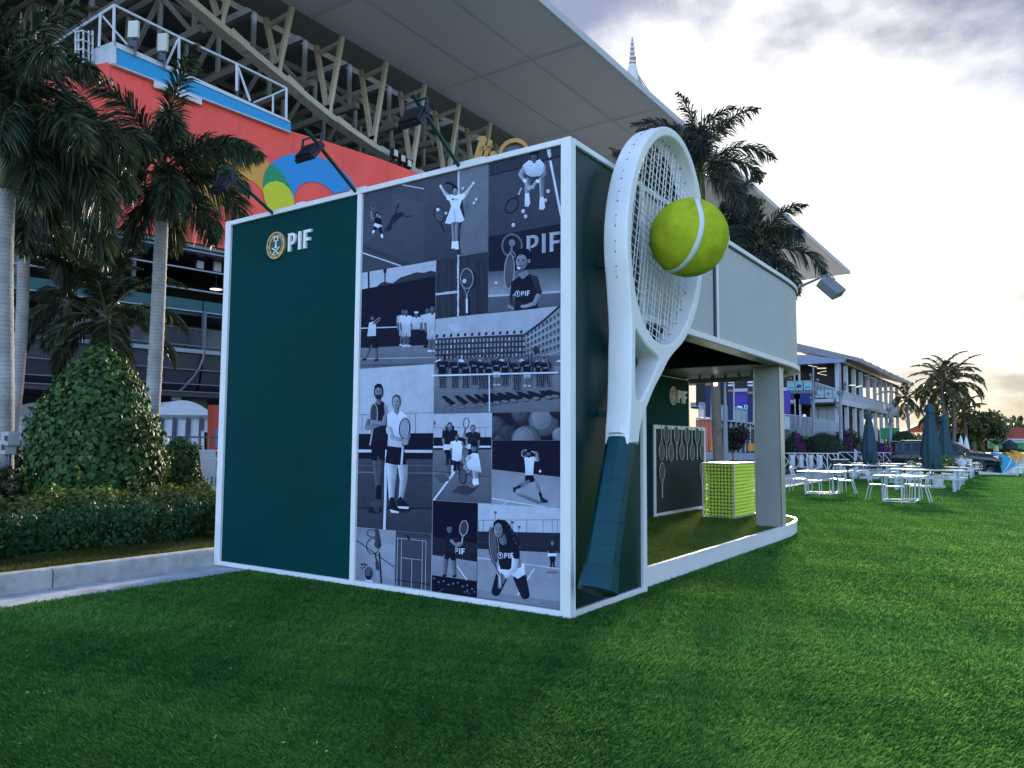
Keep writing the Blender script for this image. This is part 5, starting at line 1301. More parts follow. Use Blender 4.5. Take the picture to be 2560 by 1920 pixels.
# --- canopy roof, V struts, lens truss and roof trusses behind
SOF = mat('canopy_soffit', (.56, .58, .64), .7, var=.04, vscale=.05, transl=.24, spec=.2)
SOF2 = mat('canopy_soffit_shaded', (.30, .31, .33), .65, var=.08, vscale=.08)  # same soffit, with its shade put into a darker grey
can = thing('stadium_canopy', 'vast pale grey stadium canopy ending in a pointed tip above the booth', 'canopy roof', (-31, 60, 32))
ZC = 32.0
rows = [-38.9, -34.0, -29.0, -24.3]
ys = [-14]+[2+k*14.0 for k in range(11)]
for i in range(len(ys)-1):
    for j in range(len(rows)-1):
        y0, y1 = ys[i]+.012, ys[i+1]-.012; x0, x1 = rows[j]+.012, rows[j+1]-.012
        if i == len(ys)-2: Pq = [(x0, y0), (x1, y0), (x1, y1+ (x1+38.9)*-.12), (x0, y1+(x0+38.9)*-.12)]
        else: Pq = [(x0, y0), (x1, y0), (x1, y1), (x0, y1)]
        MB().prism([(x, y, ZC) for x, y in Pq], (0, 0, .12)).build('soffit_panel', SOF, can)
MB().bar((-24.15, -14, ZC+.25), (-24.15, 140.3, ZC+.25), .3, .6).build('edge_trim', SOF, can)
JNT = SOF  # strips added above the panel gaps to shut out sky light
for x in rows[1:-1]: MB().box(x-.05, x+.05, -14, 140, ZC+.125, ZC+.16).build('light_stop_strip', JNT, can)
for y in ys[1:-1]: MB().box(-38.9, -24.3, y-.05, y+.05, ZC+.165, ZC+.2).build('light_stop_strip', JNT, can)
for i in range(14):
    y0 = 14+i*9.5
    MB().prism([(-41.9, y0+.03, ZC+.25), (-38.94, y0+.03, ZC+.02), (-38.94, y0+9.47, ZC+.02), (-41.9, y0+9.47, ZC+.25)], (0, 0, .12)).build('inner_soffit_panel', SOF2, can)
MB().box(-90, -41.95, -20, 140, 35.2, 35.5).build('high_deck', mat('deck_dark', (.22, .23, .25), .7, var=.1, vscale=.2), can)
zb_tab = [(14, 31.2), (18.9, 30.1), (23.6, 28.7), (28.3, 27.4), (33.05, 26.1), (37.8, 25.3), (42.5, 24.75), (47.2, 24.4), (52, 24.2), (56.7, 24.2), (61.5, 24.4)]
STL = mat('canopy_steel', (.60, .60, .57), .55, var=.12, vscale=.5)
XB = -40.3
for (ya, za), (yb_, zb2) in zip(zb_tab[:-1], zb_tab[1:]):
    d = (yb_-ya)
    MB().bar((XB, ya, za), (XB, yb_, zb2), .9, .42).build('lower_chord', STL, can)
    MB().bar((XB+.25, ya+.5, za-.02), (XB+.25, ya+1.9, za+(zb2-za)*.4-.02), .55, .5).build('splice_plate', STL, can)
for (yv, zv) in zb_tab[1:]:
    for xt in (-38.95, -41.8):
        MB().bar((XB+(.12 if xt > -40 else -.12), yv, zv+.6), (xt, yv, ZC+.1), .34, .30, up=(0, 1, 0)).build('v_strut', STL, can)
    MB().bar((XB, yv, zv-.1), (XB, yv, zv+.9), .62, .3, up=(0, 1, 0)).build('gusset', STL, can)
    MB().bar((-41.8, yv, ZC-.55), (-38.95, yv, ZC-.35), .26, .26).build('tie_bar', STL, can)
STD = mat('truss_steel', (.30, .30, .29), .6, var=.12)
for yv in [9.2+4.75*k for k in range(13)]:
    za, zt = 28.6, 33.2
    MB().bar((-42, yv, za+.6), (-72, yv, za), .42, .5).build('truss_chord', STD, can)
    MB().bar((-42, yv, zt), (-72, yv, zt), .42, .5).build('truss_chord', STD, can)
    k = 0; x = -43.0
    while x > -70:
        MB().bar((x, yv, za+.5), (x, yv, zt), .26, .26).build('truss_post', STD, can)
        if k % 2 == 0: MB().bar((x, yv, za+.5), (x-4.2, yv, zt), .26, .26).build('truss_diagonal', STD, can)
        else: MB().bar((x, yv, zt), (x-4.2, yv, za+.5), .26, .26).build('truss_diagonal', STD, can)
        x -= 4.2; k += 1
for x in (-46, -50, -54, -58, -62, -66): MB().bar((x, -10, 34.6), (x, 70, 34.6), .2, .5).build('purlin', STD, can)
# upper seating bowl behind the wrap: dark tiers with guard rails
bowl = thing('seating_bowl', 'dark upper seating tiers with guard rails under the canopy', 'grandstand', (-50, 20, 15))
BD = mat('bowl_dark', (.11, .115, .125), .85, var=.2)
for k in range(12): MB().box(-36-k*3.0-3.0, -36-k*3.0, -30, 110, 10.8, 17.6+k*1.0).build('tier', BD, bowl)
MB().box(-95, -90, -30, 150, 0.2, 40).build('rear_wall', BD, bowl)
MB().box(-36.0, -31.6, -30, 60, 10.75, 14.5).build('fascia_block', BD, bowl)
for x, z in ((-36.1, 17.6), (-42.1, 19.6), (-48.1, 21.6)):
    for h in (.55, 1.1): MB().bar((x, -10, z+h), (x, 70, z+h), .06, .06).build('guard_rail', RAIL, bowl)
    for k in range(33): MB().bar((x, -10+k*2.5, z), (x, -10+k*2.5, z+1.1), .06, .06).build('guard_post', RAIL, bowl)
# small spot lights at the foot of the struts
for i, (x, y) in enumerate(((1310, 995), (1357, 1030), (1398, 1062))):
    p = pl(*v4(x, y), 0, -39.0); t = thing('spot_light', ['upper', 'middle', 'lower'][i]+' of three small white spot lights at the end of the wrap', 'spot light', p, group='spot lights by the wrap tip')
    MB().box(p[0]-.2, p[0]+.2, p[1]-.3, p[1]+.3, p[2]-.35, p[2]+.35).build('head', BLACK, t); MB().box(p[0]+.2, p[0]+.23, p[1]-.22, p[1]+.22, p[2]-.25, p[2]+.25).build('lens', mat('spot_lens', (.8, .85, .9), .2), t)
    MB().bar((p[0], p[1], p[2]-.35), (p[0]-.9, p[1], p[2]-.9), .12, .12).build('bracket', BLACK, t)
# --- golden sign letters peeping over the booth
sg = thing('stadium_sign', 'golden letter and guitar-pick arc of a stadium sign above the photo wall', 'sign', at(1235, 400, 58))
SGM = mat('sign_gold', (.50, .28, .07), .5, var=.1); SGD = mat('sign_face_blue', (.10, .12, .22), .5)
def sp_(x, y): return at(1000+x*.27116, 200+y*.27116, 58)
nv = -_fw.copy(); nv[2] = 0; nv /= np.linalg.norm(nv)
for Pq in ([(728, 520), (783, 512), (800, 545), (745, 720), (690, 760), (680, 715), (700, 650), (730, 552), (705, 556)], [(822, 545), (853, 560), (800, 720), (815, 740), (770, 760), (765, 700)], [(745, 610), (835, 600), (825, 640), (740, 650)]):
    MB().prism([sp_(*q_) for q_ in Pq], -nv*1.0).build('sign_letter', SGM, sg)
MB().prism([sp_(x, y) for x, y in [(820, 720), (840, 660), (870, 652), (890, 668), (885, 740)]], -nv*.9).build('sign_letter', SGM, sg)
arc = [(905, 665), (930, 610), (970, 565), (1020, 540), (1070, 533), (1120, 545), (1160, 575), (1190, 625)]; arci = [(1160, 640), (1135, 600), (1105, 582), (1065, 572), (1020, 580), (975, 605), (948, 645), (935, 690)]
for k in range(7):
    MB().prism([sp_(*arc[k]), sp_(*arc[k+1]), sp_(*arci[6-k]), sp_(*arci[7-k])], -nv*1.0).build('sign_arc', SGM, sg)
MB().prism([sp_(*q_)-nv*.4 for q_ in arci+[(930, 720), (1170, 720)][::1]], -nv*.3).build('sign_face', SGD, sg)
MB().bar(sp_(1040, 700)-nv*.6, sp_(1040, 1500)-nv*.6, .5, .5).build('sign_post', STL, sg)
# --- mast with spire and stay cables beyond the canopy
ms = thing('roof_mast', 'white mast with red lattice spire and stay cables behind the canopy edge', 'mast', at(1583, 1113, 150))
def mp_(x, y, d=150): return at(1400+x*.43399, 60+y*.43399, d)
MB().tube([mp_(430, 2000), mp_(425, 360), mp_(418, 270), mp_(417, 235)], [2.6, 1.5, 1.0, .7], 12).build('mast_tube', STL, ms)
MB().tube([mp_(417, 240), mp_(416, 100), mp_(416, 75)], [.62, .22, .06], 8).build('spire', mat('spire_red', (.30, .20, .20), .6), ms)
MB().tube([mp_(436, 330), mp_(434, 188)], .12, 6).build('aerial', STD, ms)
for k in range(5): MB().tube([mp_(417, 225-k*28), mp_(417, 215-k*28)], .7-.09*k, 8).build('lattice_ring', mat('spire_band', (.6, .6, .6), .6), ms)
for (a_, b_) in (((392, 285), (440, 300)), ((388, 320), (448, 330)), ((400, 262), (436, 268))): MB().tube([mp_(*a_), mp_(*b_)], .55, 8).build('cable_anchor', STD, ms)
for (a_, b_) in (((444, 285), (640, 580)), ((446, 300), (600, 560)), ((448, 315), (560, 520)), ((450, 330), (620, 640)), ((392, 290), (300, 360)), ((390, 310), (330, 350))): MB().tube([mp_(*a_), mp_(*b_, 135)], .12, 5).build('stay_cable', STD, ms)
# ================================================================ PLANTING
def leaves(pos, nrm_, size, aspect, ca, cb, droop=0.0, roll=1.0, fold=.18, yellow=0.0):
    """numpy leaf batch: 6 verts / 4 tris each; returns V,T,C"""
    n = len(pos)
    d = nrm_+rng.normal(0, .55, (n, 3)); d[:, 2] -= droop; d /= np.linalg.norm(d, axis=1)[:, None]
    r = rng.normal(0, 1, (n, 3)); s_ = np.cross(d, r); s_ /= np.linalg.norm(s_, axis=1)[:, None]+1e-9
    # leaf plane tends to face outwards
    t = np.cross(nrm_, s_); t = t+rng.normal(0, .35, (n, 3)); t /= np.linalg.norm(t, axis=1)[:, None]+1e-9
    s_ = np.cross(t, nrm_+rng.normal(0, .45, (n, 3))); s_ /= np.linalg.norm(s_, axis=1)[:, None]+1e-9
    up = np.cross(s_, t)
    L = (size*rng.uniform(.65, 1.25, n))[:, None]; w = L*aspect
    V = np.zeros((n, 6, 3))
    V[:, 0] = pos; V[:, 1] = pos+t*L*.42+s_*w*.5+up*L*fold*.5; V[:, 2] = pos+t*L*.42-s_*w*.5+up*L*fold*.5
    V[:, 3] = pos+t*L*.80+s_*w*.36+up*L*fold*.2; V[:, 4] = pos+t*L*.80-s_*w*.36+up*L*fold*.2; V[:, 5] = pos+t*L*1.0-up*L*fold*.4
    b = (np.arange(n)*6)[:, None]
    T = np.concatenate([b+np.array([[0, 1, 2]]), b+np.array([[1, 3, 2]]), b+np.array([[2, 3, 4]]), b+np.array([[3, 5, 4]])])
    k = rng.beta(1.6, 2.6, n)[:, None]; c = np.asarray(ca)*(1-k)+np.asarray(cb)*k
    if yellow > 0:
        m = rng.random(n) < yellow; c[m] = np.array((.20, .26, .035))*rng.uniform(.6, 1.1, (m.sum(), 1))
    return V.reshape(-1, 3), T, np.repeat(c, 6, axis=0)
def shell_points(n, surf, inner=.25):
    """surf(u,v) -> point, normal; points in a layer under the surface"""
    u = rng.uniform(0, 1, n); v = rng.uniform(0, 1, n); p, nn = surf(u, v)
    return p-nn*(rng.beta(1, 2.2, n)*inner)[:, None], nn
def revolve(c, prof):
    """surface of revolution with profile [(z, r)]"""
    zz = np.array([q[0] for q in prof]); rr = np.array([q[1] for q in prof])
    seg = np.hypot(np.diff(zz), np.diff(rr))*(rr[:-1]+rr[1:])/2; cum = np.concatenate([[0], np.cumsum(seg)]); cum /= cum[-1]
    def f(u, v):
        i = np.clip(np.searchsorted(cum, v, 'right')-1, 0, len(zz)-2); t = (v-cum[i])/(cum[i+1]-cum[i]+1e-12)
        z = zz[i]+(zz[i+1]-zz[i])*t; r = rr[i]+(rr[i+1]-rr[i])*t
        a = u*2*np.pi; bump = 1+.07*np.sin(a*3+z*4)+.05*np.sin(a*7-z*6)+.03*np.sin(a*13+z*11)
        r = r*bump
        dz, dr = (zz[i+1]-zz[i]), (rr[i+1]-rr[i]); ln = np.hypot(dz, dr)
        nn = np.stack([np.cos(a)*dz/ln, np.sin(a)*dz/ln, -dr/ln], 1)
        return np.stack([c[0]+r*np.cos(a), c[1]+r*np.sin(a), c[2]+z], 1), nn
    return f
BARK = mat('twig_bark', (.06, .045, .03), .9)
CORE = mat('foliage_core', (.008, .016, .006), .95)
def shrub(name, label, cat, c, prof, n, size, aspect, ca, cb, big=0, group=None, yellow=0.0, inner=.28, flowers=None):
    t = thing(name, label, cat, c, group=group)
    f = revolve(c, prof)
    b = MB(); b.lathe([(max(.02, r*.80), z*.96+.0) for z, r in prof], c, 14); b.build('inner_mass', CORE, t)
    st = MB()
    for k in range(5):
        a = k*1.3; st.tube([(c[0]+.05*math.cos(a), c[1]+.05*math.sin(a), c[2]-.05), (c[0]+.25*prof[1][1]*math.cos(a), c[1]+.25*prof[1][1]*math.sin(a), c[2]+prof[1][0]+.15)], [.03, .015], 6)
    st.build('stem', BARK, t)
    pos, nn = shell_points(n, f, inner)
    if big:
        # nearest leaves become parts of their own
        tocam = CAM-pos; facing = (nn*tocam).sum(1)/np.linalg.norm(tocam, axis=1); order = np.argsort(-facing+rng.uniform(0, .35, n))
        pick = order[:big]; keep = np.ones(n, bool); keep[pick] = False
        V, T, C = leaves(pos[pick]+nn[pick]*.03, nn[pick], np.full(big, size*1.12), aspect, ca, cb, yellow=yellow*1.6)
        protos = {}
        V = V.reshape(-1, 6, 3); C = C.reshape(-1, 6, 3); F4 = np.array([[0, 1, 2], [1, 3, 2], [2, 3, 4], [3, 5, 4]])
        for q in range(big):
            key = q % 60
            if key not in protos:
                v0 = V[q].mean(0); o = new_mesh('leaf', V[q]-v0, F4, LEAF, t, cols=C[q], local=True); protos[key] = o
            else:
                v0 = V[q].mean(0); o = protos[key].copy(); COL.objects.link(o); o.parent = t; o.rotation_euler = (rng.uniform(-.4, .4), rng.uniform(-.4, .4), rng.uniform(-.5, .5))
            o.location = Vector(v0)-Vector(wloc(t))
        pos, nn = pos[keep], nn[keep]
    V, T, C = leaves(pos, nn, np.full(len(pos), size), aspect, ca, cb, yellow=yellow)
    o = new_mesh('foliage', V, T, LEAF, t, cols=C); o['kind'] = 'stuff'
    if flowers:
        nf, fc, side = flowers
        pos, nn = shell_points(nf, f, .06)
        m = ((nn@np.asarray(side)) > .05); pos, nn = pos[m]+nn[m]*.04, nn[m]
        V, T, C = leaves(pos, nn, np.full(len(pos), size*.9), .9, np.asarray(fc)*.6, fc)
        o = new_mesh('flowers', V, T, LEAF, t, cols=C); o['kind'] = 'stuff'
    return t
# big clipped topiary beside the booth
tc_ = gr(*v3(600, 905), .19); depth_t = (tc_-CAM)@_fw
def rad(px): return px*.38578/FPX*depth_t
topiary = [(0.10, rad(330)), (.35, rad(385)), (.8, rad(415)), (1.3, rad(400)), (1.75, rad(365)), (2.15, rad(305)), (2.5, rad(230)), (2.8, rad(150)), (3.0, rad(70)), (3.08, rad(20))]
shrub('topiary_shrub', 'large dome-shaped clipped shrub with glossy round leaves behind the kerb', 'shrub', tc_, topiary, 10500, .105, .62, (.024, .066, .019), (.095, .195, .045), big=290, yellow=.03)
rc = gr(*v3(1165, 770), .19); dr_ = (rc-CAM)@_fw; k_ = .38578/FPX*dr_
shrub('round_shrub', 'small round clipped shrub between topiary and booth', 'shrub', rc, [(.05, 110*k_), (.35, 158*k_), (.75, 164*k_), (1.12, 138*k_), (1.36, 88*k_), (1.50, 20*k_)], 3800, .085, .62, (.02, .055, .018), (.08, .16, .036), yellow=.03)
lc = gr(*v3(60, 850), .19)
shrub('leafy_shrub', 'dark broad shrub with narrow leaves at the left edge', 'shrub', lc+np.array([-.6, -.4, 0]), [(.05, .9), (.5, 1.15), (1.0, 1.1), (1.35, .75), (1.52, .2)], 5200, .12, .34, (.010, .028, .014), (.035, .075, .03), inner=.35)
def hedge(name, label, pts, w, h, n, size, ca, cb, yellow=0, aspect=.5):
    """soft box hedge along a ground polyline"""
    P = np.array(pts, float); L = np.linalg.norm(np.diff(P, axis=0), axis=1); cum = np.concatenate([[0], np.cumsum(L)])
    t = thing(name, label, 'hedge', (*P.mean(0), .18))
    s_ = rng.uniform(0, cum[-1], n); i = np.clip(np.searchsorted(cum, s_, 'right')-1, 0, len(L)-1); u = ((s_-cum[i])/L[i])[:, None]
    c = P[i]*(1-u)+P[i+1]*u; d = (P[i+1]-P[i])/L[i][:, None]; nn2 = np.stack([-d[:, 1], d[:, 0]], 1)
    a = rng.uniform(-1.15, np.pi+1.15, n); cs, sn = np.cos(a), np.sin(a)
    wob = 1+.16*np.sin(s_*3.1)+.12*np.sin(s_*7.7+a*2)+.08*np.sin(s_*17+a)
    ex = np.sign(cs)*np.abs(cs)**.6*w/2*wob; ez = np.clip(h*.45+np.sign(sn)*np.abs(sn)**.6*h*.55*wob, .02, None)
    pos = np.concatenate([c+nn2*ex[:, None], (.18+ez)[:, None]], 1)
    nrm_ = np.concatenate([nn2*cs[:, None], sn[:, None]], 1)
    pos -= nrm_*(rng.beta(1, 2.5, n)*.14)[:, None]
    V, T, C = leaves(pos, nrm_, np.full(n, size), aspect, ca, cb, yellow=yellow)
    o = new_mesh('foliage', V, T, LEAF, t, cols=C); o['kind'] = 'stuff'
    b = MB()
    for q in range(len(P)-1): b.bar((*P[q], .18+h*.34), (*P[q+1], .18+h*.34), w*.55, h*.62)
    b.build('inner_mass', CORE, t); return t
def gz(x, y, z=.19): p = gr(*v3(x, y), z); return (p[0], p[1])
h0 = [gz(-500, 1220), gz(0, 1130), gz(400, 1085), gz(800, 1045), gz(1390, 990), gz(1700, 965)]
h0 = [(x-.38, y) for x, y in h0]
hedge('low_hedge', 'low dark green hedge of small leaves along the lawn strip', h0, .85, .52, 26000, .066, (.014, .044, .016), (.05, .125, .04))
h1 = [(x-1.25, y+.1) for x, y in h0]
hedge('variegated_hedge', 'yellow-green variegated hedge behind the low dark hedge', h1, .9, .66, 13000, .085, (.035, .065, .012), (.16, .185, .045), yellow=.2)
h2 = [(x-3.6, y+.1) for x, y in h0[:4]]
hedge('back_hedge', 'brownish mixed hedge behind the topiary at the left', h2, 1.2, .95, 6000, .10, (.02, .04, .012), (.09, .07, .03))

# ---------------------------------------------------------------- palms
PBARK = mat('palm_bark', (.36, .35, .345), .85, var=.30, vscale=2.2, bump=.5, bscale=30, rings=4.2)
PBARKD = mat('palm_bark_brown', (.16, .13, .11), .9, var=.3, vscale=3, bump=.6, bscale=25)
SHAFT = mat('crownshaft', (.10, .12, .05), .5, var=.3, vscale=4)
def frond(p0, az, e0, e1, L, bushy, ll, ca, cb, nst=46, per=5, lw=.022, droopl=.5):
    """returns arrays for the leaflets and points for the rachis"""
    nP = 14; pts = [np.array(p0, float)]; dirs = []
    for k in range(nP):
        e = e0+(e1-e0)*((k/nP)**1.25); d = np.array([math.cos(az)*math.cos(e), math.sin(az)*math.cos(e), math.sin(e)])
        dirs.append(d); pts.append(pts[-1]+d*L/nP)
    pts = np.array(pts); dirs.append(dirs[-1]); dirs = np.array(dirs)
    V = []; C = []
    t = np.repeat(np.linspace(.14, .995, nst), per); n = len(t); t = np.clip(t+rng.normal(0, .008, n), .12, 1)
    f = t*nP; i = np.clip(f.astype(int), 0, nP-1); u = (f-i)[:, None]
    base = pts[i]*(1-u)+pts[i+1]*u; d = dirs[i]*(1-u)+dirs[i+1]*u; d /= np.linalg.norm(d, axis=1)[:, None]
    side = np.cross(d, [0, 0, 1.0]); side /= np.linalg.norm(side, axis=1)[:, None]+1e-9; up = np.cross(side, d)
    if bushy: phi = rng.uniform(0, 2*np.pi, n)
    else: phi = np.where(rng.random(n) < .5, 0, np.pi)+rng.normal(.25, .16, n)*np.where(rng.random(n) < .5, 1, 1)
    rad_ = side*np.cos(phi)[:, None]+up*np.abs(np.sin(phi) if not bushy else np.sin(phi)*1.0)[:, None]*np.where(bushy, np.sign(np.sin(phi)), 1)[:, None]
    fwd = .75+.5*t
    ld = rad_+d*fwd[:, None]; ld /= np.linalg.norm(ld, axis=1)[:, None]
    prof = np.clip(np.sin(np.pi*np.clip(t*.92+.10, 0, 1))**.6, .25, 1); ln = ll*prof*rng.uniform(.8, 1.15, n)
    w = np.cross(ld, rng.normal(0, 1, (n, 3))); w /= np.linalg.norm(w, axis=1)[:, None]+1e-9; w *= (lw*rng.uniform(.7, 1.3, n))[:, None]
    mid = base+ld*(ln*.5)[:, None]; mid[:, 2] -= ln*.06*droopl
    tip = base+ld*(ln*.92)[:, None]; tip[:, 2] -= ln*.42*droopl
    Vv = np.stack([base-w*.35, base+w*.35, mid+w, mid-w, tip], 1)
    k = rng.beta(1.4, 2.6, n)[:, None]; c = np.asarray(ca)*(1-k)+np.asarray(cb)*k
    br = (rng.random(n) < .04); c[br] = (.12, .10, .04)
    b = (np.arange(n)*5)[:, None]
    T = np.concatenate([b+np.array([[0, 1, 2]]), b+np.array([[0, 2, 3]]), b+np.array([[3, 2, 4]])])
    return Vv.reshape(-1, 3), T, np.repeat(c, 5, axis=0), pts
def palm(name, label, base, top, r0, r1, fronds, L, ll, bushy=True, ca=(.012, .028, .014), cb=(.080, .125, .055), bark=None, shaft=.9, spear=True, group=None, nst=56, per=7, lw=.018, seed=0, droopl=.85, erect=0.0, bend=.15, azs=None, es=None):
    bark = bark or PBARK
    t = thing(name, label, 'palm tree', base, group=group)
    base = np.array(base, float); top = np.array(top, float)
    # ringed trunk
    H = np.linalg.norm(top-base); nr = max(20, int(H/.11)); pts = []; rr = []
    for k in range(nr+1):
        u = k/nr; p = base+(top-base)*u; p = p+np.array([math.sin(u*3.1)*bend, math.cos(u*2.3+seed)*bend*.5-bend*.5*math.cos(seed), 0])*(1-u)*u*3
        pts.append(p); rr.append((r0*(1-u)+r1*u)*(1+.10*max(0, .12-u)*8)*(1+(.028 if k % 2 else -.012)))
    MB().tube(pts, rr, 14).build('trunk', bark, t, smooth=True)
    hd = top.copy()
    if shaft > 0:
        MB().tube([top-np.array([0, 0, .05]), top+np.array([0, 0, shaft*.25]), top+np.array([0, 0, shaft*.7]), top+np.array([0, 0, shaft])], [r1*1.02, r1*1.12, r1*.85, r1*.5], 12).build('crownshaft', SHAFT, t, smooth=True)
        hd = top+np.array([0, 0, shaft])
    rs = np.random.RandomState(seed+3)
    for k in range(fronds):
        az = azs[k] if azs is not None else (k*2.39996+rs.uniform(-.25, .25)); v = k/max(1, fronds-1)
        e0 = es[k] if es is not None else R(82-112*v+rs.uniform(-9, 9))+erect; e1 = e0-R(60+50*rs.rand())-R(18)*v
        Lf = L*(.75+.3*rs.rand())*(1-.12*v)
        V, T, C, P = frond(hd-np.array([0, 0, .12*v]), az, e0, max(e1, R(-88)), Lf, bushy, ll, ca, cb, nst, per, lw, droopl)
        fo_ = new_mesh('frond', V, T, PALML, t, cols=C)
        MB().tube(P, [.035*(1-.85*i/len(P)) for i in range(len(P))], 5).build('rachis', mat('rachis', (.09, .10, .035), .6), fo_)
    if spear: MB().tube([hd-np.array([0, 0, .1]), hd+np.array([.03, .02, L*.35]), hd+np.array([.07, .05, L*.72])], [.05, .045, .008], 6).build('spear_leaf', mat('spear', (.16, .22, .03), .5), t)
    return t
def palm_at(px_base, y_base, px_top, y_top, depth, zb=.18):
    b_ = at(px_base, y_base, depth); tp = at(px_top, y_top, depth); 
    # foot straight on the ground under the visible trunk
    k = (zb-b_[2])/(tp[2]-b_[2]) if abs(tp[2]-b_[2]) > 1e-6 else 0
    foot = b_+(tp-b_)*k; foot[2] = zb; return foot, tp
f_, t_ = palm_at(8, 1100, 16, 470, 13.5)
palm('foxtail_palm', 'tall palm with pale ringed trunk cut by the left edge', f_, t_, .165, .15, 19, 3.0, .72, seed=1, group='palms by the stadium', shaft=1.0, erect=R(10), azs=[R(a) for a in (60, 200, -40, 110, 20, -80, 160, -10, 75, 40, -60, 5, 95, -25, 55, 130, 30, -5, 85)])
f_, t_ = palm_at(*v2(985, 1300), *v2(1050, 185), 17.0)
palm('foxtail_palm', 'tall palm with pale ringed trunk just left of the booth corner', f_, t_, .165, .135, 18, 2.8, .68, seed=2, group='palms by the stadium', shaft=1.15)
f_, t_ = palm_at(*v2(650, 970), *v2(692, 800), 20.0)
palm('coconut_palm', 'short palm with brown fibrous neck above the topiary', f_, t_, .11, .10, 15, 2.7, .62, bushy=False, seed=5, group='palms by the stadium', shaft=0, spear=False, bark=PBARKD, per=6, nst=60, erect=R(4))
f_, t_ = palm_at(*v2(405, 1200), *v2(440, 690), 22.0)
palm('slender_palm', 'slender palm with thin grey trunk behind the topiary', f_, t_, .105, .09, 13, 2.5, .6, bushy=False, seed=8, group='palms by the stadium', shaft=0, spear=False, bark=PBARKD, per=6, nst=56)
f_, t_ = palm_at(22, 1100, 62, 560, 18.0)
palm('foxtail_palm', 'leaning palm crown filling the gap between the two pale trunks', f_, t_, .14, .12, 15, 3.0, .7, seed=11, group='palms by the stadium', shaft=.8)
# palms behind the booth roof
DK = dict(bark=PBARKD, ca=(.014, .026, .022), cb=(.06, .085, .06))
f_, t_ = palm_at(1793, 1130, 1752, 500, 27.0, 0.0)
palm('foxtail_palm', 'tallest palm behind the racket head', f_, t_, .17, .15, 19, 3.5, .75, seed=21, group='palms behind the booth', shaft=1.0, erect=R(20), nst=46, per=5, lw=.022, **DK)
f_, t_ = palm_at(1926, 1130, 1838, 655, 28.0, 0.0)
palm('foxtail_palm', 'middle palm behind the giant ball', f_, t_, .15, .13, 15, 2.7, .62, seed=24, group='palms behind the booth', shaft=.9, erect=R(14), nst=44, per=5, lw=.022, **DK)
f_, t_ = palm_at(1912, 1130, 1904, 650, 25.0, 0.0)
palm('coconut_palm', 'right palm above the grey fascia', f_, t_, .13, .12, 14, 2.6, .6, bushy=True, seed=27, group='palms behind the booth', shaft=.35, nst=44, per=5, lw=.022, **DK)
f_, t_ = palm_at(1640, 1130, 1600, 470, 30.0, 0.0)
palm('foxtail_palm', 'half hidden palm left of the racket head', f_, t_+np.array([0, 0, -1.4]), .15, .13, 12, 2.9, .66, seed=31, group='palms behind the booth', shaft=.9, nst=42, per=5, lw=.022, **DK)
# ================================================================ LAWN FURNITURE
FW = mat('furniture_white', (.60, .63, .65), .4, var=.04, vscale=8)
FS = mat('furniture_sky', (.44, .54, .60), .4, var=.05, vscale=6)
def make_chair():
    t = thing('lawn_chair', '', 'chair')
    MB().bbox(-.22, .22, -.20, .23, .435, .46, b=.008).build('seat', FS, t, local=True)
    for sx in (-1, 1):
        MB().tube([(sx*.20, -.19, .44), (sx*.215, -.30, 0)], [.017, .014], 6).build('leg', FW, t, local=True)
        MB().tube([(sx*.20, .20, .44), (sx*.205, .235, 0)], [.017, .014], 6).build('leg', FW, t, local=True)
        MB().tube([(sx*.20, -.19, .44), (sx*.205, -.21, .60), (sx*.20, -.27, .84)], [.017, .016, .013], 6).build('back_post', FW, t, local=True)
    # pierced backrest: branching bars in a curved frame
    b = MB()
    def bp(u, v): return (u*.2, -.205-.065*v-.035*math.cos(u*1.4), .575+.27*v)
    fr_ = [bp(u/4, 0) for u in range(-4, 5)]; b.tube(fr_, .013, 5); b.tube([bp(u/4, 1) for u in range(-4, 5)], .015, 5)
    for (u0, v0, u1, v1) in ((-.8, 0, -.6, .55), (-.6, .55, -.85, 1), (-.6, .55, -.3, 1), (-.35, 0, -.2, .4), (-.2, .4, -.45, .8), (-.2, .4, .05, .75), (.05, .75, -.1, 1), (.1, 0, .25, .5), (.25, .5, .05, .75), (.25, .5, .45, 1), (.55, 0, .7, .45), (.7, .45, .5, .8), (.7, .45, .9, .9), (-.95, .3, -.6, .55), (.5, .8, .25, 1)):
        b.tube([bp(u0, v0), bp(u1, v1)], .011, 5)
    b.build('backrest', FS, t, local=True)
    return t
ch0 = make_chair(); used = [False]
def chair(x, y, rz, lab):
    o = ch0 if not used[0] else copy_tree(ch0); used[0] = True
    o.location = (x, y, 0); o.rotation_euler = (0, 0, rz); o['label'] = lab; o['group'] = 'white pierced lawn chairs'
def cafe_table(cx_, cy_, sx, sy, lab):
    t = thing('cafe_table', lab, 'table', (cx_, cy_, 0), group='square white cafe tables')
    MB().bbox(-sx/2, sx/2, -sy/2, sy/2, .722, .75, b=.006).build('tabletop', FW, t, local=True)
    bx, by = .42, .40
    for x in (-bx, bx):
        for y in (-by, by): MB().bbox(x-.02, x+.02, y-.02, y+.02, .0, .72, b=.003).build('leg', FS, t, local=True)
    for y in (-by, by): MB().bbox(-bx+.02, bx-.02, y-.018, y+.018, .005, .03, b=.003).build('foot_rail', FW, t, local=True)
    for x in (-bx, bx): MB().bbox(x-.018, x+.018, -by+.02, by-.02, .032, .055, b=.003).build('foot_rail', FW, t, local=True)
    MB().bar((-bx, -by, .07), (bx, by, .07), .04, .02).build('cross_brace', FW, t, local=True)
cafe_table(-2.55, 21.0, 1.35, 1.25, 'square white cafe table nearest the booth pillar'); cafe_table(.12, 18.75, 1.30, 1.2, 'square white cafe table nearest the camera on the open lawn')
q_ = R(90)
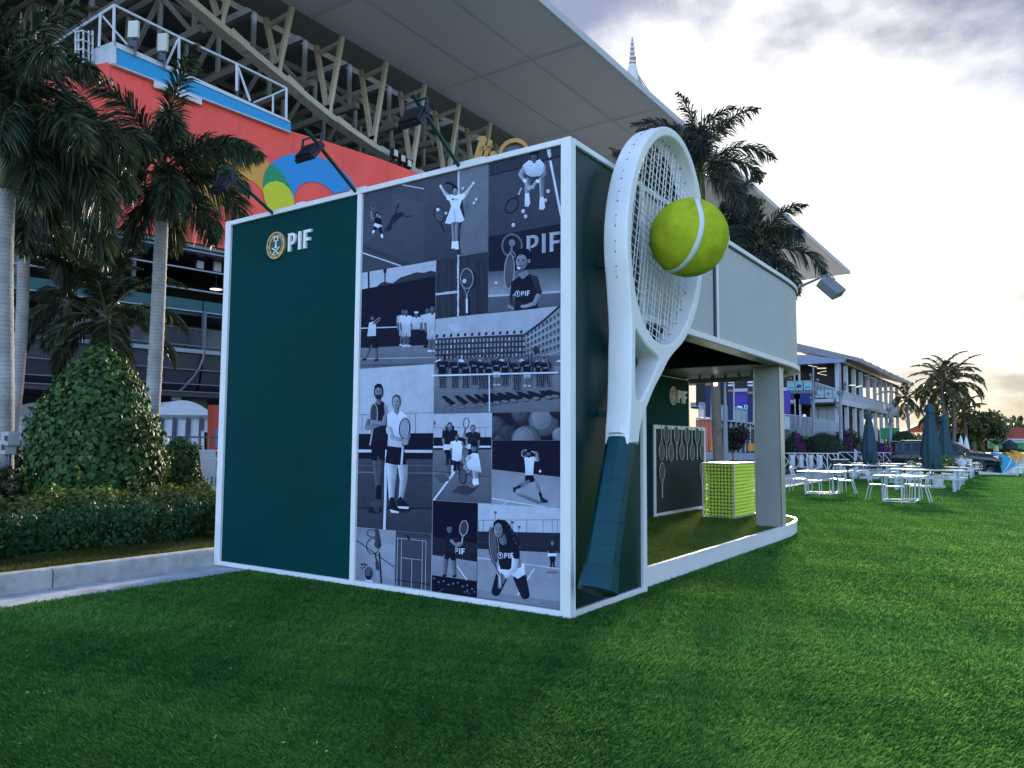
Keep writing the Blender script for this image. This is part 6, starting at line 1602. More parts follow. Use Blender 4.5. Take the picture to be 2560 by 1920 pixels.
chair(-3.42, 21.55, -q_, 'white chair left of the cafe table nearest the pillar'); chair(-2.68, 20.42, R(4), 'white chair with its back to us at the table nearest the pillar')
chair(-1.86, 21.30, q_+R(4), 'white chair right of the cafe table nearest the pillar'); chair(-2.35, 22.35, math.pi-R(3), 'white chair behind the cafe table nearest the pillar')
chair(-.55, 19.1, -q_-R(3), 'white chair left of the front cafe table'); chair(.02, 18.25, R(3), 'white chair with its back to us at the front cafe table')
chair(.58, 18.85, q_-R(2), 'white chair right of the front cafe table'); chair(.28, 20.0, math.pi, 'white chair behind the front cafe table')
def picnic(cx_, cy_, L, lab, bench=True):
    t = thing('picnic_table', lab, 'picnic table', (cx_, cy_, 0), group='white picnic tables in rows')
    for k in range(3): MB().bbox(-L/2, L/2, -.36+.245*k, -.36+.235+.245*k, .705, .75, b=.006).build('top_plank', FW, t, local=True)
    for sy in (-1, 1):
        MB().bbox(-L/2, L/2, sy*.72-.13, sy*.72+.13, .42, .46, b=.006).build('bench_plank', FW, t, local=True)
    for x in (-L/2+.30, L/2-.30):
        for sy in (-1, 1):
            MB().bar((x, sy*.24, .70), (x, sy*.56, 0), .09, .11).build('leg', FS, t, local=True)
            MB().bbox(x-.05, x+.05, sy*.78-.05, sy*.78+.05, 0, .42, b=.004).build('bench_leg', FS, t, local=True)
        MB().bbox(x-.04, x+.04, -.85, .85, .345, .415, b=.004).build('cross_beam', FS, t, local=True)
picnic(-.01, 26.0, 2.45, 'white picnic table right behind the front cafe table'); picnic(-.2, 30.6, 2.4, 'white picnic table beside the large closed parasol')
picnic(-.5, 36.6, 2.4, 'white picnic table where the person sits'); picnic(-.5, 40.6, 2.4, 'white picnic table closest to the car\'s front wheel')
picnic(-3.05, 31.2, 2.5, 'white picnic table left, in front of the left parasol'); picnic(-3.2, 35.6, 2.4, 'white picnic table left, behind the left parasol')
# closed parasols
UM = mat('parasol_teal', (.012, .055, .075), .75, var=.15, vscale=5, bump=.2, bscale=8)
def parasol(x, y, H, lab, rot=0.0):
    t = thing('closed_parasol', lab, 'parasol', (x, y, 0), group='closed teal parasols')
    MB().bbox(-.42, .42, -.42, .42, 0, .09, b=.01).build('base_slab', FW, t, local=True)
    MB().tube([(0, 0, .09), (0, 0, H-.05)], .028, 8).build('pole', mat('parasol_pole', (.10, .11, .12), .4), t, local=True)
    N = 32; vs = []; fs = []
    prof = [(H-.30, .11), (H-.60, .17), (H-1.0, .22), (H-1.4, .27), (H-1.75, .31), (H-1.95, .325)]
    for z, r in prof:
        for k in range(N):
            a = 2*math.pi*k/N+rot; rr = r*(1+.16*math.cos(8*a)*(.5+.5*(H-z)/1.9)+.05*math.sin(3*a+z*3)); vs.append((rr*math.cos(a), rr*math.sin(a), z))
    for i in range(len(prof)-1):
        for k in range(N): fs.append((i*N+k, (i+1)*N+k, (i+1)*N+(k+1) % N, i*N+(k+1) % N))
    # hanging flaps: the hem falls in points
    n0 = len(vs)
    for k in range(N):
        a = 2*math.pi*k/N+rot; d = .30+.22*abs(math.cos(4*a))+.10*math.sin(a*2+1); rr = .20*(1+.25*math.cos(8*a)); vs.append((rr*math.cos(a), rr*math.sin(a), H-1.95-d*1.35))
    i = len(prof)-1
    for k in range(N): fs.append((i*N+k, n0+k, n0+(k+1) % N, i*N+(k+1) % N))
    new_mesh('folded_canopy', vs, fs, UM, t, smooth=True, local=True)
    cp = MB(); cp.lathe([(.215, H-.36), (.20, H-.33), (.165, H-.14), (.13, H-.06), (.03, H), (.02, H+.06)], (0, 0, 0), 8); cp.build('vent_cap', UM, t, local=True)
    MB().tube([(.2*math.cos(2*math.pi*k/16), .2*math.sin(2*math.pi*k/16), H-2.25) for k in range(17)], .02, 5, cap=False).build('tie_strap', UM, t, local=True)
def foot(px, dep): p = at(px, 1113, dep); return p[0], p[1]
x, y = foot(2173, 38.0); parasol(x, y, 3.25, 'closed teal parasol on the left, in front of the shrubs', .2)
x, y = foot(2326, 30.0); parasol(x, y, 3.25, 'largest closed teal parasol, standing nearest the camera', .5)
x, y = foot(2362, 38.5); parasol(x, y, 3.2, 'closed teal parasol just right of the largest one', .9)
# potted plants at the parasols
def potplant(x, y, lab, s=1.0, n=150, z=0.0, h=.9):
    t = thing('potted_plant', lab, 'potted plant', (x, y, z), group='potted plants among the picnic tables')
    MB().lathe([(.24*s, 0), (.29*s, .42*s), (.31*s, .44*s), (.27*s, .44*s), (.26*s, .38*s)], (0, 0, 0), 16).build('pot', FW, t, local=True)
    a = rng.uniform(0, 2*np.pi, n); e = rng.uniform(.3, 1.4, n); l = rng.uniform(.15, h, n)
    d = np.stack([np.cos(a)*np.cos(e), np.sin(a)*np.cos(e), np.sin(e)], 1)
    V, T, C = leaves(np.array([x, y, z+.4*s])+d*l[:, None]*s, d, np.full(n, .24*s), .45, (.03, .07, .015), (.12, .20, .04), droop=.2)
    o = new_mesh('foliage', V, T, LEAF, t, cols=C); o['kind'] = 'stuff'
    st = MB()
    for k in range(7): st.tube([(0, 0, .38*s), (d[k][0]*h*.8*s, d[k][1]*h*.8*s, .4*s+d[k][2]*h*.8*s)], .012, 5)
    st.build('stem', mat('plant_stem', (.05, .08, .02), .7), t, local=True)
potplant(*foot(2337, 32.0), 'white pot with leafy plant under the largest parasol', 1.05)
potplant(*foot(2184, 38.8), 'white pot with leafy plant under the left parasol', .9); potplant(*foot(2375, 36.8), 'white pot with leafy plant beside the seated person', .8)
# black litter bin with a white lid
x, y = foot(2099, 40.0); t = thing('litter_bin', 'black litter bin with white lid behind the left picnic table', 'bin', (x, y, 0))
MB().bbox(-.36, .36, -.3, .3, 0, .86, b=.02).build('body', BLACK, t, local=True); MB().bbox(-.39, .39, -.33, .33, .86, .91, b=.012).build('lid', FW, t, local=True); MB().bbox(-.25, .25, -.306, -.301, .62, .76, b=.001).build('flap', mat('bin_flap', (.03, .03, .035), .3), t, local=True)
# loading ramps by the car
for i, (cx_, cy_) in enumerate(((1.35, 46.3), (1.5, 49.6))):
    o = MB().hexa([(cx_-1.0, cy_-.35, 0), (cx_+.9, cy_-.35, 0), (cx_+.9, cy_+.35, 0), (cx_-1.0, cy_+.35, 0), (cx_-1.0, cy_-.33, .16), (cx_+.8, cy_-.33, .03), (cx_+.8, cy_+.33, .03), (cx_-1.0, cy_+.33, .16)]).build('wheel_ramp', mat('ramp_cream', (.62, .60, .52), .7, var=.1), None)
    tag(o, ('near' if i == 0 else 'far')+' cream wheel ramp lying on the turf before the car', 'ramp', 'wheel ramps by the car')
# ---------------------------------------------------------------- car
def make_car(cx_, cy_, rz):
    t = thing('suv_car', 'dark blue large off-road car parked side-on behind the picnic tables', 'car', (cx_, cy_, 0), rz)
    PAINT = mat('car_paint', (.004, .008, .018), .2, coat=.35, spec=.5); GL = mat('car_glass', (.004, .005, .007), .08, spec=.4); CHR = mat('chrome', (.75, .77, .78), .12, metal=1.0)
    TY = mat('tyre', (.012, .012, .013), .8); RIM = mat('rim', (.6, .61, .62), .25, metal=.9)
    # lower body loft: x, half width, sill z, shoulder z, top z, top half width
    S = [(-2.88, .80, .62, .95, 1.02, .72), (-2.84, .96, .46, 1.02, 1.16, .88), (-2.5, 1.01, .40, 1.06, 1.24, .93), (-1.5, 1.03, .36, 1.08, 1.25, .95), (0, 1.03, .36, 1.06, 1.22, .95), (1.0, 1.03, .36, 1.05, 1.21, .94), (1.35, 1.03, .37, 1.05, 1.24, .90), (1.8, 1.02, .40, 1.03, 1.21, .86), (2.3, 1.0, .42, .99, 1.17, .82), (2.68, .97, .42, .92, 1.10, .78), (2.84, .90, .45, .86, 1.02, .72), (2.90, .78, .52, .80, .92, .62)]
    vs = []; fs = []; K = 10
    for x, w, a, b, c, w2 in S:
        half = [(w*.90, a), (w, a+.12), (w*1.0, b-.06), (w*.985, b), (w2, c)]
        for yy, zz in half: vs.append((x, yy, zz))
        for yy, zz in half[::-1]: vs.append((x, -yy, zz))
    for i in range(len(S)-1):
        for k in range(K): fs.append((i*K+k, (i+1)*K+k, (i+1)*K+(k+1) % K, i*K+(k+1) % K))
    fs += [tuple(range(K)), tuple((len(S)-1)*K+k for k in range(K-1, -1, -1))]
    new_mesh('body', vs, fs, PAINT, t, smooth=True, local=True); weighted(t.children[0], 45)
    # cabin
    C_ = [(-2.80, .86, 1.20, .80, 1.30), (-2.62, .91, 1.22, .74, 1.80), (-2.2, .93, 1.22, .74, 1.90), (-1.0, .94, 1.22, .75, 1.94), (.1, .94, 1.21, .75, 1.92), (.55, .94, 1.20, .74, 1.84), (1.42, .90, 1.22, .80, 1.26)]
    vs = []; fs = []; K = 6
    for x, w, a, w2, c in C_:
        for yy, zz in ((w, a), (w2+.02, c-.06), (w2-.06, c)): vs.append((x, yy, zz))
        for yy, zz in ((w2-.06, c), (w2+.02, c-.06), (w, a)): vs.append((x, -yy, zz))
    for i in range(len(C_)-1):
        for k in range(K): fs.append((i*K+k, (i+1)*K+k, (i+1)*K+(k+1) % K, i*K+(k+1) % K))
    fs += [tuple(range(K)), tuple((len(C_)-1)*K+k for k in range(K-1, -1, -1))]
    new_mesh('cabin', vs, fs, PAINT, t, smooth=False, local=True)
    def side(sy, pts, m, nm, d=.006):
        # window panes lie on the sloping cabin side
        P = []
        for x, v in pts:
            i = max(0, min(len(C_)-2, next((j for j in range(len(C_)-1) if C_[j][0] <= x <= C_[j+1][0]), 0))); u = (x-C_[i][0])/(C_[i+1][0]-C_[i][0])
            w = C_[i][1]*(1-u)+C_[i+1][1]*u; a = C_[i][2]*(1-u)+C_[i+1][2]*u; w2 = C_[i][3]*(1-u)+C_[i+1][3]*u+.02; c = C_[i][4]*(1-u)+C_[i+1][4]*u-.06
            P.append((x, sy*(w+(w2-w)*v+d), a+(c-a)*v))
        MB().prism(P, (0, -sy*.012, 0)).build(nm, m, t, local=True)
    for sy in (-1, 1):
        side(sy, [(-2.55, .12), (-1.75, .10), (-1.75, .90), (-2.42, .88)], GL, 'window'); side(sy, [(-1.65, .10), (-.75, .10), (-.75, .92), (-1.65, .90)], GL, 'window'); side(sy, [(-.65, .10), (.20, .12), (.20, .90), (-.65, .92)], GL, 'window'); side(sy, [(.28, .12), (1.05, .14), (.62, .82), (.28, .88)], GL, 'window')
        MB().bar((-2.3, sy*.72, 1.945), (.2, sy*.72, 1.955), .03, .025).build('roof_rail', CHR, t, local=True)
        MB().bbox(.92, 1.12, sy*1.03-.09+sy*.08, sy*1.03+.09+sy*.08, 1.20, 1.36, b=.03).build('wing_mirror', PAINT, t, local=True)
        MB().bbox(2.55, 2.80, sy*.86-.06, sy*.86+.06, .86, 1.06, b=.02).build('headlight', mat('head_lamp', (.8, .82, .84), .1), t, local=True)
        MB().bbox(-2.88, -2.80, sy*.86-.05, sy*.86+.05, .95, 1.55, b=.01).build('tail_light', mat('tail_lamp', (.25, .02, .02), .2), t, local=True)
        for x in (-.95, .15): MB().bbox(x-.12, x+.12, sy*1.035-.012, sy*1.035+.012, 1.0, 1.035, b=.004).build('door_handle', CHR, t, local=True)
        for x in (-1.72, -.70, .24, 1.22): MB().box(x-.006, x+.006, sy*1.031-.003, sy*1.031+.003, .5, 1.06).build('door_seam', BLACK, t, local=True)
        MB().bbox(-1.2, 1.1, sy*1.0-.03, sy*1.0+.03, .33, .42, b=.01).build('running_board', BLACK, t, local=True)
        MB().bbox(1.5, 1.62, sy*1.028-.006, sy*1.028+.006, .98, 1.01, b=.002).build('fender_badge', CHR, t, local=True)
    # windscreen
    MB().prism([(.66, -.66, 1.815), (.66, .66, 1.815), (1.33, .78, 1.325), (1.33, -.78, 1.325)], (.012, 0, .016)).build('windscreen', GL, t, local=True)
    MB().bbox(-2.84, -2.55, -.74, .74, 1.86, 1.90, b=.01).build('rear_spoiler', mat('spoiler_pale', (.4, .42, .46), .2, coat=.5), t, local=True)
    MB().bbox(2.86, 2.93, -.62, .62, .66, 1.0, b=.02).build('grille', mat('grille', (.02, .02, .022), .3, metal=.5), t, local=True)
    MB().bbox(2.86, 2.95, -.80, .80, .40, .50, b=.02).build('bumper_trim', CHR, t, local=True)
    MB().bbox(2.80, 2.92, -.86, .86, .50, .64, b=.03).build('bumper', PAINT, t, local=True)
    for wx in (-1.72, 1.72):
        for sy in (-1, 1):
            MB().lathe([(.47, -.02), (.47, .03)], (wx, sy*1.01 - .005, .42), 28, 'y').build('wheel_arch', BLACK, t, local=True)
            w = MB().lathe([(.27, -.15), (.385, -.15), (.41, -.11), (.41, .11), (.385, .15), (.27, .15)], (wx, sy*.90, .41), 32, 'y').build('wheel', TY, t, smooth=True, local=True); weighted(w, 50)
            yf = sy*1.055
            r = MB(); r.tube([(wx+.285*math.cos(2*math.pi*k/28), yf, .41+.285*math.sin(2*math.pi*k/28)) for k in range(29)], .02, 5, cap=False); r.build('rim', RIM, w, local=True)
            sp_k = MB()
            for k in range(10):
                a = 2*math.pi*k/10+.15; sp_k.bar((wx+.05*math.cos(a), yf+.0, .41+.05*math.sin(a)), (wx+.28*math.cos(a+.06), yf, .41+.28*math.sin(a+.06)), .036, .03, up=(0, 1, 0))
            sp_k.lathe([(.065, -.02), (.06, .02)], (wx, yf, .41), 14, 'y'); sp_k.build('spokes', RIM, w, local=True)
    return t
make_car(-1.5, 48.0, 0.0)
# ---------------------------------------------------------------- seated person
def skinned(name, joints, edges, m, parent, root=0, sub=2):
    me = bpy.data.meshes.new(name); me.from_pydata([j[0] for j in joints], edges, []); o = bpy.data.objects.new(name, me); COL.objects.link(o)
    sk = o.modifiers.new('skin', 'SKIN'); sk.use_smooth_shade = True
    for i, j in enumerate(joints):
        sv = me.skin_vertices[0].data[i]; sv.radius = (j[1], j[2] if len(j) > 2 else j[1]); sv.use_root = (i == root)
    ss = o.modifiers.new('sub', 'SUBSURF'); ss.levels = sub; ss.render_levels = sub
    dg = bpy.context.evaluated_depsgraph_get(); m2 = bpy.data.meshes.new_from_object(o.evaluated_get(dg)); bpy.data.objects.remove(o)
    m2.materials.clear(); m2.materials.append(m); m2.name = name
    o2 = bpy.data.objects.new(name, m2); COL.objects.link(o2); o2.parent = parent; return o2
pp = at(2404, 1113, 37.0); pz = thing('person', 'person in white shirt and olive cap sitting with back to us', 'person', (pp[0]+.0, 35.88, 0), R(8))
SKN = mat('skin', (.30, .17, .11), .6); SHT = mat('shirt_white', (.55, .58, .72), .8, var=.05); PNT = mat('trousers_dark', (.03, .033, .045), .8)
J = [((0, 0, .56), .15, .12), ((0, -.02, .78), .14, .11), ((0, -.01, .98), .17, .11), ((0, .01, 1.07), .075, .07), ((0, .03, 1.16), .07, .07), ((0, .045, 1.25), .085, .10), ((0, .045, 1.33), .06, .075),
     ((-.2, -.01, 1.0), .06, .06), ((-.27, .06, .80), .045, .045), ((-.22, .28, .76), .035, .035), ((-.17, .36, .775), .03, .022), ((-.15, .42, .775), .016, .013),
     ((.2, -.01, 1.0), .06, .06), ((.27, .06, .80), .045, .045), ((.22, .28, .76), .035, .035), ((.17, .36, .775), .03, .022), ((.15, .42, .775), .016, .013),
     ((-.1, .08, .54), .085, .08), ((-.14, .42, .52), .065, .065), ((-.14, .46, .12), .042, .045), ((-.14, .58, .04), .035, .03),
     ((.1, .08, .54), .085, .08), ((.14, .42, .52), .065, .065), ((.14, .46, .12), .042, .045), ((.14, .58, .04), .035, .03)]
E_ = [(0, 1), (1, 2), (2, 3), (3, 4), (4, 5), (5, 6), (2, 7), (7, 8), (8, 9), (9, 10), (10, 11), (2, 12), (12, 13), (13, 14), (14, 15), (15, 16), (0, 17), (17, 18), (18, 19), (19, 20), (0, 21), (21, 22), (22, 23), (23, 24)]
skinned('body', J, E_, SKN, pz)
J2 = [((0, 0, .52), .165, .135), ((0, -.02, .78), .165, .13), ((0, -.01, .98), .19, .13), ((0, .0, 1.06), .10, .09), ((-.2, -.01, 1.0), .08, .08), ((-.26, .04, .84), .068, .068), ((.2, -.01, 1.0), .08, .08), ((.26, .04, .84), .068, .068)]
skinned('shirt', J2, [(0, 1), (1, 2), (2, 3), (2, 4), (4, 5), (2, 6), (6, 7)], SHT, pz)
J3 = [((0, .0, .53), .16, .13), ((-.1, .08, .54), .10, .095), ((-.14, .42, .52), .08, .08), ((-.14, .46, .10), .06, .06), ((.1, .08, .54), .10, .095), ((.14, .42, .52), .08, .08), ((.14, .46, .10), .06, .06)]
skinned('trousers', J3, [(0, 1), (1, 2), (2, 3), (0, 4), (4, 5), (5, 6)], PNT, pz)
CAPM = mat('cap_olive', (.07, .075, .04), .8)
cp = MB(); cp.ball((0, .04, 1.31), (.105, .125, .075), 14, 8); cp.add([(-.08, .12, 1.30), (.08, .12, 1.30), (.06, .24, 1.285), (-.06, .24, 1.285), (-.08, .12, 1.315), (.08, .12, 1.315), (.06, .24, 1.298), (-.06, .24, 1.298)], [(0, 3, 2, 1), (4, 5, 6, 7), (0, 1, 5, 4), (1, 2, 6, 5), (2, 3, 7, 6), (3, 0, 4, 7)]); cp.build('cap', CAPM, pz, smooth=True, local=True)
HAIR = mat('hair_dark', (.02, .015, .012), .7); MB().ball((0, .015, 1.255), (.092, .085, .07), 12, 8).build('hair', HAIR, pz, smooth=True, local=True)
for sx in (-1, 1): MB().ball((sx*.092, .045, 1.245), (.012, .022, .032), 8, 6).build('ear', SKN, pz, smooth=True, local=True)
fc = MB(); fc.ball((0, .138, 1.235), (.016, .024, .022), 8, 6); fc.build('nose', SKN, pz, smooth=True, local=True)
for sx in (-1, 1): MB().ball((sx*.034, .128, 1.262), (.014, .010, .009), 8, 6).build('eye', HAIR, pz, smooth=True, local=True)
MB().ball((0, .132, 1.195), (.026, .010, .007), 8, 6).build('mouth', mat('lips', (.22, .09, .07), .6), pz, smooth=True, local=True)
for sx in (-1, 1):
    for k in range(4): MB().tube([(sx*.15+(k-1.5)*.014, .42, .775), (sx*.15+(k-1.5)*.015, .455+.006*(1-abs(k-1.5)), .775), (sx*.15+(k-1.5)*.015, .485+.006*(1-abs(k-1.5)), .762)], [.0085, .008, .006], 6).build('finger', SKN, pz, local=True)
    MB().tube([(sx*.15-sx*.025, .37, .775), (sx*.15-sx*.05, .40, .772), (sx*.15-sx*.055, .425, .765)], [.010, .009, .007], 6).build('thumb', SKN, pz, local=True)
    MB().bbox(sx*.14-.045, sx*.14+.045, .40, .66, .0, .075, b=.02).build('shoe', BLACK, pz, local=True)
# flowers and tiny things left on the tables
for i, (x, y) in enumerate(((.3, 40.6), (-1.25, 36.7))):
    t = thing('table_planter', ['small white planter with flowers on the far picnic table', 'small white planter on the table left of the seated person'][i], 'planter', (x, y, .75))
    MB().lathe([(.10, 0), (.13, .2), (.11, .2)], (0, 0, 0), 12).build('pot', FW, t, local=True)
    a = rng.normal(0, .12, (60, 3)); a[:, 2] = np.abs(a[:, 2])+.2; V, T, C = leaves(np.array([x, y, .75])+a, a/np.linalg.norm(a, axis=1)[:, None], np.full(60, .12), .5, (.03, .08, .02), (.12, .2, .05)); o = new_mesh('foliage', V, T, LEAF, t, cols=C); o['kind'] = 'stuff'
# ================================================================ BACKGROUND ON THE RIGHT
# --- white barricades with diagonal bars
def barricade(p0, p1, h, lab, n=3):
    p0 = np.array(p0); p1 = np.array(p1); t = thing('barricade', lab, 'barrier', (*((p0+p1)/2)[:2], 0), group='white barricades before the shrubs')
    def q(u, z): p = p0+(p1-p0)*u; return (p[0], p[1], z)
    r = .03
    MB().tube([q(0, h), q(1, h)], r, 6).build('top_rail', FW, t); MB().tube([q(0, .12), q(1, .12)], r, 6).build('bottom_rail', FW, t)
    for k in range(n+1): MB().tube([q(k/n, 0), q(k/n, h)], r, 6).build('post', FW, t)
    for k in range(n):
        a, b = k/n, (k+1)/n
        MB().tube([q(a, h), q(b, .12)], r*.8, 6).build('diagonal_bar', FW, t); MB().tube([q((a+b)/2, h), q(b, h*.56)], r*.8, 6).build('diagonal_bar', FW, t); MB().tube([q(a, .12), q((a+b)/2, h*.56)], r*.8, 6).build('diagonal_bar', FW, t)
def ft(px, dep): p = at(px, 1113, dep); return (p[0], p[1])
barricade(ft(1925, 47), ft(2016, 47), 1.12, 'white barricade directly right of the booth pillar'); barricade(ft(2017, 47), ft(2093, 47), 1.12, 'white barricade behind the bin')
barricade(ft(2096, 56), ft(2176, 55), 1.12, 'white barricade left of the left parasol', 2); barricade(ft(2180, 55), ft(2236, 54), 1.12, 'white barricade between parasol and car', 2)
CYL = mat('brushed_cylinder', (.50, .53, .60), .35, metal=.5, var=.1)
for i, px in enumerate((1978, 2001, 2025, 2048, 2190)):
    x, y = ft(px, 49.5 if i < 4 else 57); o = MB().lathe([(.19, 0), (.19, .98), (.17, 1.0)], (x, y, 0), 18).build('bollard', CYL, None, smooth=True); weighted(o, 40)
    tag(o, ['silver cylinder bollard nearest the booth pillar', 'silver cylinder bollard second from the pillar', 'silver cylinder bollard third from the pillar', 'silver cylinder bollard fourth from the pillar', 'pale cylinder bollard between parasol and car'][i], 'bollard', 'cylinder bollards behind the barricades')
# --- shrubs behind the barricades
def mound(px, py_top, py_bot, halfw, dep, name, lab, cat, n=2600, flowers=None, flat=.0, ca=(.012, .03, .012), cb=(.04, .075, .025), leaf=.16):
    b = at(px, py_bot, dep); zt = at(px, py_top, dep)[2]; r = halfw/FPX*dep; c = np.array([b[0], b[1], max(0.0, min(b[2], .3))]); H = zt-c[2]
    pr = [(.02*H, r*.86), (.25*H, r), (.5*H, r*.95), (.72*H, r*.78), (.88*H, r*.52), (1.0*H, r*.08)]
    return shrub(name, lab, cat, c, pr, n, leaf, .55, ca, cb, inner=.3, flowers=flowers)
PUR = (.11, .02, .12)
rt3 = tuple(_rt)
mound(*vp(170, 1300), vp(0, 1660)[1], 27, 56, 'bougainvillea', 'purple flowering bougainvillea beside the pillar', 'shrub', 2200, flowers=(2600, PUR, _rt*.8-_fw*.2))
mound(vp(640, 0)[0], vp(0, 1310)[1], vp(0, 1680)[1], 60, 58, 'dome_shrub', 'wide dark dome-clipped shrub behind the barricade', 'shrub', 3600, leaf=.12)
mound(vp(935, 0)[0], vp(0, 1290)[1], vp(0, 1640)[1], 27, 61, 'bougainvillea', 'purple flowering bougainvillea right of the dome shrub', 'shrub', 1800, flowers=(2400, PUR, _rt*.8-_fw*.2))
mound(vp(1560, 0)[0], vp(0, 1490)[1], vp(0, 1680)[1], 20, 57, 'bougainvillea', 'low purple bougainvillea between parasol and car', 'shrub', 1200, flowers=(1400, PUR, -_fw))
mound(vp(1960, 0)[0], vp(0, 1275)[1], vp(0, 1700)[1], 48, 62, 'dome_shrub', 'round dark shrub behind the car\'s tail', 'shrub', 3400, ca=(.014, .032, .012), cb=(.05, .085, .03))
def low_strip(px0, px1, dep, h, lab, n=2500):
    a, b = ft(px0, dep), ft(px1, dep); t = thing('ground_hedge', lab, 'hedge', (*((np.array(a)+np.array(b))/2), 0))
    u = rng.uniform(0, 1, n)[:, None]; c = np.array([*a, 0])*(1-u)+np.array([*b, 0])*u
    nn = rng.normal(0, 1, (n, 3)); nn[:, 2] = np.abs(nn[:, 2])+.3; nn /= np.linalg.norm(nn, axis=1)[:, None]
    V, T, C = leaves(c+nn*np.array([.8, .8, h]), nn, np.full(n, .16), .5, (.015, .035, .01), (.08, .12, .03)); o = new_mesh('foliage', V, T, LEAF, t, cols=C); o['kind'] = 'stuff'
low_strip(1930, 2110, 50.5, .5, 'low leafy border behind the bollards'); low_strip(2080, 2250, 58, .45, 'low leafy border behind the left parasol'); low_strip(1740, 1930, 40, .75, 'loose green border seen through the booth', 3600)
# --- broad-leaved trees
def tree(name, lab, base, H, crown, n, leaf, ca, cb, trunk_r=.18, group=None):
    """crown: list of (dx,dy,dz,r) leaf clumps"""
    t = thing(name, lab, 'tree', base, group=group); b = np.array(base, float)
    tr = MB(); tr.tube([b, b+[.05, .03, H*.3], b+[.0, .05, H*.55]], [trunk_r, trunk_r*.75, trunk_r*.5], 8); tr.build('trunk', PBARKD, t)
    lm = MB()
    for (dx, dy, dz, r) in crown[:8]: lm.tube([b+[0, .05, H*.42], b+[dx*.5, dy*.5, dz*.75], b+[dx, dy, dz]], [trunk_r*.4, trunk_r*.22, .02], 6)
    lm.build('limbs', PBARKD, t)
    Vs, Ts, Cs = [], [], []; off = 0; tot = sum(c[3]**2 for c in crown)
    for (dx, dy, dz, r) in crown:
        m = int(n*r*r/tot); d = rng.normal(0, 1, (m, 3)); d /= np.linalg.norm(d, axis=1)[:, None]; rr = r*rng.uniform(.35, 1.0, m)**.6
        k = rng.uniform(.8, 1.25); V, T, C = leaves(b+[dx, dy, dz]+d*rr[:, None]*np.array([1, 1, .75]), d, np.full(m, leaf), .5, np.asarray(ca)*k, np.asarray(cb)*k, droop=.3)
        Vs.append(V); Ts.append(T+off); Cs.append(C); off += len(V)
    o = new_mesh('crown', np.concatenate(Vs), np.concatenate(Ts), LEAF, t, cols=np.concatenate(Cs)); o['kind'] = 'stuff'; return t
def clumps(R_, H, n, flat=.6, rc=.45, seed=0):
    rs = np.random.RandomState(seed); out = []
    for k in range(n):
        a = rs.uniform(0, 2*math.pi); q = R_*math.sqrt(rs.rand())*.85; out.append((q*math.cos(a), q*math.sin(a), H+rs.uniform(-1, 1)*R_*flat*(1-.6*q/R_), R_*rc*rs.uniform(.6, 1.2)))
    return out
p = ft(vp(1210, 0)[0], 66); tree('ficus_tree', 'round crowned green tree behind the left parasol', (*p, 0), 3.4, clumps(1.75, 2.0, 14, .65, .42, 3), 3600, .2, (.018, .04, .012), (.06, .105, .03))
p = ft(v8(1490, 0)[0], 44); tree('plum_tree', 'dark reddish small tree seen through the booth', (*p, 0), 2.6, clumps(.95, 2.0, 12, .7, .42, 5), 2600, .15, (.014, .018, .012), (.06, .03, .035), .06)
p = ft(vb(1260, 0)[0], 95); tree('broad_tree', 'broad dark tree right of the tall coconut palms', (*p, 0), 8.0, clumps(3.7, 3.9, 24, .72, .34, 7), 6000, .42, (.03, .045, .02), (.11, .13, .05), .3)
p = ft(vb(1345, 0)[0], 118); tree('broad_tree', 'wide spreading tree beside the red-roofed building', (*p, 0), 9.5, clumps(3.8, 4.4, 22, .55, .32, 9), 5000, .42, (.035, .045, .026), (.12, .13, .06), .3)
p = ft(vb(1080, 0)[0], 100); tree('broad_tree', 'thin leafy tree behind the parasols', (*p, 0), 6.0, clumps(3.4, 3.6, 18, .7, .34, 12), 3600, .36, (.02, .035, .016), (.08, .10, .03), .22)
# --- far coconut palms against the bright sky
CK = dict(ca=(.030, .038, .016), cb=(.17, .16, .055), bushy=False, shaft=0, spear=False, bark=PBARKD, group='coconut palms on the skyline', nst=36, per=4, lw=.05)  # leaflets lightened towards yellow, sunlight put into their colour
def cpalm(pxb, pxt, pyt, dep, L, seed, lab, r=.2):
    b = at(pxb, 1113, dep); b[2] = 0; tp = at(pxt, pyt, dep); palm('coconut_palm', lab, b, tp, r, r*.75, 15, L, .85, seed=seed, bend=.25, **CK)
cpalm(vb(955, 0)[0], vb(958, 0)[0], vb(0, 385)[1], 80, 4.6, 41, 'leftmost of the three tall coconut palms on the skyline')
cpalm(vb(992, 0)[0], vb(985, 0)[0], vb(0, 330)[1], 84, 4.8, 44, 'middle of the three tall coconut palms on the skyline')
cpalm(vb(1062, 0)[0], vb(1050, 0)[0], vb(0, 375)[1], 82, 4.9, 47, 'rightmost of the three tall coconut palms on the skyline')
cpalm(vb(640, 0)[0], vb(622, 0)[0], vb(0, 520)[1], 96, 4.2, 50, 'shorter coconut palm at the end of the white pavilion')
cpalm(vb(1170, 0)[0], vb(1165, 0)[0], vb(0, 640)[1], 88, 3.8, 53, 'low coconut palm in front of the broad tree')
cpalm(vb(905, 0)[0], vb(905, 0)[0], vb(0, 690)[1], 92, 3.0, 56, 'small coconut palm peeping out left of the tall palms')
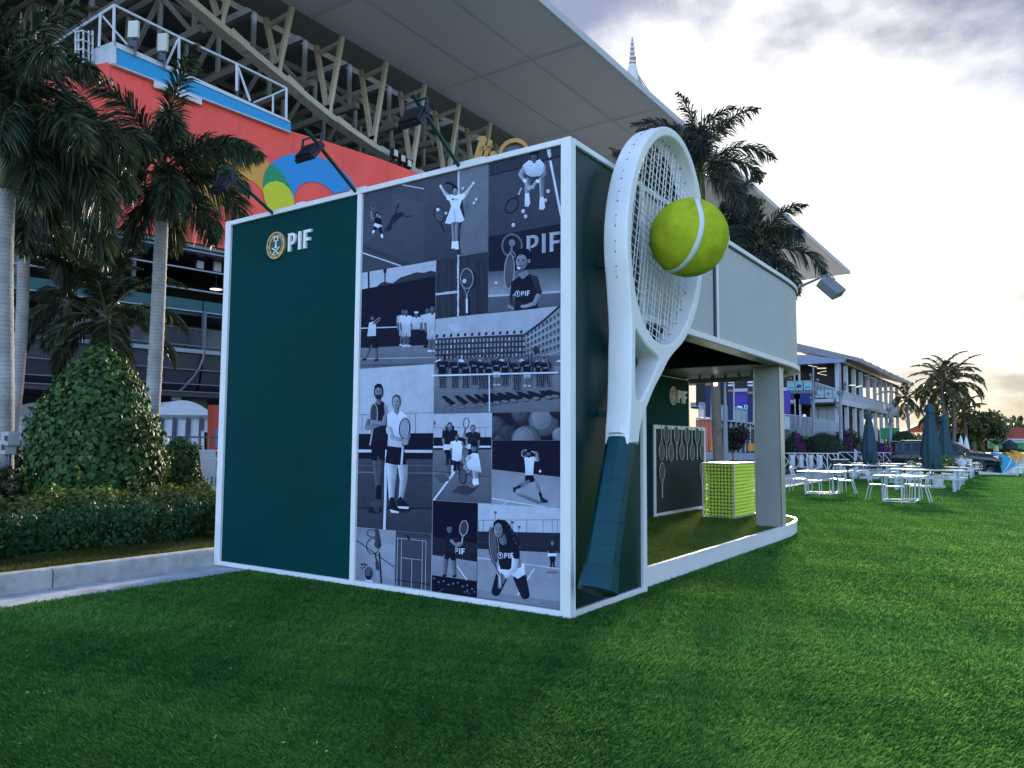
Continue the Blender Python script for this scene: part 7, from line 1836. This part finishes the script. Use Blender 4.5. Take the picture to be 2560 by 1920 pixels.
# --- two storey pavilion
pav = thing('pavilion_building', 'two-storey white pavilion with columns, balcony railing and ring lamps', 'building', (-14, 80, 0))
PVW = mat('pavilion_white', (.50, .52, .58), .6, var=.08, vscale=.5); PVD = mat('pavilion_dark', (.022, .024, .028), .8, var=.2); PVG = mat('pavilion_green', (.02, .22, .07), .6); PVB = mat('pavilion_blue', (.025, .035, .20), .6); PVT = mat('pavilion_teal', (.25, .52, .54), .5)
PVR = mat('pavilion_roof', (.26, .27, .30), .6, var=.1)
XP = -11.6; YC = 68.0
def px_(x, y, X=XP): return pl(*vp(x, y), 0, X)
def py_(x, y, Y=YC): return pl(*vp(x, y), 1, Y)
zdeck = px_(945, 770)[2]; zeave = px_(930, 175)[2]; zrail = px_(945, 640)[2]; zgr = 1.6
yend = px_(1885, 900)[1]
def pbx(nm, m, *a, par=pav): return MB().box(*a).build(nm, m, par)
pbx('floor_slab', PVW, XP-14, XP, YC, yend, zdeck-.45, zdeck); pbx('ground_floor', PVW, XP-14, XP-.05, YC+.1, yend, 0, zgr); pbx('core_wall', PVD, XP-9, XP-4.5, YC+3, yend, zgr, zeave); pbx('ceiling', PVD, XP-14, XP-.1, YC+.1, yend, zeave-.05, zeave+.1); pbx('lower_ceiling', PVD, XP-14, XP-.1, YC+.1, yend, zdeck-.6, zdeck-.452)
cols_ = [905, 1040, 1167, 1280, 1392, 1500, 1592, 1678, 1768, 1855]
for i, cx_ in enumerate(cols_):
    yy = px_(cx_, 600)[1]; w_ = .5 if i == 0 else .55
    pbx('column', PVW, XP-.32, XP-.02, yy-w_/2, yy+w_/2, zdeck+.002, zeave-.06); pbx('column', PVW, XP-.32, XP-.03, yy-w_/2, yy+w_/2, zgr, zdeck-.455)
pbx('bay_shade_sheet', PVD, -24, XP-.6, YC+2.4, YC+2.6, zgr, zeave-.06)  # dark sheet added behind the open bays so they read as shaded
MB().tube([(XP+.05, YC, zrail), (XP+.05, yend, zrail)], .05, 6).build('hand_rail', PVW, pav)
k = 0; n_b = 150
for k in range(n_b): y_ = YC+(yend-YC)*(k+.5)/n_b; pbx('baluster', PVW, XP+.03, XP+.07, y_-.03, y_+.03, zdeck, zrail)
pbx('slab_edge', PVW, XP-.02, XP+.12, YC-.1, yend, zdeck-.5, zdeck-.002)
# roof: sloping sheet with overhang and a stepped front
RO = 1.3
e0, e1 = zeave+.15, zeave+.15
MB().prism([(XP+RO, YC+2.5, e0), (XP+RO, yend+3, e0), (XP-7, yend+3, e0+2.6), (XP-7, YC+2.5, e0+2.6)], (0, 0, .35)).build('roof', PVR, pav)
MB().prism([(XP+.2, YC+2.5, e0+.05), (XP+.2, YC-1.5, e0-.05), (XP-9, YC-1.5, e0+2.5), (XP-9, YC+2.5, e0+2.5)], (0, 0, .3)).build('roof', PVR, pav)
F1 = [py_(172, 45, YC-1.6), py_(410, 50, YC-1.6), py_(965, 125, YC-1.6), py_(965, 160, YC-1.6), py_(870, 172, YC-1.6), py_(180, 205, YC-1.6)]
MB().prism([(-24, YC-1.6, F1[0][2]+.2)]+[tuple(q) for q in F1]+[(-24, YC-1.6, F1[-1][2])], (0, .3, 0)).build('gable_fascia', mat('fascia_lilac', (.30, .34, .52), .6), pav)
for k in range(8): y_ = YC+4+k*(yend-YC-4)/7.5; pbx('roof_seam', PVR, XP+RO-.3, XP+RO+.03, y_, y_+.5, e0+.351, e0+.43)
# signs over the columns
def signboard(q0, q1, lab_rows):
    a, b = px_(*q0, XP+.3), px_(*q1, XP+.3); s_ = MB().box(XP+.2, XP+.3, a[1], b[1], b[2], a[2]).build('sign_board', mat('sign_cream', (.55, .54, .50), .6), pav)
    n = 14
    for k in range(n):
        if k in (6, 7): continue
        y_ = a[1]+(b[1]-a[1])*(k+.7)/(n+.8); hh = (a[2]-b[2]); pbx('sign_letter', PVD, XP+.301, XP+.33, y_, y_+(b[1]-a[1])/n*.62, b[2]+hh*.32, b[2]+hh*.68, par=s_)
p_ = px_(1430, 420, XP+.3); s_a = px_(1320, 330, XP+.3); s_b = px_(1540, 515, XP+.3)
signboard((1318, 370), (1540, 470), 1); signboard((1340, 905), (1560, 960), 1)
# front bays facing the lawn: blue band, teal balcony boards, green base, railings
for (x0, x1, y0, y1, m, nm, Y) in ((-10, 470, 640, 760, PVB, 'blue_band', YC-1.2), (250, 470, 755, 845, PVB, 'blue_band', YC-1.25), (505, 860, 765, 830, PVB, 'blue_band', YC-.2), (40, 480, 1225, 1420, PVG, 'green_base', YC-1.4), (40, 95, 1150, 1226, PVG, 'green_base', YC-1.42), (490, 900, 1290, 1420, PVG, 'green_base', YC-.1), (1570, 1880, 1235, 1420, PVG, 'green_base', YC+4)):
    a, b = py_(x0, y0, Y), py_(x1, y1, Y); MB().box(a[0], b[0], Y, Y+.2, b[2], a[2]).build(nm, m, pav)
def tboard(x0, x1, y0, y1, Y, mark):
    a, b = py_(x0, y0, Y), py_(x1, y1, Y); o = MB().box(a[0], b[0], Y-.05, Y, b[2], a[2]).build('balcony_board', PVT, pav); w, h = b[0]-a[0], a[2]-b[2]
    if mark:
        for (u0, v0, u1, v1) in ((.2, .25, .32, .7), (.32, .7, .42, .3), (.45, .25, .56, .75), (.56, .75, .68, .35), (.7, .3, .82, .7)): MB().bar((a[0]+w*u0, Y-.055, b[2]+h*v0), (a[0]+w*u1, Y-.055, b[2]+h*v1), .09, .02, up=(0, 1, 0)).build('board_mark', PVB, o)
    else:
        MB().box(a[0]+w*.25, a[0]+w*.62, Y-.058, Y-.051, b[2]+h*.30, b[2]+h*.40).build('board_mark', PVB, o); MB().box(a[0]+w*.7, a[0]+w*.8, Y-.058, Y-.051, b[2]+h*.3, b[2]+h*.45).build('board_mark', PVB, o)
for q in ((50, 170, 500, 625, YC-1.4, False), (185, 305, 495, 620, YC-1.4, True), (320, 452, 490, 615, YC-1.4, False), (515, 640, 625, 745, YC-.3, False), (670, 790, 618, 740, YC-.3, True), (800, 845, 615, 735, YC-.3, False)): tboard(*q)
def railing(x0, y0, x1, y1, hh, Y, n):
    a, b = py_(x0, y0, Y), py_(x1, y1, Y); MB().tube([a, b], .05, 5).build('hand_rail', PVW, pav)
    for k in range(n+1): p = a+(b-a)*k/n; MB().bar(p, p-np.array([0, 0, hh]), .05, .05).build('baluster', PVW, pav)
railing(40, 480, 455, 472, 1.1, YC-1.3, 16); railing(510, 495, 870, 610, 1.1, YC-.35, 16); railing(100, 1020, 480, 1080, 1.7, YC-1.5, 18); railing(525, 1085, 900, 1150, 1.5, YC-.4, 20)
for x in (250, 270): pbx('column', PVW, py_(x, 300)[0]-.2, py_(x, 300)[0]+.2, YC-1.2, YC-.9, 1.4, zeave)
a, b = py_(430, 850, YC+2), py_(280, 1230, YC+2)
for x in (420, 560, 700): pbx('pier', PVW, py_(x, 900)[0]-.35, py_(x, 900)[0]+.35, YC+1.5, YC+2, 1.5, zdeck-.5)
pbx('floor_slab', PVW, -24, XP, YC-1.1, YC+.3, zdeck-.35, zdeck-.05)
RNG = mat('ring_glow', (1, .95, .85), .4, emit=(1, .9, .75), estr=.22)
for i, (x, y) in enumerate(((470, 230), (612, 265), (615, 330), (640, 370), (750, 330), (745, 410), (850, 370), (1110, 540), (1215, 560), (440, 300))):
    c = py_(x, y, YC+1.5+i*.35); r_ = .42-.02*i
    tl = (i % 3-1)*.25
    MB().tube([c+np.array([r_*math.cos(2*math.pi*k/18), r_*.9*math.sin(2*math.pi*k/18), r_*tl*math.cos(2*math.pi*k/18)]) for k in range(19)], .022, 5, cap=False).build('ring_lamp', RNG, pav)
for (x, y) in ((180, 380), (330, 412), (312, 322), (365, 402), (335, 1040), (170, 1065), (465, 1030)):
    MB().ball(py_(x, y, YC+2.5), .10 if x != 335 else .2, 8, 6).build('bulb', RNG, pav)
# --- multi-head light poles
def light_pole(px, ytop, ybot, dep, lab, heads):
    b = at(px, ybot, dep); b[2] = 0; tp = at(px, ytop, dep); t = thing('light_pole', lab, 'light pole', b, group='multi-head light poles')
    LPM = mat('pole_paint', (.24, .26, .31), .5); MB().tube([b, b+(tp-b)*.5, tp], [.17, .12, .05], 10).build('pole', LPM, t)
    for (hx, hy, s_) in heads:
        c = at(*vp(hx, hy), dep-.3); jn = b+(tp-b)*((c[2]-1.0)/tp[2]) if tp[2] > 0 else b
        ar = MB().tube([jn, c], .05, 6).build('arm', LPM, t); MB().ball(c, (.12, .12, .17), 10, 8).build('lamp_head', mat('lamp_pod', (.14, .15, .17), .4), ar, smooth=True)
light_pole(vp(475, 0)[0], vp(0, 225)[1], vp(0, 1310)[1], 60, 'grey light pole with pod lamps before the teal balcony', ((432, 380, 1), (545, 460, 1), (515, 660, 1), (430, 750, 1)))
light_pole(vp(915, 0)[0], vp(0, 200)[1], vp(0, 1250)[1], 60, 'grey light pole with pod lamps at the pavilion corner', ((1000, 520, 1), (985, 590, 1), (895, 665, 1), (830, 790, 1), (850, 880, 1)))
light_pole(vp(1722, 0)[0], vp(0, 700)[1], vp(0, 1400)[1], 62, 'slim grey light pole with pod lamps by the pavilion\'s far half', ((1780, 810, 1), (1690, 930, 1), (1660, 1060, 1), (1745, 1105, 1)))
light_pole(vb(637, 0)[0], vb(0, 540)[1], vb(0, 820)[1], 85, 'far light pole with pod lamps under the shorter palm', ((1960, 1060, 1), (2070, 940, 1)))
light_pole(v8(1395, 0)[0], v8(0, 500)[1], v8(0, 1150)[1], 42, 'grey forked light pole seen through the booth', ())
# --- wing seen through the booth
wing = thing('hospitality_wing', 'hospitality terrace with glass railing and coral wall seen through the booth', 'building', (-16, 52, 0))
WD = 58.0
def w8(x, y, d=WD): return at(*v8(x, y), d)
def wq(nm, m, pts, d=WD, th=.15, par=None):
    P = [w8(x, y, d) for x, y in pts]; return MB().prism(P, _fw*np.array([1, 1, 0])*th).build(nm, m, par or wing)
wq('dark_hall', PVD, [(1000, 420), (2250, 420), (2250, 950), (1000, 850)], WD+5); wq('purple_screen', mat('screen_purple', (.055, .03, .36), .5), [(1522, 640), (2300, 640), (2300, 960), (1522, 880)], WD+2); wq('pale_beam', PVW, [(1520, 618), (2250, 600), (2250, 645), (1520, 660)], WD+1.8)
for pts in ([(1000, 1020), (1890, 1085), (2300, 1110), (2300, 1130), (1890, 1105), (1000, 1040)],): wq('deck_edge', PVW, pts, WD-.1)
CORAL = mat('coral_panel', (.55, .14, .10), .6); x = 1000
for k in range(5): wq('coral_panel', CORAL if k < 4 else PVT, [(1000+k*58, 1045), (1052+k*58, 1047), (1052+k*58, 1500), (1000+k*58, 1500)], WD)
wq('shop_window', mat('shop_glass', (.12, .13, .14), .08, spec=.8), [(1290, 1105), (2300, 1130), (2300, 1520), (1290, 1500)], WD+.3)
for k in range(13): wq('mullion', PVW, [(1345+k*66, 1095), (1357+k*66, 1095), (1357+k*66, 1500), (1345+k*66, 1500)], WD-.05)
wq('transom', PVW, [(1290, 1150), (2300, 1170), (2300, 1182), (1290, 1160)], WD-.12)
wq('orange_panel', mat('orange_panel', (.62, .27, .03), .6), [(1715, 1375), (1812, 1378), (1812, 1480), (1715, 1480)], WD-.2); wq('orange_panel', MATS['orange_panel'], [(1205, 1340), (1240, 1320), (1240, 1480), (1190, 1480)], WD-.2); wq('green_panel', PVG, [(1816, 1378), (1890, 1378), (1890, 1440), (1816, 1440)], WD-.2)
TG = glassy('terrace_glass', (.55, .75, .78), .55, .06)
def ry(x): return 815+(x-1085)*.137
for k in range(17):
    x = 1040+k*74; wq('glass_pane', TG, [(x+6, ry(x)+22), (x+68, ry(x+68)+22), (x+68, ry(x)+205), (x+6, ry(x)+200)], WD-.3, .03); wq('rail_post', PVW, [(x-4, ry(x)), (x+5, ry(x)), (x+5, ry(x)+215), (x-4, ry(x)+215)], WD-.35)
wq('hand_rail', PVW, [(1040, ry(1040)-6), (2300, ry(2300)-6), (2300, ry(2300)+10), (1040, ry(1040)+10)], WD-.36)
LT = mat('sign_teal_text', (.2, .5, .65), .5, emit=(.2, .5, .65), estr=.25)
def text_obj(txt, pos, h, m, parent, name, right=_rt, upv=(0, 0, 1)):
    cu = bpy.data.curves.new('t', 'FONT'); cu.body = txt; cu.size = h; cu.extrude = .02
    co = bpy.data.objects.new('t', cu); COL.objects.link(co); dg = bpy.context.evaluated_depsgraph_get(); me = bpy.data.meshes.new_from_object(co.evaluated_get(dg)); bpy.data.objects.remove(co)
    rv = np.array(right, float); rv[2] = 0; rv /= np.linalg.norm(rv); uv = np.array(upv, float); nv_ = np.cross(rv, uv)
    vs = [np.array(pos)+rv*v.co.x+uv*v.co.y+nv_*v.co.z for v in me.vertices]; fs = [tuple(p.vertices) for p in me.polygons]; bpy.data.meshes.remove(me)
    return new_mesh(name, vs, fs, m, parent)
text_obj('DA', w8(1660, 895, WD+1.9), .40, LT, wing, 'screen_lettering'); text_obj('PAS', w8(1805, 905, WD+1.9), .40, LT, wing, 'screen_lettering')
wq('screen_logo', LT, [(1560, 870), (1570, 855), (1630, 862), (1640, 885), (1600, 878)], WD+1.9, .02)
NB = mat('banner_navy', (.012, .022, .10), .7); OB = mat('banner_orange', (.55, .17, .04), .7); BW = mat('banner_white', (.7, .72, .75), .7)
for i, (x0, x1, yb) in enumerate(((1125, 1200, 1010), (1437, 1512, 1050), (1710, 1784, 1080))):
    t = thing('striped_banner', ['navy striped banner beside the gallery wall edge', 'navy striped banner right of the forked light pole', 'navy striped banner nearest the pillar'][i], 'banner', w8((x0+x1)/2, yb, WD-1.2), group='navy banners on the terrace')
    def bq(nm, m, y0, y1, d): MB().prism([w8(x0, y0, d), w8(x1, y0, d), w8(x1, y1, d), w8(x0, y1, d)], _fw*np.array([1, 1, 0])*.04).build(nm, m, t)
    bq('cloth', NB, 400, yb, WD-1.2)
    for k, (y0, y1) in enumerate(((400, 432), (440, 460), (515, 540), (560, 582))):
        if i == 0 and k > 2: continue
        bq('white_stripe', BW, y0 if i else y0-30, y1 if i else y1-30, WD-1.25)
    bq('orange_stripe', OB, 603+i*28-(60 if i == 0 else 0), 632+i*28-(60 if i == 0 else 0), WD-1.25)
    MB().tube([w8(x1+6, 380, WD-1.2), w8(x1+6, yb+25, WD-1.2)], .05, 6).build('pole', PVW, t)
# --- far right: red roofed stand, beach shells, small parasols
rs_ = thing('red_roof_stand', 'low stand with long red roof and green-white front at the right edge', 'building', at(vb(1640, 0)[0], 1113, 110))
def rq(nm, m, pts, d, th=.4): MB().prism([at(*vb(x, y), d) for x, y in pts], _fw*np.array([1, 1, 0])*th).build(nm, m, rs_)
rq('roof', mat('roof_red', (.30, .055, .04), .7, var=.12, vscale=.5), [(1480, 792), (2100, 780), (2100, 895), (1430, 893)], 110, 3.0); rq('front_wall', PVW, [(1410, 895), (2100, 895), (2100, 985), (1410, 985)], 109.5); rq('green_panel', PVG, [(1410, 925), (1460, 925), (1460, 985), (1410, 985)], 109.3, .1); rq('green_panel', PVG, [(1500, 930), (1570, 930), (1570, 985), (1500, 985)], 109.3, .1); rq('green_panel', PVG, [(1640, 930), (1734, 930), (1734, 985), (1640, 985)], 109.3, .1); rq('fascia_board', PVW, [(1410, 893), (2100, 893), (2100, 905), (1410, 905)], 109, .2)
def shell(px, pyb, w, h, dep, colr, lab):
    b = at(px, pyb, dep); b[2] = 0; W = w/FPX*dep; H = h/FPX*dep; t = thing('beach_shell', lab, 'sun shelter', b, group='folding beach shells')
    m = mat('shell_%d' % int(colr[0]*1000+colr[2]*77), colr, .6); tr = mat('shell_mesh', (.42, .48, .60), .7)
    hv = _rt*np.array([1, 1, 0]); hv /= np.linalg.norm(hv); dv = np.array([-hv[1], hv[0], 0])
    def arcp(tilt, u, r): # rib u in 0..pi at tilt angle
        s_ = math.sin(u); return b+dv*math.cos(u)*W*.45+hv*(-W*.42+math.cos(tilt)*s_*r*W)+np.array([0, 0, math.sin(tilt)*s_*H])
    for j in range(4):
        t0_, t1_ = R(95-j*22), R(95-(j+1)*22); vs = []; fs = []
        for k in range(13): u = math.pi*k/12; vs += [arcp(t0_, u, .9), arcp(t1_, u, .95)]
        for k in range(12): fs.append((2*k, 2*k+1, 2*k+3, 2*k+2))
        new_mesh('canopy_segment', vs, fs, m if j < 3 else tr, t, smooth=True)
    MB().tube([arcp(R(7), math.pi*k/12, .95) for k in range(13)], .03, 5).build('rib', FW, t); MB().tube([arcp(R(51), math.pi*k/12, .93) for k in range(13)], .03, 5).build('rib', FW, t)
    vs = [arcp(R(95), math.pi*k/12, .88) for k in range(13)]; new_mesh('back_panel', vs, [tuple(range(13))], m, t)
    MB().hexa([b+dv*s1*W*.4+hv*s2*W*.4+np.array([0, 0, z_]) for z_ in (.0, .32) for s1, s2 in ((-1, -1), (1, -1), (1, 1), (-1, 1))]).build('daybed', FW, t)
shell(vb(1560, 0)[0], vb(0, 1170)[1], 64, 52, 47, (.01, .30, .46), 'cyan beach shell in front of the others at the right')
shell(vb(1640, 0)[0], vb(0, 1120)[1], 50, 40, 58, (.62, .24, .02), 'first orange beach shell behind the cyan one'); shell(vb(1700, 0)[0], vb(0, 1110)[1], 46, 38, 66, (.68, .30, .02), 'second orange beach shell further back'); shell(vb(1360, 0)[0], vb(0, 1080)[1], 40, 32, 70, (.60, .28, .03), 'orange beach shell hidden behind the car bonnet'); shell(vb(1290, 0)[0], vb(0, 1070)[1], 44, 30, 78, (.45, .05, .05), 'red beach shell behind the windscreen')
for i, (x, yt, yb, d) in enumerate(((1140, 858, 1000, 75), (1192, 865, 1000, 75), (1468, 905, 1010, 95))):
    b = at(vb(x, 0)[0], 1113, d); b[2] = 0; H = at(*vb(x, yt), d)[2]; t = thing('folded_umbrella', ['left white folded umbrella behind the car roof', 'right white folded umbrella behind the car roof', 'thin white folded umbrella before the red-roofed stand'][i], 'umbrella', b, group='small white folded umbrellas')
    MB().lathe([(.04, 1.0), (.30, H*.42), (.26, H*.55), (.14, H*.85), (.02, H)], (0, 0, 0), 10).build('canopy', FW, t, local=True); MB().tube([(0, 0, 0), (0, 0, 1.1)], .03, 6).build('pole', RAIL, t, local=True)
b = at(vb(1600, 0)[0], 1113, 90); b[2] = 0; t = thing('dark_parasol', 'dark closed parasol behind the cyan beach shell', 'parasol', b); H = at(*vb(1600, 900), 90)[2]
MB().lathe([(.1, .9), (.75, 1.3), (.8, 1.9), (.45, H-.3), (.1, H)], (0, 0, 0), 9).build('canopy', mat('parasol_dark', (.02, .03, .05), .8), t, local=True); MB().tube([(0, 0, 0), (0, 0, 1.0)], .04, 6).build('pole', RAIL, t, local=True)
b = at(vb(770, 0)[0], 1113, 105); b[2] = 0; t = thing('orange_tent', 'orange pointed tent between pavilion and parasols', 'tent', b); OT = mat('tent_orange', (.62, .12, .03), .7)
c_ = at(*vb(830, 745), 105); MB().lathe([(4.6, at(*vb(770, 830), 105)[2]), (4.2, at(*vb(770, 815), 105)[2]), (.2, c_[2]+.6)], (1.5, 0, 0), 8).build('tent_roof', OT, t, local=True)
for k in range(4): a_ = math.pi/4+k*math.pi/2; MB().tube([(1.5+4.0*math.cos(a_), 4.0*math.sin(a_), 0), (1.5+4.0*math.cos(a_), 4.0*math.sin(a_), at(*vb(770, 828), 105)[2])], .08, 6).build('pole', PVW, t, local=True)
for i, (px, d, rz) in enumerate(((vb(1660, 0)[0], 43, .6), (vb(1725, 0)[0], 42, 2.2))):
    o = copy_tree(ch0); p = at(px, 1113, d); o.location = (p[0], p[1], 0); o.rotation_euler = (0, 0, rz); o['label'] = ['white chair by the cyan beach shell', 'white chair cut by the right edge'][i]; o['group'] = 'white pierced lawn chairs'
# distant tree belt closing the horizon
V_, T_, C_a = [], [], []; n = 9000
px = rng.uniform(1500, 2900, n); d = rng.uniform(230, 300, n); hh = 5+3*np.sin(px*.013)+2*np.sin(px*.05)
base = np.array([at(a, 1113, b) for a, b in zip(px, d)]); base[:, 2] = rng.uniform(0, 1, n)*hh
nn = rng.normal(0, 1, (n, 3)); nn /= np.linalg.norm(nn, axis=1)[:, None]
V, T, C = leaves(base, nn, np.full(n, 2.4), .6, (.03, .04, .022), (.07, .08, .035)); o = new_mesh('tree_belt', V, T, LEAF, cols=C); tag(o, 'distant low belt of trees along the horizon', 'trees', kind='stuff')

# ================================================================ LEFT: TENTS AND BARRIERS UNDER THE STADIUM
def tent(lab, q, dep, m, wallm, duct=False):
    """q: (x_left, x_right, y_crown, y_eave, y_floor) in the v3 view"""
    xl, xr, yc, ye, yf = q; t = thing('marquee_tent', lab, 'tent', at(*v3((xl+xr)/2, yf), dep))
    a, b = at(*v3(xl, ye), dep), at(*v3(xr, ye), dep); b[2] = a[2]; H = at(*v3((xl+xr)/2, yc), dep)[2]-a[2]; bk = np.array([-.9, .25, 0])*5
    N = 14; arc = [a+(b-a)*k/N+np.array([0, 0, H*math.sin(math.pi*k/N)**.8]) for k in range(N+1)]
    vs = arc+[p+bk for p in arc]; fs = [(k, k+1, N+2+k, N+1+k) for k in range(N)]; new_mesh('roof', vs, fs, m, t, smooth=True)
    MB().prism(arc, bk*.01).build('front_gable', m, t)
    zf = .17; L0 = np.array([a[0], a[1], zf]); R0 = np.array([b[0], b[1], zf])
    for k in range(5):
        p0 = a+(b-a)*(k/5+.01); p1 = a+(b-a)*((k+1)/5-.01); MB().prism([p0+bk*.02, p1+bk*.02, np.array([p1[0], p1[1], zf])+bk*.02, np.array([p0[0], p0[1], zf])+bk*.02], bk*.008).build('wall_panel', wallm, t)
    for k in range(6): p0 = a+(b-a)*(k/5); MB().bar(np.array([p0[0], p0[1], zf]), p0, .10, .10).build('pole', RAIL, t)
    MB().bar(a, b, .06, .12).build('eave_beam', RAIL, t)
    return t
CANV = mat('canvas_grey', (.16, .16, .155), .8, var=.15, vscale=1.5, bump=.3, bscale=4); CANW = mat('canvas_white', (.58, .64, .74), .6, var=.06, bump=.15, bscale=4)
tent('grey canvas marquee tent behind the leftmost palm trunk', (40, 420, 120, 215, 470), 24.0, CANV, CANV)
tent('white marquee tent with windows between topiary and booth', (960, 1392, 105, 212, 600), 25.0, CANW, CANW)
dt = thing('air_duct', 'pale flexible air duct standing beside the grey tent', 'duct', at(*v3(115, 460), 22.5)); Pq = [at(*v3(130, 215), 22.5), at(*v3(135, 300), 22.5), at(*v3(112, 400), 22.5), at(*v3(100, 520), 22.5)]
pts = []
for a, b in zip(Pq[:-1], Pq[1:]):
    for k in range(6): pts.append(a+(b-a)*k/6)
DUC = mat('duct_foil', (.40, .40, .40), .5, var=.1)
MB().tube(pts, [.17+(.018 if k % 2 else 0) for k in range(len(pts))], 10).build('hose', DUC, dt)
Pq = [at(*v3(50, 385), 22.3), at(*v3(90, 430), 22.3), at(*v3(130, 470), 22.3)]; MB().tube(Pq, .16, 10).build('hose_branch', DUC, dt)
for i, (x, y) in enumerate(((68, 355), (48, 412))):
    p = at(*v3(x, y), 13.0); o = MB().bbox(p[0]-.12, p[0]+.12, p[1]-.10, p[1]+.10, p[2]-.12, p[2]+.12, b=.015).build('control_box', WB, None); tag(o, ['upper', 'lower'][i]+' small white control box beside the left palm trunk', 'control box', 'control boxes by the palm')
    MB().box(p[0]+.02, p[0]+.124, p[1]-.105, p[1]-.1005, p[2]-.04, p[2]+.05).build('display', BLACK, o)
    MB().tube([(p[0], p[1], p[2]-.12), (p[0], p[1], .18)], .03, 6).build('post', RAIL, o)
rp = thing('display_stand', 'orange-red display panel standing behind the booth edge', 'panel', at(*v3(1410, 480), 24)); MB().prism([at(*v3(x, y), 24) for x, y in ((1385, 135), (1470, 140), (1470, 500), (1378, 500))], (-.3, 0, 0)).build('board', mat('red_board', (.42, .055, .025), .6), rp)
MB().prism([at(*v3(x, y), 23.9) for x, y in ((1400, 290), (1440, 290), (1440, 410), (1400, 410))], (-.05, 0, 0)).build('poster', mat('poster_blue', (.10, .14, .32), .5), rp)
for x in (1392, 1440):
    p = at(*v3(x, 500), 24); MB().tube([p, (p[0], p[1], .17)], .05, 6).build('post', RAIL, rp)
wd = thing('tent_door', 'glazed door with white frame at the end of the white tent', 'door', at(*v3(1350, 480), 24.5))
for (x0, y0, x1, y1) in ((1315, 300, 1323, 480), (1376, 300, 1384, 480), (1315, 300, 1384, 312)): MB().prism([at(*v3(x, y), 24.5) for x, y in ((x0, y0), (x1, y0), (x1, y1), (x0, y1))], (-.1, 0, 0)).build('frame', FW, wd)
MB().prism([at(*v3(x, y), 24.6) for x, y in ((1320, 305), (1380, 305), (1380, 520), (1320, 520))], (-.05, 0, 0)).build('pane', mat('door_glass', (.02, .03, .04), .08), wd)
lr = thing('tent_railing', 'thin grey railing in front of the white tent', 'railing', at(*v3(1200, 430), 21)); z_ = at(*v3(1200, 342), 21)[2]
a, b = at(*v3(1040, 342), 21), at(*v3(1420, 345), 21); MB().tube([a, b], .025, 6).build('hand_rail', RAIL, lr)
for k in range(7): p = a+(b-a)*k/6; MB().tube([p, (p[0], p[1], .17)], .022, 6).build('post', RAIL, lr)
wb_ = thing('white_barrier', 'white tubular trestle barrier between round shrub and booth', 'barrier', at(*v3(1370, 690), 14.5)); D_ = 14.5
for (x0, y0, x1, y1) in ((1300, 483, 1470, 486), (1405, 490, 1330, 590), (1400, 490, 1385, 640), (1385, 640, 1350, 680), (1385, 640, 1402, 680), (1385, 640, 1376, 685)): MB().tube([at(*v3(x0, y0), D_), at(*v3(x1, y1), D_)], .02, 6).build('tube', FW, wb_)
for k in range(9): MB().tube([at(*v3(1296+k*12, 432), D_+3), at(*v3(1316+k*11, 600), D_+3)], .02, 6).build('tube', FW, wb_)
MB().tube([at(*v3(1290, 432), D_+3), at(*v3(1420, 432), D_+3)], .022, 6).build('tube', FW, wb_)
a = gr(*v3(1300, 690), .5); o = MB().hexa([at(*v3(x, y), dd_) for dd_, pts_ in ((15.2, ((1290, 690), (1420, 690))), ) for x, y in pts_]+[at(*v3(1420, 670), 16.5), at(*v3(1290, 665), 16.5)]+[p+np.array([0, 0, .02]) for p in (at(*v3(1290, 690), 15.2), at(*v3(1420, 690), 15.2), at(*v3(1420, 670), 16.5), at(*v3(1290, 665), 16.5))]).build('stone_slab', CONC, None)
p_ = at(*v3(1350, 690), 15.3); o2 = MB().box(p_[0]-1.2, p_[0]+1.0, p_[1]-.2, p_[1]+1.5, .1, p_[2]-.03).build('retaining_wall', CONC, None); tag(o2, 'short concrete retaining wall under the white trestle barrier', 'wall'); o.parent = o2; o.name = 'coping'
